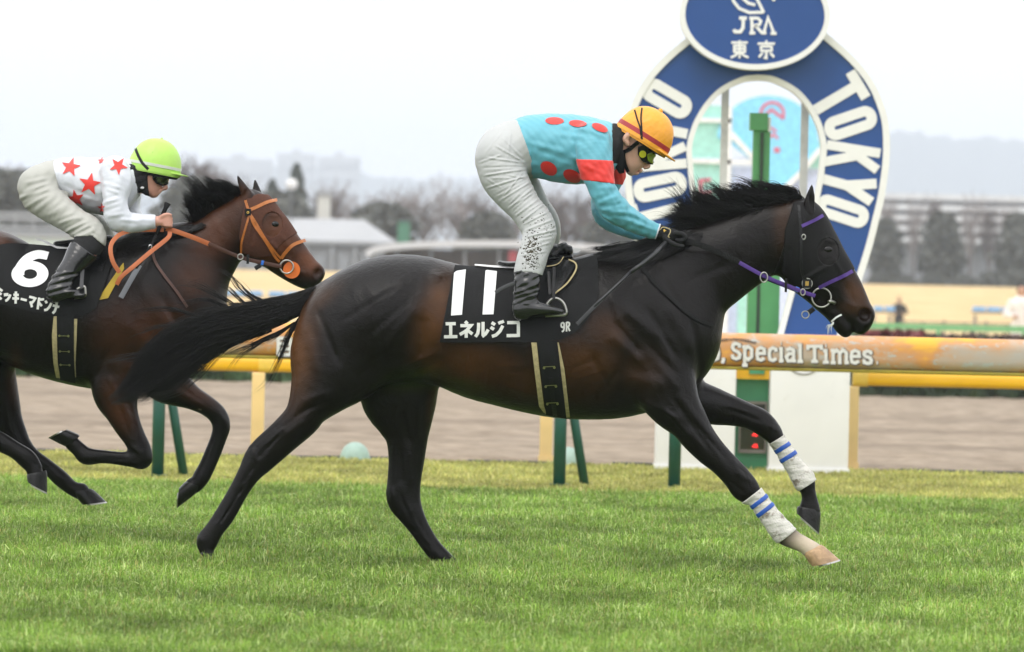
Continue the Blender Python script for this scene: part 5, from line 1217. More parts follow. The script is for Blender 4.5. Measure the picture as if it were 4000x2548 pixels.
T1C = [(1262, 1140), (1170, 1185), (1060, 1222), (930, 1262), (820, 1300), (720, 1360), (620, 1440), (520, 1520), (428, 1572)]
P_, r_ = tail(T1C, [32, 44, 58, 74, 88, 96, 78, 42, 12], [.05, .06, .07, .08, .085, .08, .07, .05, .03], 4000, Y1, None)
def wisps(rows, Y0, n, sp, r=(.0008, .0015), M=14):
    """loose locks along hand placed paths"""
    out = []
    for path in rows:
        P3 = np.array([px(u, v, Y0 + d) for u, v, d in path])
        for _ in range(n):
            s = np.linspace(0, RNG.uniform(.7, 1), M); q = along(P3, s)
            o = RNG.normal(0, sp, 3); q = q + o[None] * (0.25 + s[:, None] * 1.3); q[:, 2] += 0.004 * np.sin(s * 8 + RNG.uniform(0, 6))
            out.append(q)
    return np.array(out), RNG.uniform(*r, len(out))
Pw, rw = wisps([[(1000, 1180, 0), (935, 1130, -.02), (900, 1080, -.03), (850, 1052, -.03), (812, 1062, -.03)], [(1030, 1175, 0), (980, 1150, 0), (930, 1100, 0), (880, 1062, 0)],
    [(930, 1200, 0), (860, 1160, 0), (780, 1120, 0), (700, 1108, 0), (640, 1130, 0)], [(900, 1205, 0), (800, 1170, 0), (720, 1190, 0), (650, 1215, 0)], [(960, 1190, 0), (880, 1120, 0), (830, 1098, 0)],
    [(760, 1230, 0), (660, 1205, 0), (560, 1210, 0), (470, 1235, 0)], [(700, 1330, 0), (560, 1380, -.02), (440, 1405, -.03), (350, 1440, -.03)], [(720, 1380, 0), (580, 1400, -.02), (450, 1410, -.03), (380, 1420, 0)],
    [(800, 1280, 0), (650, 1270, 0), (540, 1300, 0), (460, 1330, 0)]], Y1, 16, .007, (.0011, .0019))
Pw2, rw2 = wisps([[(1170, 1240, 0), (1120, 1330, .02), (1085, 1420, .02), (1040, 1500, .02), (985, 1545, .02)], [(1190, 1220, 0), (1130, 1300, 0), (1105, 1370, 0), (1070, 1450, 0)],
    [(1120, 1280, 0), (1010, 1345, 0), (930, 1400, 0), (880, 1480, 0)], [(1100, 1290, 0), (1000, 1340, 0), (920, 1370, 0), (850, 1400, 0)], [(1150, 1262, 0), (1060, 1320, 0), (980, 1350, 0), (940, 1352, 0)],
    [(1060, 1290, 0), (960, 1330, 0), (900, 1340, 0)], [(620, 1500, 0), (560, 1560, 0), (520, 1570, 0)], [(1180, 1250, 0), (1140, 1300, 0), (1120, 1350, 0)]], Y1, 22, .006, (.001, .0018))
core = edges([(1262 - 10, 1122, 1262, 1168, .035, 0), (1165, 1160, 1182, 1216, .04, 0), (1052, 1196, 1074, 1254, .04, 0), (925, 1244, 942, 1290, .03, 0), (830, 1285, 842, 1312, .02, 0)], Y1, 0)
cm_ = solid([core], .012, disp=lambda U, Vv, X, Yy, Z: 0.008 * np.sin(U * .05 + Vv * .13) * np.sin(Yy * 90 + U * .02))
h1t = hair_mesh(P_, r_); h2t = hair_mesh(Pw, rw); h3t = hair_mesh(Pw2, rw2)
o = put('tail', join(h1t, h2t, h3t, cm_), BLACK_HAIR, horse1); o['kind'] = 'stuff'
def mane(roots, tips, n, Y0, bow, spread, depth, r=(.0011, .0021), M=9, jit=18):
    """strands from a crest line to a tip line (u, v); bow lifts the middle"""
    s = RNG.uniform(0, 1, n); A = along(np.array(roots, float), s); B = along(np.array(tips, float), np.clip(s + RNG.normal(0, spread, n), 0, 1))
    A = A + RNG.normal(0, 6, A.shape); 
    clump = np.floor(s * 30); cj = RNG.normal(0, 1, (40, 2))[clump.astype(int)]; cl = RNG.uniform(.75, 1.2, 40)[clump.astype(int)]
    ln = RNG.uniform(.55, 1.0, n) ** .6
    B = A + (B - A) * (ln * cl)[:, None] + cj * jit * 1.25 + RNG.normal(0, jit * .3, B.shape)
    q = np.linspace(0, 1, M)[None, :, None]
    mid = (A + B) / 2 + np.array(bow)[None] * (1 + .3 * RNG.normal(0, 1, n))[:, None]
    C = (1 - q) ** 2 * A[:, None] + 2 * q * (1 - q) * mid[:, None] + q * q * B[:, None]
    dy = RNG.uniform(-1, 1, n)[:, None] * depth * (0.4 + np.linspace(0, 1, M)[None])
    lin0 = px(0, 0, Y0); du = px(1, 0, Y0) - lin0; dv = px(0, 1, Y0) - lin0
    P = lin0 + C[..., :1] * du + C[..., 1:] * dv
    P[..., 1] = Y0 + dy
    return P, RNG.uniform(*r, n)
A1, B1 = mane([(3140, 790), (3060, 790), (2960, 812), (2860, 842), (2760, 872), (2690, 896)], [(3040, 752), (2900, 722), (2800, 716), (2700, 740), (2630, 800), (2585, 850)], 2000, Y1, (22, -34), .04, .05, jit=15)
A2, B2 = mane([(3120, 805), (2980, 830), (2860, 862), (2760, 892), (2690, 915)], [(2960, 785), (2800, 775), (2690, 805), (2610, 840), (2560, 872)], 1800, Y1, (16, -26), .04, .07, jit=14)
A3, B3 = mane([(2760, 880), (2690, 905), (2640, 915)], [(2690, 700), (2640, 700), (2620, 830)], 220, Y1, (20, -30), .1, .04, jit=26)
A4, B4 = wisps([[(2960, 810, 0), (2905, 770, 0), (2860, 725, 0), (2820, 712, 0)], [(2880, 840, 0), (2830, 770, 0), (2780, 715, 0), (2735, 690, 0)], [(2800, 860, 0), (2750, 800, 0), (2715, 740, 0), (2700, 700, 0)], [(3060, 790, 0), (3010, 750, 0), (2960, 730, 0), (2905, 722, 0)], [(2940, 815, 0), (2930, 760, 0), (2890, 728, 0)], [(2700, 900, 0), (2640, 860, 0), (2590, 850, 0), (2545, 862, 0)], [(3120, 790, 0), (3080, 760, 0), (3035, 752, 0)]], Y1, 26, .007)
tl = []
for k in range(20):
    q = k / 19; c = along(np.array([(3130, 790), (3040, 792), (2950, 815), (2860, 845), (2770, 872), (2700, 898)], float), np.array([q]))[0]
    L = RNG.uniform(70, 135); up = RNG.uniform(.4, .85)
    tl.append([(c[0], c[1], 0), (c[0] - L * .35, c[1] - L * up * .75, RNG.normal(0, .02)), (c[0] - L * .75, c[1] - L * up * 1.05, RNG.normal(0, .03)), (c[0] - L * 1.1, c[1] - L * up * RNG.uniform(.9, 1.35), RNG.normal(0, .04))])
A7, B7 = wisps(tl, Y1, 20, .007, (.0011, .002), 10)
mcore = edges([(3085, 770, 3090, 795, .02, 0), (2955, 770, 2975, 825, .03, 0), (2840, 785, 2865, 852, .03, 0), (2740, 820, 2765, 885, .03, 0), (2665, 860, 2680, 905, .02, 0)], Y1, 0)
# hair lying over the withers towards the saddle
xs = []
A5, B5 = mane([(2700, 905), (2600, 930), (2500, 950), (2420, 965)], [(2560, 960), (2440, 985), (2340, 985), (2255, 985)], 900, Y1, (-10, 8), .06, .02, jit=8)
A5[..., 1] = Y1 + H1_FIELD.drape(A5[..., 0], A5[..., 2], .008) - Y1 - RNG.uniform(0, .012, A5.shape[0])[:, None]
A6, B6 = mane([(2740, 915), (2620, 950), (2520, 975), (2430, 985)], [(2560, 1010), (2470, 1030), (2400, 1030), (2300, 1010)], 700, Y1, (0, 10), .06, .02, jit=9)
A6[..., 1] = H1_FIELD.drape(A6[..., 0], A6[..., 2], .006) - RNG.uniform(0, .01, A6.shape[0])[:, None]
mm = solid([mcore], .01)
o = put('mane', join(hair_mesh(A1, B1), hair_mesh(A2, B2), hair_mesh(A3, B3), hair_mesh(A4, B4), hair_mesh(A5, B5), hair_mesh(A6, B6), hair_mesh(A7, B7), mm), BLACK_HAIR, horse1); o['kind'] = 'stuff'
# ------------------------------------------------------------------ second horse (number 6)
Y2 = 26.4
H2_LEGS = {
 'far_hind': edges([(-380, 1180, 30, 1180, .13, .07), (-300, 1380, 50, 1390, .14, .1), (-130, 1500, 66, 1491, .1, .13), (-75, 1580, 78, 1572, .075, .13), (-42, 1640, 88, 1640, .058, .13),
    (-5, 1705, 104, 1682, .048, .13), (30, 1752, 122, 1728, .042, .13), (92, 1802, 150, 1762, .034, .13), (160, 1840, 208, 1806, .032, .13), (205, 1880, 266, 1856, .036, .13), (254, 1915, 310, 1900, .031, .13), (284, 1932, 348, 1908, .034, .13)], Y2, .05),
 'near_hind': edges([(-400, 1180, -20, 1180, .13, -.09), (-330, 1340, -30, 1360, .13, -.12), (-300, 1460, -90, 1470, .09, -.13), (-250, 1560, -110, 1550, .065, -.13), (-210, 1650, -110, 1600, .05, -.13), (-130, 1700, -90, 1625, .042, -.13),
    (-50, 1742, -40, 1664, .034, -.13), (0, 1766, 6, 1690, .032, -.13), (52, 1792, 66, 1726, .033, -.13), (78, 1820, 128, 1762, .036, -.13), (102, 1842, 158, 1806, .031, -.13), (106, 1858, 168, 1834, .033, -.13)], Y2, .05),
 'near_fore': edges([(340, 1370, 600, 1380, .1, -.12), (352, 1490, 552, 1480, .095, -.14), (366, 1545, 540, 1540, .082, -.14), (404, 1604, 537, 1590, .068, -.14), (443, 1668, 549, 1648, .055, -.14), (482, 1722, 570, 1704, .047, -.14), (506, 1768, 590, 1748, .045, -.14), (516, 1806, 590, 1786, .042, -.14)], Y2, .04),
 'near_cannon': line([(560, 1786, 34, .038, -.14), (535, 1794, 32, .036, -.14), (495, 1794, 29, .03, -.14), (440, 1788, 26, .028, -.14), (385, 1784, 28, .03, -.14), (338, 1782, 35, .035, -.14), (308, 1756, 30, .031, -.14), (282, 1732, 30, .033, -.14)], Y2, .02),
 'far_fore': edges([(520, 1480, 680, 1400, .1, .1), (574, 1537, 706, 1452, .08, .12), (652, 1569, 745, 1480, .064, .12), (717, 1590, 775, 1512, .055, .12), (782, 1615, 835, 1556, .048, .12), (816, 1640, 882, 1602, .044, .12), (830, 1674, 899, 1655, .041, .12),
    (822, 1708, 886, 1712, .032, .12), (802, 1758, 866, 1768, .029, .12), (776, 1817, 840, 1830, .03, .12), (752, 1860, 818, 1873, .036, .12), (742, 1884, 796, 1902, .03, .12), (724, 1884, 784, 1912, .033, .12)], Y2, .035)}
H2_HEAD = [edges([(1012, 750, 940, 850, .075, 0), (1050, 772, 918, 925, .09, 0), (1079, 806, 922, 985, .098, 0), (1115, 848, 962, 1006, .092, 0), (1150, 899, 1012, 1028, .075, 0), (1179, 940, 1054, 1056, .062, 0), (1208, 981, 1092, 1078, .056, 0), (1236, 1018, 1128, 1094, .054, 0), (1246, 1042, 1160, 1108, .052, 0)], Y2, .03),
    line([(1232, 1066, 38, .05, 0), (1222, 1086, 32, .045, 0)], Y2, .02), line([(1130, 1066, 26, .045, 0), (1170, 1092, 26, .043, 0), (1192, 1108, 20, .04, 0)], Y2, .012)]
H2_NECK = [edges([(570, 908, 790, 1240, .15, 0), (640, 892, 818, 1190, .125, 0), (720, 876, 846, 1136, .105, 0), (790, 846, 882, 1070, .092, 0), (850, 808, 921, 1016, .085, 0), (915, 775, 950, 985, .085, 0), (965, 760, 985, 930, .08, 0)], Y2, .06)]
H2_TORSO = [edges([(-360, 1000, -360, 1300, .17, 0), (-250, 925, -250, 1390, .25, 0), (-150, 886, -150, 1402, .28, 0), (-60, 893, -60, 1404, .28, 0), (40, 948, 40, 1410, .28, 0), (120, 958, 120, 1442, .285, 0), (220, 966, 220, 1481, .30, 0), (320, 964, 320, 1508, .305, 0), (420, 948, 420, 1524, .295, 0),
      (520, 922, 520, 1520, .275, 0), (590, 905, 590, 1490, .25, 0), (640, 980, 640, 1440, .225, 0), (668, 1060, 664, 1390, .2, 0)], Y2, .05, 3)]
H2_EARS = [line([(985, 800, 25, .03, -.05), (968, 765, 23, .024, -.06), (948, 730, 16, .018, -.062), (926, 684, 4, .007, -.062)], Y2, .012), line([(1012, 790, 22, .03, .05), (1004, 755, 19, .022, .06), (999, 728, 12, .016, .062), (996, 702, 4, .007, .062)], Y2, .012)]
H2_RELIEF = relief([(560, 1100, 700, 1330, 30, 7), (500, 1250, 640, 1400, 26, 6), (640, 1150, 740, 1330, 14, -6), (640, 960, 760, 1100, 16, -4), (690, 1180, 780, 1320, 26, 6), (440, 1420, 560, 1440, 30, 7), (430, 1450, 520, 1640, 10, 4), (490, 1480, 545, 1700, 9, -4), (680, 1500, 810, 1590, 8, -3),
    (1000, 870, 985, 960, 12, -4), (1060, 945, 1110, 1000, 10, 4), (1100, 920, 1150, 990, 10, 4), (1150, 1000, 1190, 1060, 12, -4), (1050, 838, 1098, 846, 9, 5), (1140, 1050, 1200, 1070, 8, 3), (450, 1350, 380, 1480, 16, -6), (840, 860, 900, 960, 14, 3), (470, 1560, 520, 1700, 8, -5), (520, 1740, 570, 1770, 9, 5), (400, 1786, 520, 1792, 6, -4), (330, 1770, 345, 1790, 8, 4), (840, 1600, 875, 1650, 9, 5), (850, 1700, 820, 1800, 5, -4), (120, 1790, 200, 1850, 5, -4), (215, 1860, 250, 1880, 8, 4), (700, 1530, 800, 1590, 9, 4)], Y2)
H2_RELIEF = ('relief', [(a, b, c, d, w * .88, mm * 1.35) for a, b, c, d, w, mm in H2_RELIEF[1]], Y2)
H2_HOLES = [ell(1243, 1064, 18, 26, .036, -.058, Y2, -20, .010, True), ell(1074, 876, 20, 13, .02, -.098, Y2, 10, .01, True), ell(962, 752, 9, 36, .016, -.084, Y2, -25, .008, True)]
H2_OPS = H2_TORSO + [H2_LEGS[k] for k in ('far_hind', 'near_hind', 'near_fore', 'near_cannon', 'far_fore')] + H2_NECK + H2_HEAD + H2_EARS + [H2_RELIEF] + H2_HOLES
lo_, hi_ = bounds(H2_OPS)
H2_FIELD = Field(lo_, hi_, 0.008).run(H2_OPS)
V_, Q_ = nets(H2_FIELD.f, H2_FIELD.lo, H2_FIELD.h, 2)
H2_COAT = horse_mat('brown_bay_coat', (0.0052, 0.0038, 0.0034), (0.115, 0.04, 0.017), (0.0042, 0.0036, 0.0034))
horse2 = put('horse', (V_, Q_), H2_COAT, None, px(200, 2100, Y2))
tag(horse2, 'brown bay racehorse behind at the left edge, with orange bridle and folded foreleg', 'horse')
paint(horse2, {'tan': [(1090, 930, 120, 130, 40, .75), (1200, 1020, 60, 50, 40, .9), (850, 900, 80, 150, 35, .6), (640, 1320, 170, 130, 30, .5), (760, 1080, 90, 120, 30, .3), (480, 1300, 120, 150, 0, .3), (760, 1540, 90, 34, 28, .55), (460, 1590, 50, 110, -20, .5), (560, 1450, 120, 80, 0, .3), (0, 940, 60, 50, 0, .5), (60, 1480, 30, 100, 0, .4), (940, 780, 40, 60, 0, .5)],
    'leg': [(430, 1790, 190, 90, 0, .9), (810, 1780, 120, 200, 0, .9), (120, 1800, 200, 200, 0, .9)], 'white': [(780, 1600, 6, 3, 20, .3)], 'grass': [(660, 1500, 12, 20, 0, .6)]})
hoof(Y2 + .13, (285, 1926), (366, 1914), (322, 1972), (414, 1960), .05, HOOF_DARK, horse2)
hoof(Y2 - .13, (104, 1856), (184, 1846), (108, 1882), (184, 1924), .05, HOOF_DARK, horse2)
hoof(Y2 - .14, (308, 1698), (258, 1746), (262, 1678), (194, 1714), .05, HOOF_DARK, horse2)
hoof(Y2 + .12, (724, 1882), (786, 1912), (700, 1906), (696, 1982), .05, HOOF_DARK, horse2)
eye(1074, 878, 0.019, H2_FIELD, Y2, horse2, 0.006)
T2C = [(-420, 1080), (-520, 1090), (-640, 1130), (-760, 1220), (-860, 1330)]
P_, r_ = tail(T2C, [34, 50, 70, 80, 30], [.05, .06, .08, .08, .03], 500, Y2, None, (.002, .004))
o = put('tail', hair_mesh(P_, r_), BLACK_HAIR, horse2); o['kind'] = 'stuff'
a1, b1 = mane([(950, 768), (880, 795), (810, 840), (760, 872)], [(885, 735), (800, 710), (745, 716), (706, 765)], 1900, Y2, (18, -34), .05, .06, jit=13)
a2, b2 = mane([(945, 782), (870, 815), (800, 858), (755, 886)], [(880, 755), (800, 745), (750, 765), (735, 815)], 1300, Y2, (6, -24), .05, .07, jit=12)
a3, b3 = wisps([[(760, 860, 0), (735, 800, 0), (718, 755, 0), (706, 765, 0)], [(800, 840, 0), (770, 760, 0), (745, 715, 0), (728, 722, 0)], [(860, 800, 0), (830, 740, 0), (800, 712, 0), (780, 715, 0)], [(750, 880, 0), (735, 850, 0), (715, 830, 0), (690, 815, 0)], [(760, 880, 0), (745, 860, 0), (720, 850, 0), (705, 862, 0)]], Y2, 24, .006)
a4, b4 = mane([(800, 880), (720, 900), (650, 910)], [(700, 905), (610, 925), (520, 950)], 700, Y2, (0, 8), .06, .02, jit=10)
a4[..., 1] = H2_FIELD.drape(a4[..., 0], a4[..., 2], .006) - RNG.uniform(0, .014, a4.shape[0])[:, None]
mm = solid([edges([(930, 762, 940, 785, .02, 0), (865, 768, 885, 815, .03, 0), (790, 795, 812, 855, .03, 0), (745, 835, 762, 878, .02, 0)], Y2, 0)], .01)
o = put('mane', join(hair_mesh(a1, b1), hair_mesh(a2, b2), hair_mesh(a3, b3), hair_mesh(a4, b4), mm), BLACK_HAIR, horse2); o['kind'] = 'stuff'
# ================================================================== tack
CLOTH = pbr('black_saddle_cloth', (0.006, 0.006, 0.0065), rough=0.75, var=0.15, bump=0.25, bscale=300, spec=0.3)
WHITE_PRINT = pbr('white_numeral', (0.8, 0.8, 0.8), rough=0.6, var=0.03)
GREY_PRINT = pbr('off_white_lettering', (0.68, 0.68, 0.64), rough=0.7, var=0.06, vscale=60)
LEATHER = pbr('black_leather', (0.006, 0.006, 0.0065), rough=0.32, spec=.3, var=0.2, bump=0.25, bscale=120)
RUBBER = pbr('black_rein_rubber', (0.008, 0.008, 0.008), rough=0.6, spec=.2, var=0.25, bump=0.5, bscale=250)
PURPLE = pbr('purple_webbing', (0.075, 0.03, 0.22), rough=0.55, var=0.15, vscale=80)
ORANGE_L = pbr('orange_brown_leather', (0.42, 0.13, 0.022), rough=0.4, var=0.2, vscale=40)
ORANGE_D = pbr('orange_rein_rubber', (0.44, 0.12, 0.035), rough=0.5, var=0.12)
BROWN_L = pbr('dark_brown_leather', (0.07, 0.025, 0.014), rough=0.45, var=0.25)
PAD = pbr('cream_felt_pad', (0.46, 0.38, 0.2), rough=0.9, var=0.2, vscale=60, bump=0.3, bscale=200)
YELLOW_PAD = pbr('mustard_yellow_pad', (0.42, 0.29, 0.03), rough=0.8, var=0.15)
WHITE_PAD = pbr('white_saddle_pad', (0.8, 0.8, 0.8), rough=0.7, var=0.04)
HOOD1 = pbr('black_mesh_hood', (0.006, 0.0055, 0.0055), rough=0.6, spec=.2, var=0.2, vscale=150, bump=0.3, bscale=400)
HOOD2 = pbr('brown_mesh_hood', (0.085, 0.033, 0.02), rough=0.7, spec=.2, var=0.15, vscale=120, bump=0.3, bscale=400)
BLUE_T = pbr('bright_blue_tape', (0.03, 0.16, 0.6), rough=0.4)
GOLD = pbr('gold_print', (0.7, 0.45, 0.1), rough=0.35, metal=0.6)
DISC = pbr('orange_rubber_disc', (0.75, 0.16, 0.012), rough=0.5, var=0.1)
GL['9'] = [[(.85, .66), (.7, .48), (.35, .48), (.15, .62), (.15, .84), (.35, .97), (.65, .97), (.85, .84), (.85, .4), (.7, .1), (.3, .04)]]
GL['R'] = [[(.15, 0), (.15, 1)], [(.15, .95), (.6, .95), (.82, .85), (.82, .62), (.6, .5), (.15, .5)], [(.45, .5), (.9, 0)]]

def write(fd, seq, o, ex, ey, gw, w, Y0, off, mat, parent, far=False):
    """lettering laid on a body: o lower left corner, ex step per glyph, ey glyph height, gw glyph width along ex (all picture px)"""
    o, ex, ey = np.array(o, float), np.array(ex, float), np.array(ey, float); L = np.linalg.norm(ex)
    for i, g in enumerate(seq):
        if not g: continue
        sh = []
        for j, s in enumerate(GL[g]):
            P = np.array([o + ex * i + ex / L * gw * a + ey * b for a, b in s])
            P = fine(P, 5); A, B = band2d(P, w); G = np.stack([A, (A + B) / 2, B], 1)
            sh.append(lay(fd, G[..., 0], G[..., 1], off + .0005 * j, .0015, Y0))
        put('character', join(*sh), mat, parent)
def blob(fd, c, R, Y0, off, thick=.0015, n=48, m=7):
    t = np.linspace(0, 2 * math.pi, n + 1)[:, None]; s = np.linspace(.02, 1, m)[None, :]
    rx, ry = R(t); U = c[0] + s * rx; Vv = c[1] + s * ry
    return lay(fd, U, Vv, off, thick, Y0)

# --- number 11
c1 = thing('saddle_cloth', px(2050, 1200, Y1), 'black saddle cloth numbered 11 on the leading horse', 'saddle cloth')
top = [(1776, 1034), (1850, 1039), (1900, 1043), (2000, 1045), (2100, 1042), (2200, 1029), (2300, 1002), (2335, 994)]
bot = [(1718, 1338), (1850, 1338), (1969, 1336), (2097, 1335), (2193, 1326), (2252, 1294), (2292, 1252), (2322, 1200), (2337, 1140)]
U_, W_ = ruled(top, bot, 70, 44)
put('cloth', join(lay(H1_FIELD, U_, W_, .013, .006, Y1), lay(H1_FIELD, U_, W_, .013, .006, Y1, True)), CLOTH, c1)
for a, b in (([(1773, 1066), (1782, 1058), (1819, 1052)], [(1762, 1233), (1805, 1230)]), ([(1896, 1057), (1902, 1054), (1941, 1059)], [(1885, 1229), (1928, 1228)])):
    U_, W_ = ruled(a, b, 8, 24); put('numeral', lay(H1_FIELD, U_, W_, .017, .002, Y1), WHITE_PRINT, c1)
write(H1_FIELD, ['E', 'NE', 'RU', 'JI', 'KO'], (1735, 1321), (60.5, -1), (0, -64), 52, 12.5, Y1, .0165, GREY_PRINT, c1)
write(H1_FIELD, ['9', 'R'], (2189, 1298), (21, -2.5), (0, -37), 17, 6.5, Y1, .0165, GREY_PRINT, c1)

s1 = thing('saddle', px(2150, 1060, Y1), 'small black racing saddle under the jockey in turquoise', 'saddle')
def flap(top, bot, off, fd, Y0, mat, name, parent, thick=.006, nu=16, nv=20):
    U_, W_ = ruled(top, bot, nu, nv); return put(name, lay(fd, U_, W_, off, thick, Y0), mat, parent)
flap([(2128, 1005), (2180, 1008), (2225, 1016), (2250, 1030)], [(2138, 1120), (2156, 1150), (2172, 1143), (2200, 1112), (2252, 1030)], .024, H1_FIELD, Y1, LEATHER, 'saddle_flap', s1)
put('flap_piping', strap(H1_FIELD, [(2222, 1013), (2246, 1024), (2253, 1042), (2243, 1068), (2214, 1108), (2168, 1146)], 6, Y1, .030, .006), PAD, s1)
put('pommel', solid([line([(2120, 1005, 34, .10, 0), (2165, 990, 34, .075, 0), (2205, 972, 24, .05, 0), (2226, 985, 16, .04, 0)], Y1, .02)], .006, disp=lambda U, Vv, X, Yy, Z: .004 * np.sin(U * .16 + Vv * .1)), LEATHER, s1)
put('seat', solid([line([(2230, 1004, 10, .06, 0), (2150, 1012, 16, .10, 0), (2060, 1030, 14, .11, 0), (1985, 1034, 12, .12, 0), (1950, 1026, 8, .11, 0)], Y1, .02)], .006), LEATHER, s1)
flap([(2139, 985), (2180, 1000), (2206, 998)], [(2136, 1040), (2175, 1034), (2204, 1000)], .03, H1_FIELD, Y1, LEATHER, 'skirt', s1)
put('skirt_piping', strap(H1_FIELD, [(2136, 1040), (2165, 1036), (2186, 1026), (2203, 1002)], 4, Y1, .036, .004), PAD, s1)
put('tape', strap(H1_FIELD, [(2158, 998), (2170, 985)], 16, Y1, .036, .004, False), BLUE_T, s1)
put('saddle_pad', lay(H1_FIELD, *ruled([(1853, 1030), (1930, 1036), (2000, 1038), (2060, 1037)], [(1853, 1036), (1930, 1044), (2000, 1047), (2060, 1047)], 20, 3), .02, .006, Y1), WHITE_PAD, s1); put('saddle_pad', lay(H1_FIELD, *ruled([(2225, 972), (2262, 968), (2272, 974)], [(2228, 986), (2260, 986), (2272, 976)], 8, 3), .016, .006, Y1), WHITE_PAD, s1)
for a, b in (((2165, 1043), (2163, 1170)), ((2143, 1060), (2148, 1150))):
    x0, x1_ = px(*a, Y1 - .315), px(*b, Y1 - .36)
    put('stirrup_leather', ribbon(np.array([x0, (x0 + x1_) / 2, x1_]), .013, .004), LEATHER, s1)
st = [px(u, v, Y1 - .345 + d) for u, v, d in ((2130, 1200, 0), (2145, 1178, 0), (2163, 1166, 0), (2185, 1170, 0), (2202, 1186, 0), (2210, 1206, .0), (2212, 1222, 0), (2200, 1231, 0), (2130, 1234, 0))]
put('stirrup', MB().tube(catmull(st, 4), .0065, 8), STEEL, s1)
st = [px(u + 6, v + 2, Y1 + .345) for u, v in ((2130, 1200), (2163, 1166), (2202, 1186), (2212, 1222), (2130, 1234))]
put('stirrup', MB().tube(catmull(st, 4), .0065, 8), STEEL, s1)
g1 = thing('girth', px(2150, 1480, Y1), 'black girth with cream felt edges round the leading horse', 'girth')
U_, W_ = ruled([(2098, 1332), (2176, 1330)], [(2134, 1624), (2214, 1640)], 9, 44)
for far in (False, True): put('girth_strap', lay(H1_FIELD, U_, W_, .016, .006, Y1, far), CLOTH, g1)
for Lp, Rp in (([(2075, 1338), (2088, 1450), (2106, 1590), (2124, 1614)], [(2096, 1338), (2108, 1450), (2126, 1590), (2137, 1622)]), ([(2172, 1338), (2186, 1450), (2203, 1590), (2212, 1634)], [(2182, 1338), (2204, 1440), (2222, 1590), (2228, 1634)])):
    U_, W_ = ruled(Lp, Rp, 40, 5); put('girth_pad', lay(H1_FIELD, U_, W_, .011, .005, Y1), PAD, g1)
for i, v in enumerate((1433, 1507, 1576)):
    u0 = 2122 + i * 6.5
    put('buckle', join(strap(H1_FIELD, [(u0, v), (u0 + 46, v - 2)], 3, Y1, .022, .003, False), blob(H1_FIELD, (u0 + 3, v + 4), lambda t: (5 * np.cos(t), 5 * np.sin(t)), Y1, .022), blob(H1_FIELD, (u0 + 43, v + 3), lambda t: (5 * np.cos(t), 5 * np.sin(t)), Y1, .022)), pbr('dull_brass', (0.35, 0.33, 0.16), rough=0.35, metal=0.8) if i == 0 else bpy.data.materials['dull_brass'], g1)
put('billet', strap(H1_FIELD, [(2152, 1476), (2160, 1560), (2170, 1632)], 18, Y1, .021, .004), LEATHER, g1)

hd = solid(H1_HEAD + H1_NECK + [H1_RELIEF], .004, (lambda A, E: lambda U, Vv, X, Yy, Z: np.maximum(np.maximum(A(U, Vv), (1.0 - np.sqrt(((U - 3232) / 42) ** 2 + ((Vv - 985) / 52) ** 2)) * .04 + 0 * Yy), 0 * Yy + A(U, Vv)))(poly_sd([(3098, 792), (3150, 788), (3190, 786), (3240, 850), (3300, 950), (3350, 1046), (3215, 1116), (3150, 1148), (3090, 1128), (3052, 1060), (3062, 900)], Y1), 0), .0028, px(3000, 1180, Y1) - np.array([0, .13, 0]), px(3380, 740, Y1) + np.array([0, .13, 0]))
h_ = put('face_hood', hd, HOOD1, None, px(3180, 1000, Y1)); tag(h_, 'black mesh face hood with an eye opening on the leading horse', 'horse hood')
b1 = thing('bridle', px(3160, 1000, Y1), 'bridle with purple browband and noseband on the leading dark horse', 'bridle')
put('browband', strap(H1_FIELD, [(3139, 882), (3165, 870), (3195, 856), (3226, 838)], 13, Y1, .014, .006), PURPLE, b1)
put('noseband', strap(H1_FIELD, [(3207, 1125), (3250, 1103), (3300, 1080), (3342, 1058)], 14, Y1, .012, .006), PURPLE, b1)
put('cheekpiece', strap(H1_FIELD, [(3128, 800), (3134, 880), (3137, 950), (3137, 1010), (3142, 1070), (3160, 1100), (3180, 1142)], 11, Y1, .012, .005), LEATHER, b1)
put('throatlatch', strap(H1_FIELD, [(3118, 800), (3090, 900), (3060, 1000), (3034, 1072)], 7, Y1, .010, .005), LEATHER, b1)
bc = px(3209, 1163, Y1 - .075)
put('bit_ring', ring3(bc, .042, .0038), STEEL, b1)
put('bit', MB().tube(catmull(np.array([px(3236, 1180, Y1 - .078), px(3246, 1178, Y1 - .07), px(3262, 1184, Y1 - .05)]), 4), [.008] * 9, 8), STEEL, b1)
put('buckle', ring3(px(3139, 926, Y1 - .105), .011, .003, 16, rx=.008), STEEL, b1)
k_ = MB(); p_ = px(3152, 1108, Y1 - .088); k_.box(p_[0] - .019, p_[0] + .019, p_[1] - .008, p_[1], p_[2] - .019, p_[2] + .019)
k_ = put('number_tag', k_, LEATHER, b1)
for dx in (-.004, .004): put('numeral', MB().box(p_[0] + dx - .0022, p_[0] + dx + .0022, p_[1] - .0095, p_[1] - .0082, p_[2] - .010, p_[2] + .010), GOLD, k_)
put('buckle', ring3(px(3153, 1108, Y1 - .092), .022, .0025, 20), STEEL, b1)
R1 = np.array([px(u, v, Y1 + d) for u, v, d in ((2665, 940, -.13), (2720, 952, -.165), (2800, 982, -.165), (2893, 1028, -.15))])
put('rein_grip', ribbon(R1, .026, .006), RUBBER, b1)
R2 = np.array([px(u, v, Y1 + d) for u, v, d in ((2888, 1026, -.152), (2984, 1078, -.14), (3075, 1116, -.115), (3140, 1142, -.1), (3185, 1156, -.082))])
put('rein', ribbon(R2, .017, .005), PURPLE, b1)
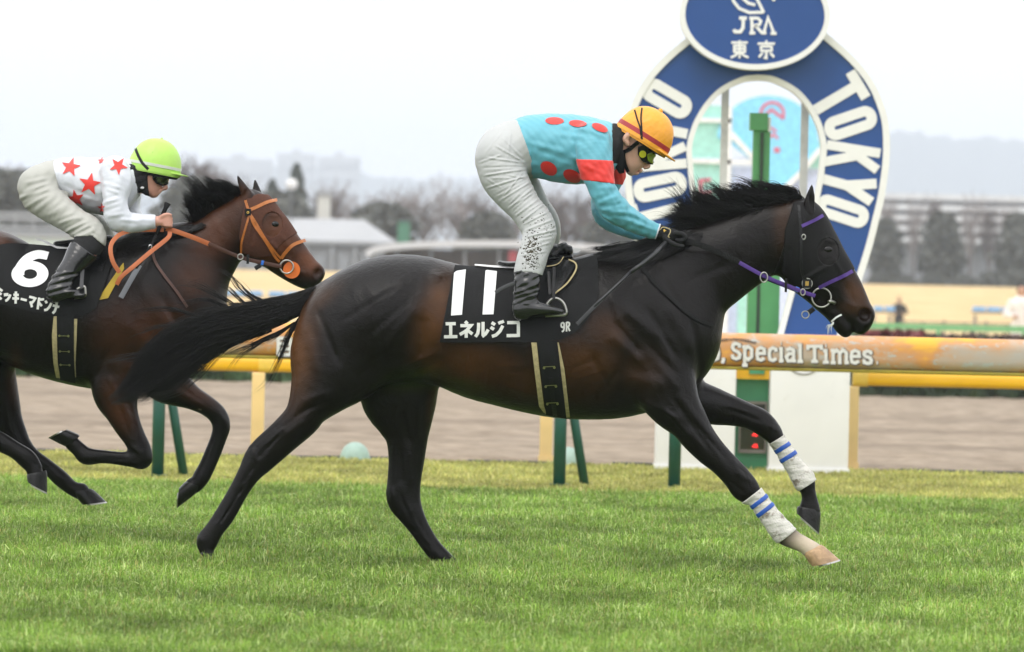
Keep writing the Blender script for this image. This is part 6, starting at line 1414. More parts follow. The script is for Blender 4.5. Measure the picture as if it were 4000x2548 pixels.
put('rein', ribbon(R2 * np.array([1, 0, 1]) + np.array([0, 2 * Y1, 0]) - R2 * np.array([0, 1, 0]), .017, .005), PURPLE, b1)
put('rein_ring', ring3(px(2984, 1084, Y1 - .145), .022, .003, 20, rx=.016), STEEL, b1)
put('rein_stop', MB().box(*sum([[px(3070, 1115, Y1 - .125)[i] - s, px(3070, 1115, Y1 - .125)[i] + s] for i, s in ((0, .005), (1, .006), (2, .03))], [])), RUBBER, b1)
R3 = np.array([px(u, v, Y1 - .104) for u, v in ((3106, 1128), (3120, 1134))]); put('tape', ribbon(R3, .022, .008, 1), BLUE_T, b1)
put('buckle', ring3(px(3136, 1142, Y1 - .112), .014, .003, 16, rx=.010), STEEL, b1)
put('curb_tab', ribbon(np.array([px(3180, 1206, Y1 - .06), px(3158, 1222, Y1 - .058)]), .022, .006, 1), LEATHER, b1)
put('curb_ring', ring3(px(3146, 1230, Y1 - .058), .016, .0028, 20), STEEL, b1)
put('tongue_tie', join(strap(H1_FIELD, [(3258, 1258), (3278, 1240), (3298, 1230)], 7, Y1, .008, .004), 
    hair_mesh(*wisps([[(3256, 1262, -.04), (3246, 1272, -.04), (3232, 1274, -.04), (3228, 1296, -.04)], [(3254, 1262, -.04), (3240, 1280, -.04), (3238, 1310, -.04)]], Y1, 8, .003, (.0015, .003), 6))), WHITE_PAD, b1)
bp1 = put('breast_strap', strap(H1_FIELD, [(2500, 1030), (2560, 1105), (2622, 1163), (2705, 1235), (2760, 1262), (2792, 1272)], 15, Y1, .008, .006), RUBBER, None, px(2650, 1180, Y1))
tag(bp1, 'thin black breast strap across the shoulder of the leading horse', 'strap')

# --- number 6
c2 = thing('saddle_cloth', px(200, 1100, Y2), 'black saddle cloth numbered 6 on the horse at the left edge', 'saddle cloth')
top = [(-30, 960), (20, 950), (63, 950), (120, 953), (220, 962), (320, 960), (372, 952)]
bot = [(-75, 1150), (-20, 1180), (60, 1202), (150, 1222), (240, 1236), (330, 1234), (375, 1200)]
U_, W_ = ruled(top, bot, 56, 36)
put('cloth', join(lay(H2_FIELD, U_, W_, .014, .006, Y2), lay(H2_FIELD, U_, W_, .014, .006, Y2, True)), CLOTH, c2)
six = [[(.93, .84), (.66, .88), (.42, .78), (.27, .6), (.19, .40), (.2, .3)]]
P = np.array([(46 + 147 * a, 1123 - 147 * b) for a, b in six[0]]); P = fine(catmull(P, 5), 4); A, B = band2d(P, np.linspace(31, 44, len(P))); G = np.stack([A, (2 * A + B) / 3, (A + 2 * B) / 3, B], 1)
n1 = lay(H2_FIELD, G[..., 0], G[..., 1], .0185, .002, Y2)
t = np.linspace(0, 2 * math.pi, 49)[:, None]; s_ = np.linspace(0, 1, 6)[None]
rx, ry = 28 + s_ * (72 - 28), 19 + s_ * (51 - 19)
n2 = lay(H2_FIELD, 118 + rx * np.cos(t), 1071 + ry * np.sin(t), .0178, .002, Y2)
put('numeral', join(n1, n2), WHITE_PRINT, c2)
write(H2_FIELD, ['MI', 'TSU', 'KI', 'BAR', 'MA', 'DO', 'N', 'NA'], (-14, 1166), (31.5, 8.2), (6, -46), 27, 9.5, Y2, .018, GREY_PRINT, c2)
put('yellow_pad', lay(H2_FIELD, *ruled([(470, 1040), (481, 1026), (484, 1050)], [(392, 1160), (382, 1174), (425, 1165)], 8, 16), .012, .006, Y2), YELLOW_PAD, c2)
put('cloth_front', lay(H2_FIELD, *ruled([(372, 952), (430, 935), (455, 960)], [(330, 1234), (378, 1205), (400, 1150)], 16, 24), .018, .006, Y2), CLOTH, c2)
s2 = thing('saddle', px(330, 950, Y2), 'small black racing saddle under the jockey in white with red stars', 'saddle')
put('seat', solid([line([(430, 930, 12, .06, 0), (360, 940, 16, .1, 0), (280, 950, 14, .11, 0), (220, 952, 10, .11, 0)], Y2, .02)], .008), LEATHER, s2)
put('saddle_pad', lay(H2_FIELD, *ruled([(118, 930), (140, 930), (215, 962), (270, 966)], [(128, 938), (145, 940), (213, 970), (268, 972)], 20, 3), .02, .006, Y2), WHITE_PAD, s2)
flap([(330, 960), (420, 985)], [(330, 1050), (400, 1060)], .026, H2_FIELD, Y2, LEATHER, 'saddle_flap', s2)
x0, x1_ = px(322, 1050, Y2 - .33), px(318, 1125, Y2 - .36)
put('stirrup_leather', ribbon(np.array([x0, (x0 + x1_) / 2, x1_]), .018, .004), pbr('grey_worn_leather', (0.05, 0.05, 0.055), rough=0.5), s2)
put('stirrup', MB().tube(catmull(np.array([px(u, v, Y2 - .35) for u, v in ((296, 1140), (304, 1128), (318, 1124), (330, 1120), (334, 1140), (330, 1158), (290, 1164))]), 4), .006, 8), STEEL, s2)
g2 = thing('girth', px(260, 1350, Y2), 'black girth with cream felt edges round the horse at the left edge', 'girth')
U_, W_ = ruled([(226, 1232), (294, 1232)], [(228, 1486), (288, 1500)], 8, 36)
for far in (False, True): put('girth_strap', lay(H2_FIELD, U_, W_, .016, .006, Y2, far), CLOTH, g2)
for Lp, Rp in (([(214, 1236), (206, 1310), (207, 1420), (212, 1478)], [(228, 1236), (226, 1310), (224, 1420), (230, 1480)]), ([(290, 1246), (284, 1330), (280, 1420), (280, 1470)], [(306, 1246), (302, 1330), (294, 1420), (292, 1476)])):
    U_, W_ = ruled(Lp, Rp, 36, 4); put('girth_pad', lay(H2_FIELD, U_, W_, .011, .005, Y2), PAD, g2)
for v in (1312, 1373, 1426):
    put('buckle', join(strap(H2_FIELD, [(236, v), (272, v + 1)], 2.5, Y2, .022, .003, False), blob(H2_FIELD, (236, v), lambda t: (4.5 * np.cos(t), 4.5 * np.sin(t)), Y2, .022), blob(H2_FIELD, (271, v + 1), lambda t: (4.5 * np.cos(t), 4.5 * np.sin(t)), Y2, .022)), bpy.data.materials['dull_brass'], g2)
hd = solid(H2_HEAD + H2_NECK + [H2_RELIEF], .004, (lambda A: lambda U, Vv, X, Yy, Z: np.maximum(A(U, Vv), (1.0 - np.sqrt(((U - 1066) / 38) ** 2 + ((Vv - 878) / 48) ** 2)) * .04) + 0 * Yy)(poly_sd([(968, 775), (1010, 758), (1052, 760), (1110, 830), (1168, 908), (1112, 945), (1060, 1000), (1000, 1010), (950, 990), (938, 930), (950, 840)], Y2)), .003, px(880, 1090, Y2) - np.array([0, .13, 0]), px(1260, 700, Y2) + np.array([0, .13, 0]))
h_ = put('face_hood', hd, HOOD2, None, px(1030, 900, Y2)); tag(h_, 'brown mesh face hood with an eye opening on the horse at the left', 'horse hood')
b2 = thing('bridle', px(1020, 920, Y2), 'orange leather bridle and reins on the brown horse at the left', 'bridle')
put('browband', strap(H2_FIELD, [(966, 820), (1000, 805), (1040, 786), (1074, 777)], 13, Y2, .013, .006), ORANGE_L, b2)
put('headpiece', strap(H2_FIELD, [(952, 780), (958, 800), (968, 826)], 10, Y2, .013, .006), ORANGE_L, b2)
put('throatlatch', strap(H2_FIELD, [(970, 832), (950, 900), (937, 950), (934, 992)], 8, Y2, .012, .005), ORANGE_L, b2)
put('noseband', strap(H2_FIELD, [(1092, 1010), (1110, 985), (1140, 955), (1186, 936)], 13, Y2, .013, .006), ORANGE_L, b2)
put('cheekpiece', strap(H2_FIELD, [(972, 835), (990, 862), (1030, 930), (1070, 985), (1092, 1010)], 8, Y2, .013, .005), ORANGE_L, b2)
put('cheekpiece', strap(H2_FIELD, [(974, 840), (986, 875), (1010, 910), (1040, 955), (1070, 1005), (1086, 1022)], 10, Y2, .016, .005), ORANGE_L, b2)
p_ = px(969, 829, Y2 - .1); k_ = put('number_tag', MB().box(p_[0] - .014, p_[0] + .014, p_[1] - .012, p_[1], p_[2] - .016, p_[2] + .016), LEATHER, b2)
put('numeral', ring3((p_[0], p_[1] - .0125, p_[2] - .002), .0045, .0018, 12), GOLD, k_)
put('bit_ring', ring3(px(1120, 1043, Y2 - .078), .031, .0042), STEEL, b2)
d_ = px(1139, 1055, Y2 - .066)
put('bit_guard', MB().add(*(lambda n: ([(d_[0] + .040 * math.cos(2 * math.pi * i / n), d_[1] + y, d_[2] + .040 * math.sin(2 * math.pi * i / n)) for y in (0, .006) for i in range(n)], [tuple(range(n)), tuple(range(n, 2 * n))[::-1]] + [(i, i + n, (i + 1) % n + n, (i + 1) % n) for i in range(n)]))(28)), DISC, b2)
A_ = np.array([px(u, v, Y2 + d) for u, v, d in ((648, 893, -.15), (690, 905, -.17), (760, 930, -.165), (818, 954, -.15))]); put('rein_grip', ribbon(A_, .022, .006), ORANGE_D, b2)
A_ = np.array([px(u, v, Y2 + d) for u, v, d in ((814, 952, -.152), (900, 990, -.13), (960, 1012, -.12), (1030, 1028, -.1), (1100, 1042, -.085))]); put('rein', ribbon(A_, .018, .006), BROWN_L, b2)
put('tape', ribbon(np.array([px(1020, 1026, Y2 - .108), px(1030, 1028, Y2 - .105)]), .022, .008, 1), BLUE_T, b2)
put('rein_stop', MB().box(*sum([[px(968, 1013, Y2 - .125)[i] - s, px(968, 1013, Y2 - .125)[i] + s] for i, s in ((0, .006), (1, .006), (2, .022))], [])), LEATHER, b2)
put('rein_stop', ribbon(np.array([px(1018, 1036, Y2 - .11), px(996, 1050, Y2 - .11)]), .02, .008, 1), LEATHER, b2)
put('rein_ring', ring3(px(939, 1004, Y2 - .126), .013, .003, 16), STEEL, b2)
# slack loop of the reins in front of the saddle
A_ = np.array([px(u, v, Y2 + d) for u, v, d in ((640, 898, -.16), (563, 898, -.2), (500, 904, -.24), (455, 926, -.29), (432, 965, -.32), (440, 1020, -.335), (467, 1066, -.335))]); put('rein_loop', ribbon(A_, .02, .005), ORANGE_D, b2)
A_ = np.array([px(u, v, Y2 + d) for u, v, d in ((664, 905, -.17), (655, 930, -.19), (587, 985, -.26), (520, 1042, -.32), (475, 1080, -.335), (455, 1112, -.33))]); put('rein_loop', ribbon(A_, .02, .005), ORANGE_D, b2)
bp2 = put('breast_strap', strap(H2_FIELD, [(592, 985), (606, 1025), (640, 1075), (690, 1140), (730, 1200)], 10, Y2, .010, .006), BROWN_L, None, px(660, 1100, Y2))
tag(bp2, 'thin brown breast strap across the shoulder of the horse at the left', 'strap')
# ================================================================== jockeys
SKIN1 = pbr('skin_tan', (0.58, 0.34, 0.24), rough=0.5, var=0.08, vscale=30, sss=0.1)
SKIN2 = pbr('skin_pink', (0.62, 0.32, 0.24), rough=0.5, var=0.08, vscale=30, sss=0.1)
TURQ = pbr('turquoise_silk', (0.115, 0.40, 0.49), rough=0.5, var=0.06, vscale=8, bump=0.12, bscale=40, sheen=0.15, dirt=(0.05, 0.12, 0.12), dirt_amt=0.5, dirt_scale=60, dirt_at=0.7)
RED = pbr('red_silk', (0.72, 0.028, 0.018), rough=0.5, var=0.05, sheen=0.15)
WHITE_SILK = pbr('white_silk', (0.64, 0.66, 0.71), rough=0.5, var=0.03, bump=0.12, bscale=40, sheen=0.1)
BREECH1 = pbr('muddy_white_breeches', (0.43, 0.44, 0.43), rough=0.42, var=0.05, bump=0.07, bscale=50, dirt=(0.035, 0.028, 0.018), dirt_amt=0.0)
BREECH2 = pbr('cream_white_breeches', (0.40, 0.40, 0.36), rough=0.5, var=0.05, bump=0.12, bscale=50)
MUD = pbr('splashed_mud', (0.055, 0.047, 0.026), rough=0.8, var=0.4, bump=0.5, bscale=200)
BOOT = pbr('glossy_black_boot', (0.009, 0.009, 0.010), rough=0.22, var=0.2, bump=0.15, bscale=60, coat=0.4)
KNIT = pbr('black_knit', (0.008, 0.008, 0.009), rough=0.85, var=0.2, bump=0.4, bscale=250)
CAP_O = pbr('orange_cap_cover', (0.85, 0.36, 0.028), rough=0.42, var=0.06, vscale=10, bump=0.5, bscale=28, dirt=(0.12, 0.03, 0.01), dirt_amt=0.6, dirt_scale=45, dirt_at=0.67)
CAP_L = pbr('lime_cap_cover', (0.42, 0.69, 0.12), rough=0.42, var=0.06, vscale=10, bump=0.3, bscale=22, dirt=(0.12, 0.2, 0.03), dirt_amt=0.55, dirt_scale=40, dirt_at=0.64)
CAP_RED = pbr('dark_red_cap_band', (0.36, 0.025, 0.03), rough=0.5, var=0.1)
CAP_GREY = pbr('grey_cap_band', (0.55, 0.58, 0.5), rough=0.5, var=0.08)
LENS = pbr('yellow_green_lens', (0.20, 0.26, 0.02), rough=0.06, coat=1.0, var=0.3)
LENS_D = pbr('dark_lens', (0.04, 0.05, 0.02), rough=0.06, coat=1.0, var=0.4)
BUTTON = pbr('yellow_goggle_button', (0.42, 0.42, 0.02), rough=0.25, coat=0.5)

class Dome:
    """riding helmet: half ellipsoid over a tilted rim; c rim centre (u, v), ang downward tilt in degrees, radii in px, y radius in m"""
    def __init__(s, c, ang, a, b, w, Y0, e=2.25):
        s.c = px(*c, Y0); s.Y0 = Y0; t = math.radians(ang); k = Y0 / F
        s.f = np.array([math.cos(t), 0, -math.sin(t)]); s.u = np.array([math.sin(t), 0, math.cos(t)])
        s.a, s.b, s.w, s.e = a * k, b * k, w, e
    def pt(s, ph, q, grow=0.0):
        """point at angle ph round the head, at relative height q (0 rim, 1 crown)"""
        q = min(q, 1.0); r = (1 - abs(q) ** s.e) ** (1 / s.e) if q > 0 else 1 + 0.06 * q
        return s.c + s.f * (s.a + grow) * r * math.cos(ph) + np.array([0, 1, 0]) * (s.w + grow) * r * math.sin(ph) + s.u * (s.b + (grow if q > .5 else 0)) * q
    def strip(s, q0, q1, grow, n=64, m=3, q0f=None):
        ph = np.linspace(0, 2 * math.pi, n + 1)
        G = np.array([[s.pt(p, q0 + (q1 - q0) * j / (m - 1), grow) for j in range(m)] for p in ph]); D = np.array([[s.pt(p, q0 + (q1 - q0) * j / (m - 1), grow - .004) for j in range(m)] for p in ph])
        return sheet(G, D)
    def shell(s, wr=0.0):
        n, m = 72, 26; q = np.sin(np.linspace(-0.12, math.pi / 2, m))
        V = []
        for j in range(m):
            for i in range(n):
                p = 2 * math.pi * i / n
                g = wr * (0.5 * math.sin(9 * p + 6 * q[j]) * math.sin(5 * q[j] + p) + 0.5 * math.sin(23 * p + 3 * math.sin(7 * q[j]))) * (1 - q[j] ** 6)
                V.append(s.pt(p, q[j], g))
        Q = [(j * n + i, j * n + (i + 1) % n, (j + 1) * n + (i + 1) % n, (j + 1) * n + i) for j in range(m - 1) for i in range(n)]
        return np.array(V), np.array(Q)
    def on(s, u, v, grow=.003):
        """near side of the dome seen at picture point u, v"""
        P = px(u, v, s.Y0); d = P - s.c; p, q = d @ s.f, d @ s.u
        qq = min(max(q / s.b, 0), 1); r = (1 - qq ** s.e) ** (1 / s.e)
        y = s.w * math.sqrt(max(0, r * r - (p / s.a) ** 2))
        return np.array([P[0], s.c[1] - y - grow, P[2]])
    def peak(s, ext, spread, drop=0.006):
        n, m = 30, 5; G, D = [], []
        for i in range(n):
            p = -spread + 2 * spread * i / (n - 1); k = math.cos(p / spread * math.pi / 2) ** .8
            row = []
            for j in range(m):
                e = ext * k * j / (m - 1)
                row.append(s.pt(p, 0.03, 0.001) + s.f * e + np.array([0, 1, 0]) * e * .25 * math.sin(p) - s.u * drop * (j / (m - 1)))
            G.append(row); D.append([r - s.u * .005 for r in row])
        return sheet(np.array(G), np.array(D))
    def ribbon(s, path, w, grow=.004):
        P = fine(catmull(np.array(path, float), 6), 6); L, R = band2d(P, w)
        G = np.array([[s.on(*a, grow), s.on(*((a + b) / 2), grow), s.on(*b, grow)] for a, b in zip(L, R)]); D = G + np.array([0, .003, 0])
        return sheet(G, D)

def ridges(rows):
    """cloth folds: u1, v1, u2, v2, width px, mm"""
    def f(U, Vv):
        D = 0
        for u1, v1, u2, v2, sg, mm in rows:
            du, dv = u2 - u1, v2 - v1
            t = np.clip(((U - u1) * du + (Vv - v1) * dv) / (du * du + dv * dv + 1e-9), 0, 1)
            d = ((U - u1) * dv - (Vv - v1) * du) / math.hypot(du, dv)
            d2 = (U - u1 - t * du) ** 2 + (Vv - v1 - t * dv) ** 2
            D = D + mm / 1000 * (np.exp(-d2 / sg ** 2) - 0.6 * np.exp(-((d2 ** .5 - 1.9 * sg) / sg) ** 2)) * np.clip(np.minimum(t, 1 - t) * 6 + .2, 0, 1)
        return D
    return f

# ------------------------------------------------------------------ jockey in turquoise
J1_TORSO = [edges([(2004, 480, 2072, 672, .14, 0), (2060, 460, 2105, 682, .152, 0), (2125, 454, 2160, 694, .16, 0), (2213, 455, 2222, 710, .17, 0), (2290, 465, 2290, 708, .18, 0), (2345, 488, 2335, 670, .17, 0), (2372, 520, 2362, 620, .13, 0)], Y1, .03)]
J1_ARM = edges([(2262, 520, 2370, 560, .065, -.175), (2256, 590, 2384, 610, .066, -.2), (2268, 655, 2388, 650, .062, -.22), (2295, 715, 2390, 706, .056, -.235), (2320, 768, 2412, 764, .052, -.24), (2348, 824, 2440, 792, .05, -.235), (2392, 860, 2462, 812, .046, -.215), (2456, 893, 2504, 842, .041, -.185), (2521, 919, 2545, 870, .034, -.15), (2562, 926, 2580, 884, .028, -.13)], Y1, .03)
J1_FARM = edges([(2290, 540, 2400, 570, .065, .175), (2318, 640, 2436, 668, .06, .2), (2322, 720, 2418, 716, .055, .22), (2318, 790, 2402, 772, .05, .225), (2330, 858, 2408, 812, .046, .2), (2384, 893, 2440, 850, .042, .17), (2450, 918, 2490, 872, .036, .14), (2535, 938, 2556, 900, .028, .12)], Y1, .03)
J1_HIP = [ell(1968, 600, 96, 108, .16, 0, Y1, 0, .03), edges([(1934, 536, 1962, 690, .15, 0), (2010, 490, 2060, 670, .15, 0)], Y1, .04)]
J1_LEG = edges([(1868, 662, 2036, 596, .09, -.1), (1882, 708, 2048, 658, .088, -.12), (1914, 754, 2062, 696, .082, -.14), (1956, 798, 2084, 744, .076, -.16), (1996, 836, 2110, 794, .07, -.18), (2028, 880, 2150, 846, .066, -.21), (2046, 925, 2168, 902, .062, -.24), (2036, 970, 2144, 974, .058, -.28), (2022, 1015, 2128, 1030, .054, -.31), (2012, 1066, 2114, 1072, .05, -.33),
    (2012, 1112, 2108, 1110, .046, -.345), (2008, 1150, 2102, 1145, .042, -.35), (2006, 1182, 2090, 1182, .038, -.35), (2006, 1212, 2078, 1216, .034, -.35)], Y1, .035)
J1_FOOT = line([(2032, 1210, 28, .036, -.35), (2075, 1206, 28, .038, -.35), (2120, 1208, 22, .04, -.352), (2165, 1213, 14, .036, -.354), (2192, 1218, 8, .026, -.354)], Y1, .02)
J1_FLEG = edges([(1885, 640, 2050, 590, .09, .1), (1935, 755, 2095, 690, .085, .13), (2010, 835, 2140, 790, .07, .18), (2060, 880, 2176, 850, .064, .22), (2082, 925, 2184, 905, .06, .25), (2070, 970, 2166, 980, .055, .29), (2050, 1066, 2134, 1072, .048, .33), (2040, 1150, 2120, 1150, .04, .35), (2030, 1205, 2090, 1210, .034, .35)], Y1, .035)
J1_FFOOT = line([(2050, 1210, 28, .036, .35), (2120, 1212, 22, .04, .352), (2195, 1218, 10, .03, .354)], Y1, .02)
J1_HEADO = [ell(2496, 532, 84, 104, .078, 0, Y1, -30, .02), line([(2490, 596, 54, .064, 0), (2483, 628, 38, .058, 0), (2474, 650, 26, .047, 0), (2465, 664, 17, .034, 0)], Y1, .012), line([(2450, 600, 34, .066, 0), (2456, 640, 24, .055, 0), (2462, 666, 15, .034, 0)], Y1, .015),
    line([(2522, 616, 9, .012, 0), (2530, 636, 9, .013, 0), (2532, 650, 9, .016, 0), (2520, 656, 7, .019, 0)], Y1, .006), ell(2503, 669, 10, 6, .024, 0, Y1, 45, .004), ell(2489, 679, 9, 5.5, .022, 0, Y1, 35, .004), ell(2469, 677, 13, 10, .022, 0, Y1, 20, .008),
    line([(2454, 526, 12, .016, -.079), (2444, 545, 13, .016, -.084), (2452, 565, 9, .013, -.080)], Y1, .006), ell(2452, 545, 6, 10, .008, -.098, Y1, 15, .006, True)]
J1_NECK = line([(2350, 560, 70, .075, 0), (2400, 560, 64, .068, 0), (2440, 580, 56, .062, 0)], Y1, .03)
def fist(Y0, palm, fingers, thumb, k=.006):
    return [ell(*palm, Y0, 0, .012)] + [line(f, Y0, k, 4) for f in fingers] + [line(thumb, Y0, k, 4)]
J1_HAND = fist(Y1, (2612, 918, 44, 26, .020, -.125), [[(2640, 912 + 4 * i, 8.5, .0095, -.152 + .018 * i), (2664, 915 + 4 * i, 9, .0095, -.150 + .018 * i), (2676, 928 + 4 * i, 8.5, .009, -.148 + .018 * i), (2664, 940 + 3 * i, 8, .0085, -.147 + .018 * i), (2646, 938 + 2 * i, 7.5, .0075, -.146 + .018 * i)] for i in range(4)],
    [(2600, 932, 9, .010, -.155), (2624, 950, 8.5, .0095, -.165), (2650, 960, 8, .009, -.166), (2668, 962, 6.5, .008, -.164)]) + [line([(2550, 902, 21, .026, -.132), (2570, 905, 22, .026, -.128), (2600, 914, 24, .024, -.126)], Y1, .01)]
J1_FHAND = fist(Y1, (2590, 925, 40, 24, .020, .115), [[(2620, 918, 8.5, .0095, .09 + .018 * i), (2655, 922, 8, .009, .09 + .018 * i), (2672, 940, 7.5, .0085, .09 + .018 * i), (2650, 952, 7, .008, .09 + .018 * i)] for i in range(4)], [(2580, 935, 9, .01, .09), (2620, 950, 8, .009, .085), (2645, 950, 7, .008, .085)]) + [line([(2545, 918, 22, .026, .118), (2580, 922, 24, .024, .116)], Y1, .01)]
body = J1_TORSO + J1_HIP + [J1_ARM, J1_FARM, J1_LEG, J1_FLEG, J1_FOOT, J1_FFOOT, J1_NECK] + J1_HEADO + J1_HAND + J1_FHAND
V_, Q_ = solid(body, .004, t=lambda U, Vv: -.007 * np.clip((2432 - U) / 30, 0, 1))
j1 = put('person', (V_, Q_), SKIN1, None, px(2060, 1240, Y1))
tag(j1, 'jockey in turquoise silks with red spots and orange cap, crouched on the leading horse', 'jockey')
fold_t = ridges([(2060, 560, 2210, 600, 9, 2.5), (2095, 590, 2250, 640, 9, -2.5), (2030, 520, 2060, 660, 8, 2.5), (2050, 500, 2085, 650, 8, -2), (2120, 480, 2230, 500, 10, 2), (2180, 530, 2290, 545, 9, 2), (2240, 560, 2258, 690, 9, -4), (2080, 640, 2180, 690, 8, 2.5), (2240, 500, 2330, 520, 9, 2),
    (2300, 520, 2370, 545, 8, 2.5), (2262, 640, 2380, 690, 7, 1.5), (2330, 800, 2410, 770, 8, 4), (2340, 815, 2430, 800, 7, -3), (2360, 830, 2470, 840, 8, 3.5), (2400, 840, 2500, 870, 8, -3), (2420, 850, 2530, 890, 8, 3), (2440, 820, 2540, 880, 7, 2.5), (2480, 880, 2570, 905, 6, 2), (2330, 740, 2412, 735, 8, 2), (2320, 830, 2400, 880, 7, 3)])
dt = lambda U, Vv, X, Yy, Z: fold_t(U, Vv) + .0012 * np.sin(U * .07 + Vv * .09 + 60 * (Yy - Y1)) + .0008 * np.sin(U * .21 - Vv * .13 + 90 * (Yy - Y1))
hem, cuff, cuff2 = half(2004, 478, -191, 68, Y1), half(2568, 905, 1, .35, Y1), half(2500, 900, 1, .3, Y1)
J1_FIELD_R, J1_FIELD = solid(J1_TORSO + [J1_ARM, J1_FARM, J1_NECK], .0045, lambda U, Vv, X, Yy, Z: np.maximum(np.maximum(hem(U, Vv) + 0 * Yy, cuff(U, Vv) + 0 * Yy), np.where(Vv < 640, half(2392, 500, 1, .02, Y1)(U, Vv), -1)), .009, keep=True, disp=dt)
jk = put('jacket', J1_FIELD_R, TURQ, j1)
for (u, v, ru, rv, an) in ((2167, 468, 36, 15, 2), (2258, 479, 34, 14, 6), (2344, 498, 33, 15, 22), (2144, 656, 35, 24, 32), (2236, 686, 37, 23, 26)):
    c_, s_ = math.cos(math.radians(an)), math.sin(math.radians(an))
    put('spot', blob(J1_FIELD, (u, v), lambda t: (ru * np.cos(t) * c_ - rv * np.sin(t) * s_, ru * np.cos(t) * s_ + rv * np.sin(t) * c_), Y1, .0125), RED, jk)
b1_, b2_ = half(2316, 625, 0.05, -1, Y1), half(2330, 712, -.12, 1, Y1)
for arm, dn in ((J1_ARM, (-.33, -.1)), (J1_FARM, (.1, .34))):
    lo, hi = px(2230, 740, Y1), px(2450, 600, Y1); lo[1] += dn[0]; hi[1] += dn[1]
    put('sleeve_band', solid([arm], .004, lambda U, Vv, X, Yy, Z: np.maximum(b1_(U, Vv), b2_(U, Vv)) + 0 * Yy, .0115, lo, hi, disp=dt), RED, jk)
put('cuff_edge', solid([J1_ARM], .003, lambda U, Vv, X, Yy, Z: np.maximum(half(2572, 905, 1, .35, Y1)(U, Vv), half(2566, 904, -1, -.35, Y1)(U, Vv)) + 0 * Yy, .0105, px(2530, 950, Y1) + np.array([0, -.22, 0]), px(2600, 850, Y1) + np.array([0, -.05, 0])), WHITE_SILK, jk)
FB1 = ([(2048, 640, 1900, 620, 7, 4), (2050, 655, 1880, 660, 7, -3), (2052, 665, 1890, 690, 7, 5), (2050, 640, 1930, 570, 7, 4), (2040, 620, 1960, 540, 7, 3), (2060, 690, 1900, 740, 7, 5), (2066, 700, 1930, 770, 7, -3), (2075, 712, 1950, 790, 7, 5), (2040, 680, 1960, 780, 6, 4), (2085, 735, 1985, 820, 7, 5), (2095, 750, 2000, 835, 6, -3),
    (2110, 775, 2010, 850, 7, 4.5), (2125, 800, 2035, 870, 7, 5), (2140, 830, 2045, 880, 7, 5), (2000, 700, 1920, 700, 6, 3), (2030, 760, 1990, 800, 6, 3), (2160, 860, 2050, 905, 8, 5), (2172, 900, 2050, 930, 8, 6), (2165, 925, 2060, 945, 7, -4), (2150, 950, 2040, 985, 7, 4), (2135, 985, 2030, 1000, 7, 3), (2080, 1000, 2060, 1060, 6, 3), (2000, 500, 1980, 640, 7, 2), (1960, 520, 1900, 600, 8, 2.5),
    (2056, 700, 1990, 690, 6, 3), (2010, 800, 2100, 750, 6, 3.5), (2060, 830, 2125, 790, 5, 3.5), (1900, 700, 1960, 740, 6, 2.5), (1870, 640, 1960, 610, 7, 3), (2120, 920, 2168, 880, 5, 4), (2040, 1020, 2110, 1045, 6, 3)])
fb = ridges([(a, b, c, d, e * .5, f * .9) for a, b, c, d, e, f in FB1])
db = lambda U, Vv, X, Yy, Z: fb(U, Vv) * np.where(Yy < Y1 + .02, 1, .3) + .0004 * np.sin(U * .12 + Vv * .17 + 50 * (Yy - Y1))
bt, waist = half(2060, 1068, -.1, 1, Y1), half(2024, 478, 191, -68, Y1)
R_, BR1 = solid(J1_HIP + J1_TORSO + [J1_LEG, J1_FLEG], .0045, lambda U, Vv, X, Yy, Z: np.maximum(bt(U, Vv) + .006 * np.sin(Yy * 40), np.where(Vv < 700, waist(U, Vv), -1)) + 0 * Yy, .006, disp=db, keep=True)
br = put('breeches', R_, BREECH1, j1)
# splashed mud: many small lumps on the shin
mu = MB(); rs = np.random.default_rng(3)
for i in range(460):
    u, v = rs.normal(2072, 17), rs.normal(985, 36)
    if i > 330: u, v = rs.normal(2090, 28), rs.uniform(850, 1050)
    if i > 420: u, v = rs.uniform(2110, 2165), rs.uniform(790, 930)
    if v > 1060: continue
    x, z = world_xz(np.array([u]), np.array([v]), Y1 - .25); y = BR1.drape(x, z, .006)[0]
    r = rs.uniform(.0008, .0030) * (1.25 if i < 200 else .8); mu.ball((x[0], y, z[0]), (r * rs.uniform(.8, 1.8), r * .5, r), 6, 4)
m_ = put('mud_splash', mu, MUD, br); m_['kind'] = 'stuff'
wr = lambda U, Vv, X, Yy, Z: np.where(Vv < 1190, .0013 * np.sin(Vv * .15 + np.sin(U * .05 + 30 * (Yy - Y1)) * 2.2 + .03 * U) + .0015 * np.sin(U * .11 + Vv * .27 + 1.5 * np.sin(Vv * .06)), .0)
bt2 = half(2060, 1058, .1, -1, Y1)
for leg, ft in ((J1_LEG, J1_FOOT), (J1_FLEG, J1_FFOOT)):
    b_ = put('boot', solid([leg, ft], .004, lambda U, Vv, X, Yy, Z: bt2(U, Vv) + 0 * Yy, .004, *[f(*[bounds([ft])[i], bounds([leg])[i]]) for i, f in ((0, np.minimum), (1, np.maximum))], disp=wr), BOOT, j1)
    if leg is J1_LEG: put('sole', ribbon(np.array([px(u, v, Y1 - .352) for u, v in ((2006, 1236), (2040, 1240), (2100, 1234), (2160, 1230), (2196, 1226))]), .007, .01), LEATHER, b_)
put('garter_strap', ribbon(np.array([px(u, v, Y1 - .36) for u, v in ((2012, 1105), (1985, 1115), (1958, 1128), (1935, 1143))]), .016, .005), pbr('grey_black_strap', (0.05, 0.05, 0.055), rough=0.4), j1)
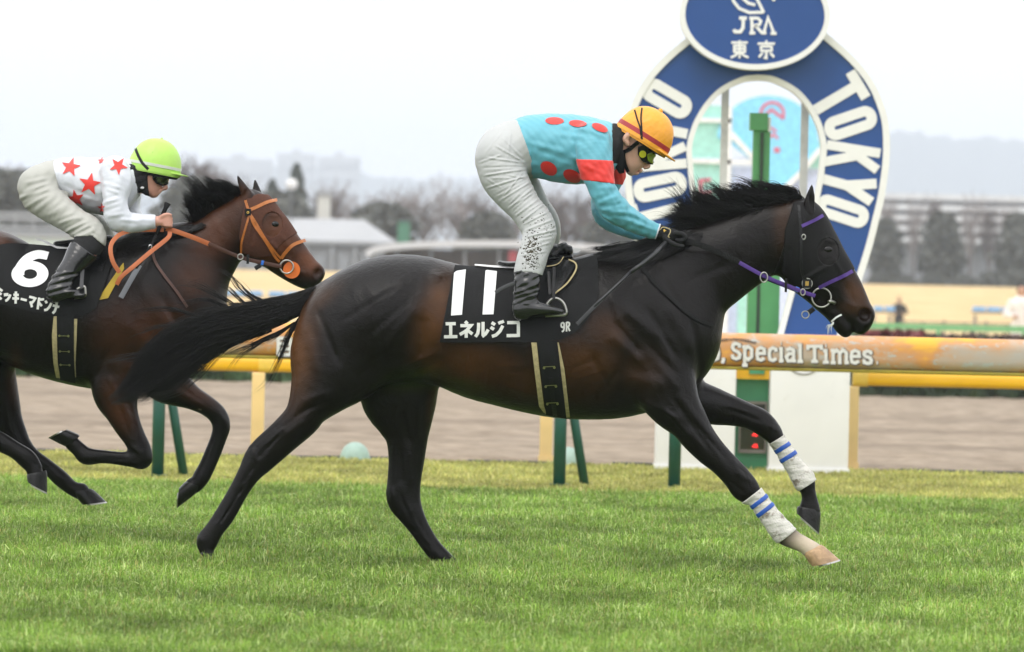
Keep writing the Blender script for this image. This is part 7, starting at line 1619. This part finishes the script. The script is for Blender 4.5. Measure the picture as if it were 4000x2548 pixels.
gl = put('glove', solid(J1_HAND + [J1_ARM], .003, (lambda U, Vv, X, Yy, Z: half(2574, 900, -1, -.35, Y1)(U, Vv) + 0 * Yy), .0012), KNIT, j1)
put('glove', solid(J1_FHAND, .004, lambda U, Vv, X, Yy, Z: half(2552, 915, -1, -.3, Y1)(U, Vv) + 0 * Yy, .0012), KNIT, j1)
def at3(rows, Y0): return np.array([px(u, v, Y0 + d) for u, v, d in rows])
put('cuff_piping', MB().tube(catmull(at3([(2556, 920, -.165), (2566, 908, -.166), (2580, 896, -.162), (2590, 888, -.158), (2616, 896, -.158), (2618, 908, -.160), (2610, 924, -.162), (2616, 928, -.16)], Y1), 4), .0022, 6), PAD, gl)
put('emblem', MB().add([px(2594 + r * math.cos(a), 901 + r * .8 * math.sin(a), Y1 - .158) for a, r in ((0, 9), (.8, 5), (1.6, 9), (2.4, 4), (3.1, 10), (4, 5), (4.9, 9), (5.6, 5))], [tuple(range(8))]), GOLD, gl)
sk = poly_sd([(2376, 490), (2400, 480), (2440, 484), (2470, 520), (2436, 545), (2432, 590), (2440, 625), (2438, 676), (2420, 680), (2404, 655), (2386, 640), (2376, 600)], Y1)
put('balaclava', solid(J1_HEADO[:3] + J1_TORSO[:1] + [J1_NECK, line([(2420, 560, 40, .065, 0), (2420, 620, 24, .055, 0), (2428, 660, 14, .04, 0)], Y1, .03)], .004, lambda U, Vv, X, Yy, Z: sk(U, Vv) + 0 * Yy, .007, disp=lambda U, Vv, X, Yy, Z: .0015 * np.sin(U * .2 + Vv * .05)), KNIT, j1)
HD1 = Field(*bounds(J1_HEADO), .004).run(J1_HEADO)
dm = Dome((2508, 546), 30.5, 113, 132, .104, Y1)
hl = put('helmet', dm.shell(.0018), CAP_O, j1)
put('helmet_band', dm.strip(.06, .2, .003), CAP_RED, hl)
put('helmet_rim', dm.strip(-.06, .06, .004), CAP_O, hl)
put('peak', dm.peak(.046, 1.0), CAP_O, hl)
put('button', MB().ball(px(2580, 434, Y1), .011, 12, 8), CAP_O, hl)
put('goggle_strap', join(dm.ribbon([(2478, 430), (2488, 470), (2498, 500), (2503, 545)], 6, .004), dm.ribbon([(2507, 422), (2502, 460), (2504, 500), (2506, 548)], 6, .0045)), KNIT, hl)
inner = solid([ell(2506, 548, 104, 90, .092, 0, Y1, -30, .01)], .005, lambda U, Vv, X, Yy, Z: np.maximum(half(2508, 540, -.5, -.86, Y1)(U, Vv), half(2515, 572, -.5, .86, Y1)(U, Vv)) + 0 * Yy)
put('helmet_lining', inner, KNIT, hl)
gg = put('goggles', solid(J1_HEADO[:4], .0035, (lambda A: lambda U, Vv, X, Yy, Z: A(U, Vv) + 0 * Yy)(poly_sd([(2490, 575), (2515, 568), (2566, 600), (2572, 622), (2560, 645), (2532, 642), (2506, 630), (2490, 605)], Y1)), .013), LEATHER, j1)
put('lens', solid(J1_HEADO[:4], .0035, (lambda A: lambda U, Vv, X, Yy, Z: A(U, Vv) + 0 * Yy)(poly_sd([(2526, 604), (2545, 596), (2566, 610), (2564, 634), (2544, 640), (2528, 628)], Y1)), .018), LENS, gg)
put('button', blob(HD1, (2514, 599), lambda t: (14 * np.cos(t), 14 * np.sin(t)), Y1, .019, .006), BUTTON, gg)
put('chin_strap', join(strap(HD1, [(2496, 552), (2478, 566), (2462, 580), (2440, 590), (2432, 602)], 16, Y1, .010, .006), strap(HD1, [(2440, 588), (2440, 610), (2446, 640), (2458, 668)], 12, Y1, .010, .006)), LEATHER, j1)
WHIPM = pbr('whip_rubber', (0.022, 0.022, 0.024), rough=0.35, var=.2)
wp = thing('whip', px(2583, 966, Y1 - .2), 'black whip slanting down from the gloved hand of the jockey in turquoise', 'whip')
put('handle', MB().tube(at3([(2600, 948, -.17), (2560, 990, -.21), (2508, 1032, -.25), (2462, 1064, -.28)], Y1), [.010, .0105, .009, .009], 10), WHIPM, wp)
put('shaft', MB().tube(at3([(2464, 1062, -.279), (2420, 1105, -.31), (2360, 1160, -.345), (2320, 1200, -.36)], Y1), [.0065, .006, .006, .006], 8), WHIPM, wp)
put('flap', ribbon(at3([(2350, 1170, -.352), (2300, 1220, -.37), (2254, 1267, -.38)], Y1), .017, .005), WHIPM, wp)

# ------------------------------------------------------------------ jockey in white with red stars
J2_TORSO = [edges([(196, 642, 216, 724, .14, 0), (250, 625, 264, 766, .15, 0), (310, 622, 310, 800, .158, 0), (370, 624, 362, 824, .168, 0), (438, 630, 418, 832, .175, 0), (486, 645, 466, 790, .16, 0), (510, 680, 500, 750, .12, 0)], Y2, .03)]
J2_ARM = edges([(398, 665, 500, 668, .065, -.17), (402, 715, 510, 712, .066, -.195), (406, 772, 492, 766, .06, -.215), (412, 830, 490, 800, .054, -.23), (428, 880, 500, 828, .05, -.23), (470, 897, 520, 842, .046, -.215), (520, 899, 545, 844, .042, -.2), (570, 893, 580, 845, .037, -.18), (616, 885, 616, 847, .029, -.165)], Y2, .03)
J2_FARM = edges([(430, 670, 520, 680, .065, .17), (450, 740, 545, 735, .06, .2), (470, 800, 540, 790, .055, .22), (480, 860, 540, 820, .05, .21), (540, 890, 560, 850, .042, .17), (615, 890, 620, 855, .03, .13)], Y2, .03)
J2_HIP = [ell(166, 728, 80, 80, .16, 0, Y2, 30, .03), edges([(130, 680, 172, 782, .145, 0), (190, 642, 222, 740, .145, 0)], Y2, .04)]
J2_LEG = edges([(84, 764, 198, 696, .09, -.1), (98, 802, 212, 718, .088, -.12), (138, 834, 236, 748, .082, -.15), (198, 868, 282, 792, .076, -.18), (256, 900, 336, 838, .07, -.21), (292, 932, 392, 876, .066, -.24), (290, 960, 408, 935, .058, -.27), (262, 1010, 362, 985, .052, -.3), (240, 1050, 318, 1036, .048, -.32), (216, 1085, 292, 1076, .044, -.335), (198, 1115, 272, 1110, .04, -.345), (188, 1145, 250, 1145, .035, -.35)], Y2, .035)
J2_FOOT = line([(212, 1140, 26, .036, -.35), (248, 1138, 24, .038, -.35), (285, 1146, 16, .038, -.352), (322, 1153, 8, .03, -.354)], Y2, .02)
J2_FLEG = edges([(100, 765, 220, 690, .09, .1), (180, 850, 280, 760, .085, .14), (300, 915, 380, 838, .07, .2), (350, 945, 432, 890, .064, .24), (330, 975, 430, 950, .056, .28), (290, 1050, 360, 1040, .048, .32), (240, 1120, 310, 1120, .04, .345), (225, 1150, 290, 1150, .034, .35)], Y2, .035)
J2_FFOOT = line([(240, 1145, 25, .036, .35), (300, 1150, 18, .038, .35), (350, 1155, 8, .03, .354)], Y2, .02)
J2_HEADO = [ell(578, 658, 79, 98, .078, 0, Y2, -10, .02), line([(588, 692, 50, .064, 0), (594, 718, 39, .056, 0), (597, 738, 27, .045, 0), (598, 752, 16, .034, 0)], Y2, .012), line([(560, 700, 36, .066, 0), (580, 735, 24, .055, 0), (598, 758, 14, .034, 0)], Y2, .02),
    line([(634, 700, 8, .012, 0), (643, 720, 8, .013, 0), (648, 734, 8.5, .016, 0), (638, 738, 7, .018, 0)], Y2, .006), ell(628, 746, 9, 5, .024, 0, Y2, 25, .004), ell(621, 754, 8.5, 5, .022, 0, Y2, 20, .004), ell(607, 762, 12, 8, .022, 0, Y2, 10, .008)]
J2_NECK = line([(470, 700, 66, .075, 0), (525, 690, 58, .068, 0), (565, 690, 52, .062, 0)], Y2, .03)
J2_HAND = fist(Y2, (638, 866, 25, 21, .019, -.165), [[(644, 849 + 10.5 * i, 7, .0085, -.182), (660, 850 + 10.5 * i, 7, .0085, -.180), (668, 853 + 10.5 * i, 6.8, .0078, -.166), (660, 855 + 11 * i, 6, .0075, -.15), (646, 856 + 11 * i, 5.5, .007, -.15)] for i in range(4)], [(626, 850, 8, .009, -.182), (642, 840, 7.2, .0085, -.186), (658, 838, 6.5, .008, -.184), (668, 841, 5.5, .007, -.18)]) + [line([(612, 866, 19, .023, -.166), (634, 865, 20, .02, -.165)], Y2, .01)]
J2_FHAND = fist(Y2, (640, 880, 25, 20, .019, .12), [[(650, 866 + 10 * i, 6.5, .008, .10), (666, 868 + 10 * i, 6.5, .008, .105), (670, 870 + 10 * i, 6, .0078, .12), (655, 872 + 10 * i, 6, .0075, .135)] for i in range(4)], [(630, 866, 8, .009, .1), (655, 856, 7, .008, .098)]) + [line([(612, 875, 19, .023, .13), (634, 878, 20, .02, .122)], Y2, .01)]
body = J2_TORSO + J2_HIP + [J2_ARM, J2_FARM, J2_LEG, J2_FLEG, J2_FOOT, J2_FFOOT, J2_NECK] + J2_HEADO + J2_HAND + J2_FHAND
j2 = put('person', solid(body, .0042, t=lambda U, Vv: -.007 * np.clip((535 - U) / 30, 0, 1)), SKIN2, None, px(300, 1170, Y2))
tag(j2, 'jockey in white silks with red stars and lime green cap, at the left', 'jockey')
ft = ridges([(230, 660, 240, 740, 8, 2), (300, 760, 400, 790, 8, 2.5), (250, 720, 380, 780, 8, -2), (400, 680, 420, 800, 8, -3.5), (410, 720, 490, 740, 7, 2), (412, 800, 480, 780, 7, 3.5), (420, 830, 490, 810, 7, -3), (430, 850, 500, 840, 7, 3), (480, 860, 560, 870, 6, 2.5), (440, 640, 500, 700, 8, 2.5), (520, 860, 610, 862, 6, 2), (430, 740, 480, 760, 6, 2.5), (280, 640, 380, 650, 9, 1.5)])
dt = lambda U, Vv, X, Yy, Z: ft(U, Vv) + .001 * np.sin(U * .09 + Vv * .07 + 60 * (Yy - Y2))
hem, cuff = half(196, 640, -84, 20, Y2), half(617, 865, 1, 0, Y2)
R_, J2_FIELD = solid(J2_TORSO + [J2_ARM, J2_FARM, J2_NECK], .0048, lambda U, Vv, X, Yy, Z: np.maximum(np.maximum(hem(U, Vv), cuff(U, Vv)), np.where(Vv < 770, half(522, 640, 1, -.2, Y2)(U, Vv), -1)) + 0 * Yy, .009, keep=True, disp=dt)
jk = put('jacket', R_, WHITE_SILK, j2)
def star(c, r, an):
    def R(t):
        a = (t - math.radians(an)) % (2 * math.pi / 5) - math.pi / 5; k = math.cos(math.pi / 5)
        # straight edges between tip (r) and notch (0.4 r)
        x = np.abs((t - math.radians(an) + math.pi / 5) % (2 * math.pi / 5) - math.pi / 5); rt, rn, b = 1.0, .4, math.pi / 5
        q = rt * rn * math.sin(b) / (rn * np.sin(b - x) + rt * np.sin(x)); return r * q * np.cos(t), r * q * np.sin(t)
    return R
for (u, v, r, an) in ((268, 650, 42, -80), (346, 718, 48, -80), (462, 648, 38, -60), (288, 776, 38, -100), (392, 812, 20, -90), (386, 624, 16, -90)):
    put('star', blob(J2_FIELD, (u, v), star((u, v), r, an), Y2, .0125, n=100), RED, jk)
fb = ridges([(200, 720, 100, 760, 7, 3), (205, 730, 90, 790, 7, -2.5), (212, 740, 80, 780, 7, 4), (200, 700, 110, 720, 7, 3), (215, 760, 100, 820, 7, 3), (330, 850, 240, 880, 6, 4), (350, 860, 260, 905, 6, -3), (360, 870, 270, 910, 6, 4), (375, 880, 290, 925, 6, 4), (390, 900, 300, 940, 6, 3.5), (280, 800, 200, 850, 7, 2.5), (300, 820, 220, 860, 7, -2), (240, 760, 150, 830, 8, 2.5), (400, 920, 380, 890, 6, 3)])
db = lambda U, Vv, X, Yy, Z: fb(U, Vv) * np.where(Yy < Y2 + .02, 1, .3) + .0008 * np.sin(U * .15 + Vv * .13 + 50 * (Yy - Y2))
bt, waist = poly_sd([(20, 560), (260, 560), (330, 760), (460, 850), (470, 960), (425, 965), (380, 925), (296, 930), (262, 975), (20, 975)], Y2), half(218, 642, 84, -20, Y2)
put('breeches', solid(J2_HIP + J2_TORSO + [J2_LEG, J2_FLEG], .0048, lambda U, Vv, X, Yy, Z: np.maximum(bt(U, Vv), np.where(Vv < 745, waist(U, Vv), -1)) + 0 * Yy, .006, disp=db), BREECH2, j2)
wr = lambda U, Vv, X, Yy, Z: np.where(Vv > 1060, .003 * np.sin((Vv + .25 * U) * .24), .001 * np.sin(Vv * .08 + U * .05))
ks = poly_sd([(270, 930), (330, 905), (420, 880), (450, 960), (400, 1000), (330, 990), (262, 985)], Y2)
bt2, bt3 = half(340, 930, .62, -1, Y2), half(330, 965, .75, -1, Y2)
for leg, fo in ((J2_LEG, J2_FOOT), (J2_FLEG, J2_FFOOT)):
    lo, hi = np.minimum(bounds([fo])[0], bounds([leg])[0]), np.maximum(bounds([fo])[1], bounds([leg])[1])
    put('boot', solid([leg, fo], .0045, lambda U, Vv, X, Yy, Z: np.maximum(bt3(U, Vv), half(300, 945, 0, -1, Y2)(U, Vv)) + 0 * Yy, .0055, lo, hi, disp=wr), BOOT, j2)
    put('knee_sock', solid([leg], .0045, lambda U, Vv, X, Yy, Z: ks(U, Vv) + 0 * Yy, .002, lo, hi), KNIT, j2)
HD2 = Field(*bounds(J2_HEADO), .004).run(J2_HEADO)
sk = poly_sd([(505, 640), (560, 650), (600, 668), (580, 690), (582, 735), (586, 768), (570, 764), (552, 752), (528, 762), (540, 735), (532, 710), (515, 680)], Y2)
bc_ = put('balaclava', solid(J2_HEADO[:3] + J2_TORSO[:1] + [line([(520, 690, 50, .068, 0), (555, 720, 40, .062, 0), (566, 750, 18, .045, 0)], Y2, .03)], .004, lambda U, Vv, X, Yy, Z: sk(U, Vv) + 0 * Yy, .008, disp=lambda U, Vv, X, Yy, Z: .0015 * np.sin(U * .1 + Vv * .2)), KNIT, j2)
put('toggle', MB().ball(px(555, 734, Y2 - .078), (.010, .006, .006), 10, 6), WHITE_PAD, bc_)
dm = Dome((603, 664), 9.5, 103, 124, .104, Y2, 2.15)
hl = put('helmet', dm.shell(.0012), CAP_L, j2)
put('helmet_band', dm.strip(.1, .19, .003), CAP_GREY, hl)
put('helmet_rim', dm.strip(-.08, .05, .003), CAP_L, hl)
put('peak', dm.peak(.036, .9, .003), CAP_L, hl)
put('button', MB().ball(px(632, 543, Y2), .006, 10, 6), CAP_L, hl)
put('goggle_strap', dm.ribbon([(530, 580), (545, 612), (562, 640), (585, 664)], 11, .004), KNIT, hl)
put('helmet_lining', solid([ell(600, 672, 98, 84, .092, 0, Y2, -10, .01)], .005, lambda U, Vv, X, Yy, Z: np.maximum(half(603, 655, -.16, -1, Y2)(U, Vv), half(603, 690, -.16, 1, Y2)(U, Vv)) + 0 * Yy), KNIT, hl)
gg = put('goggles', solid(J2_HEADO[:4], .0035, (lambda A: lambda U, Vv, X, Yy, Z: A(U, Vv) + 0 * Yy)(poly_sd([(598, 680), (630, 684), (664, 692), (668, 706), (655, 722), (634, 728), (612, 718), (600, 702)], Y2)), .012), LEATHER, j2)
put('lens', solid(J2_HEADO[:4], .0035, (lambda A: lambda U, Vv, X, Yy, Z: A(U, Vv) + 0 * Yy)(poly_sd([(612, 690), (640, 692), (662, 698), (658, 714), (636, 722), (618, 714)], Y2)), .017), LENS_D, gg)
wp = thing('whip', px(640, 880, Y2 - .17), 'black whip pointing up and down from the bare hand of the jockey in white', 'whip')
put('handle', MB().tube(at3([(655, 795, -.15), (648, 812, -.155), (636, 838, -.162), (628, 872, -.168), (612, 920, -.19)], Y2), [.016, .0105, .010, .010, .009], 10), RUBBER, wp)
put('shaft', MB().tube(at3([(612, 918, -.19), (590, 958, -.23), (560, 1012, -.28), (532, 1050, -.31)], Y2), [.007, .0065, .006, .006], 8), RUBBER, wp)
put('band', MB().tube(at3([(575, 958, -.23), (572, 968, -.235)], Y2) + np.array([.016, 0, 0]), .008, 8), WHITE_PAD, wp)
put('flap', ribbon(at3([(545, 1035, -.30), (510, 1095, -.34), (472, 1163, -.37)], Y2), .024, .006), pbr('grey_whip_flap', (0.10, 0.105, 0.115), rough=0.5), wp)
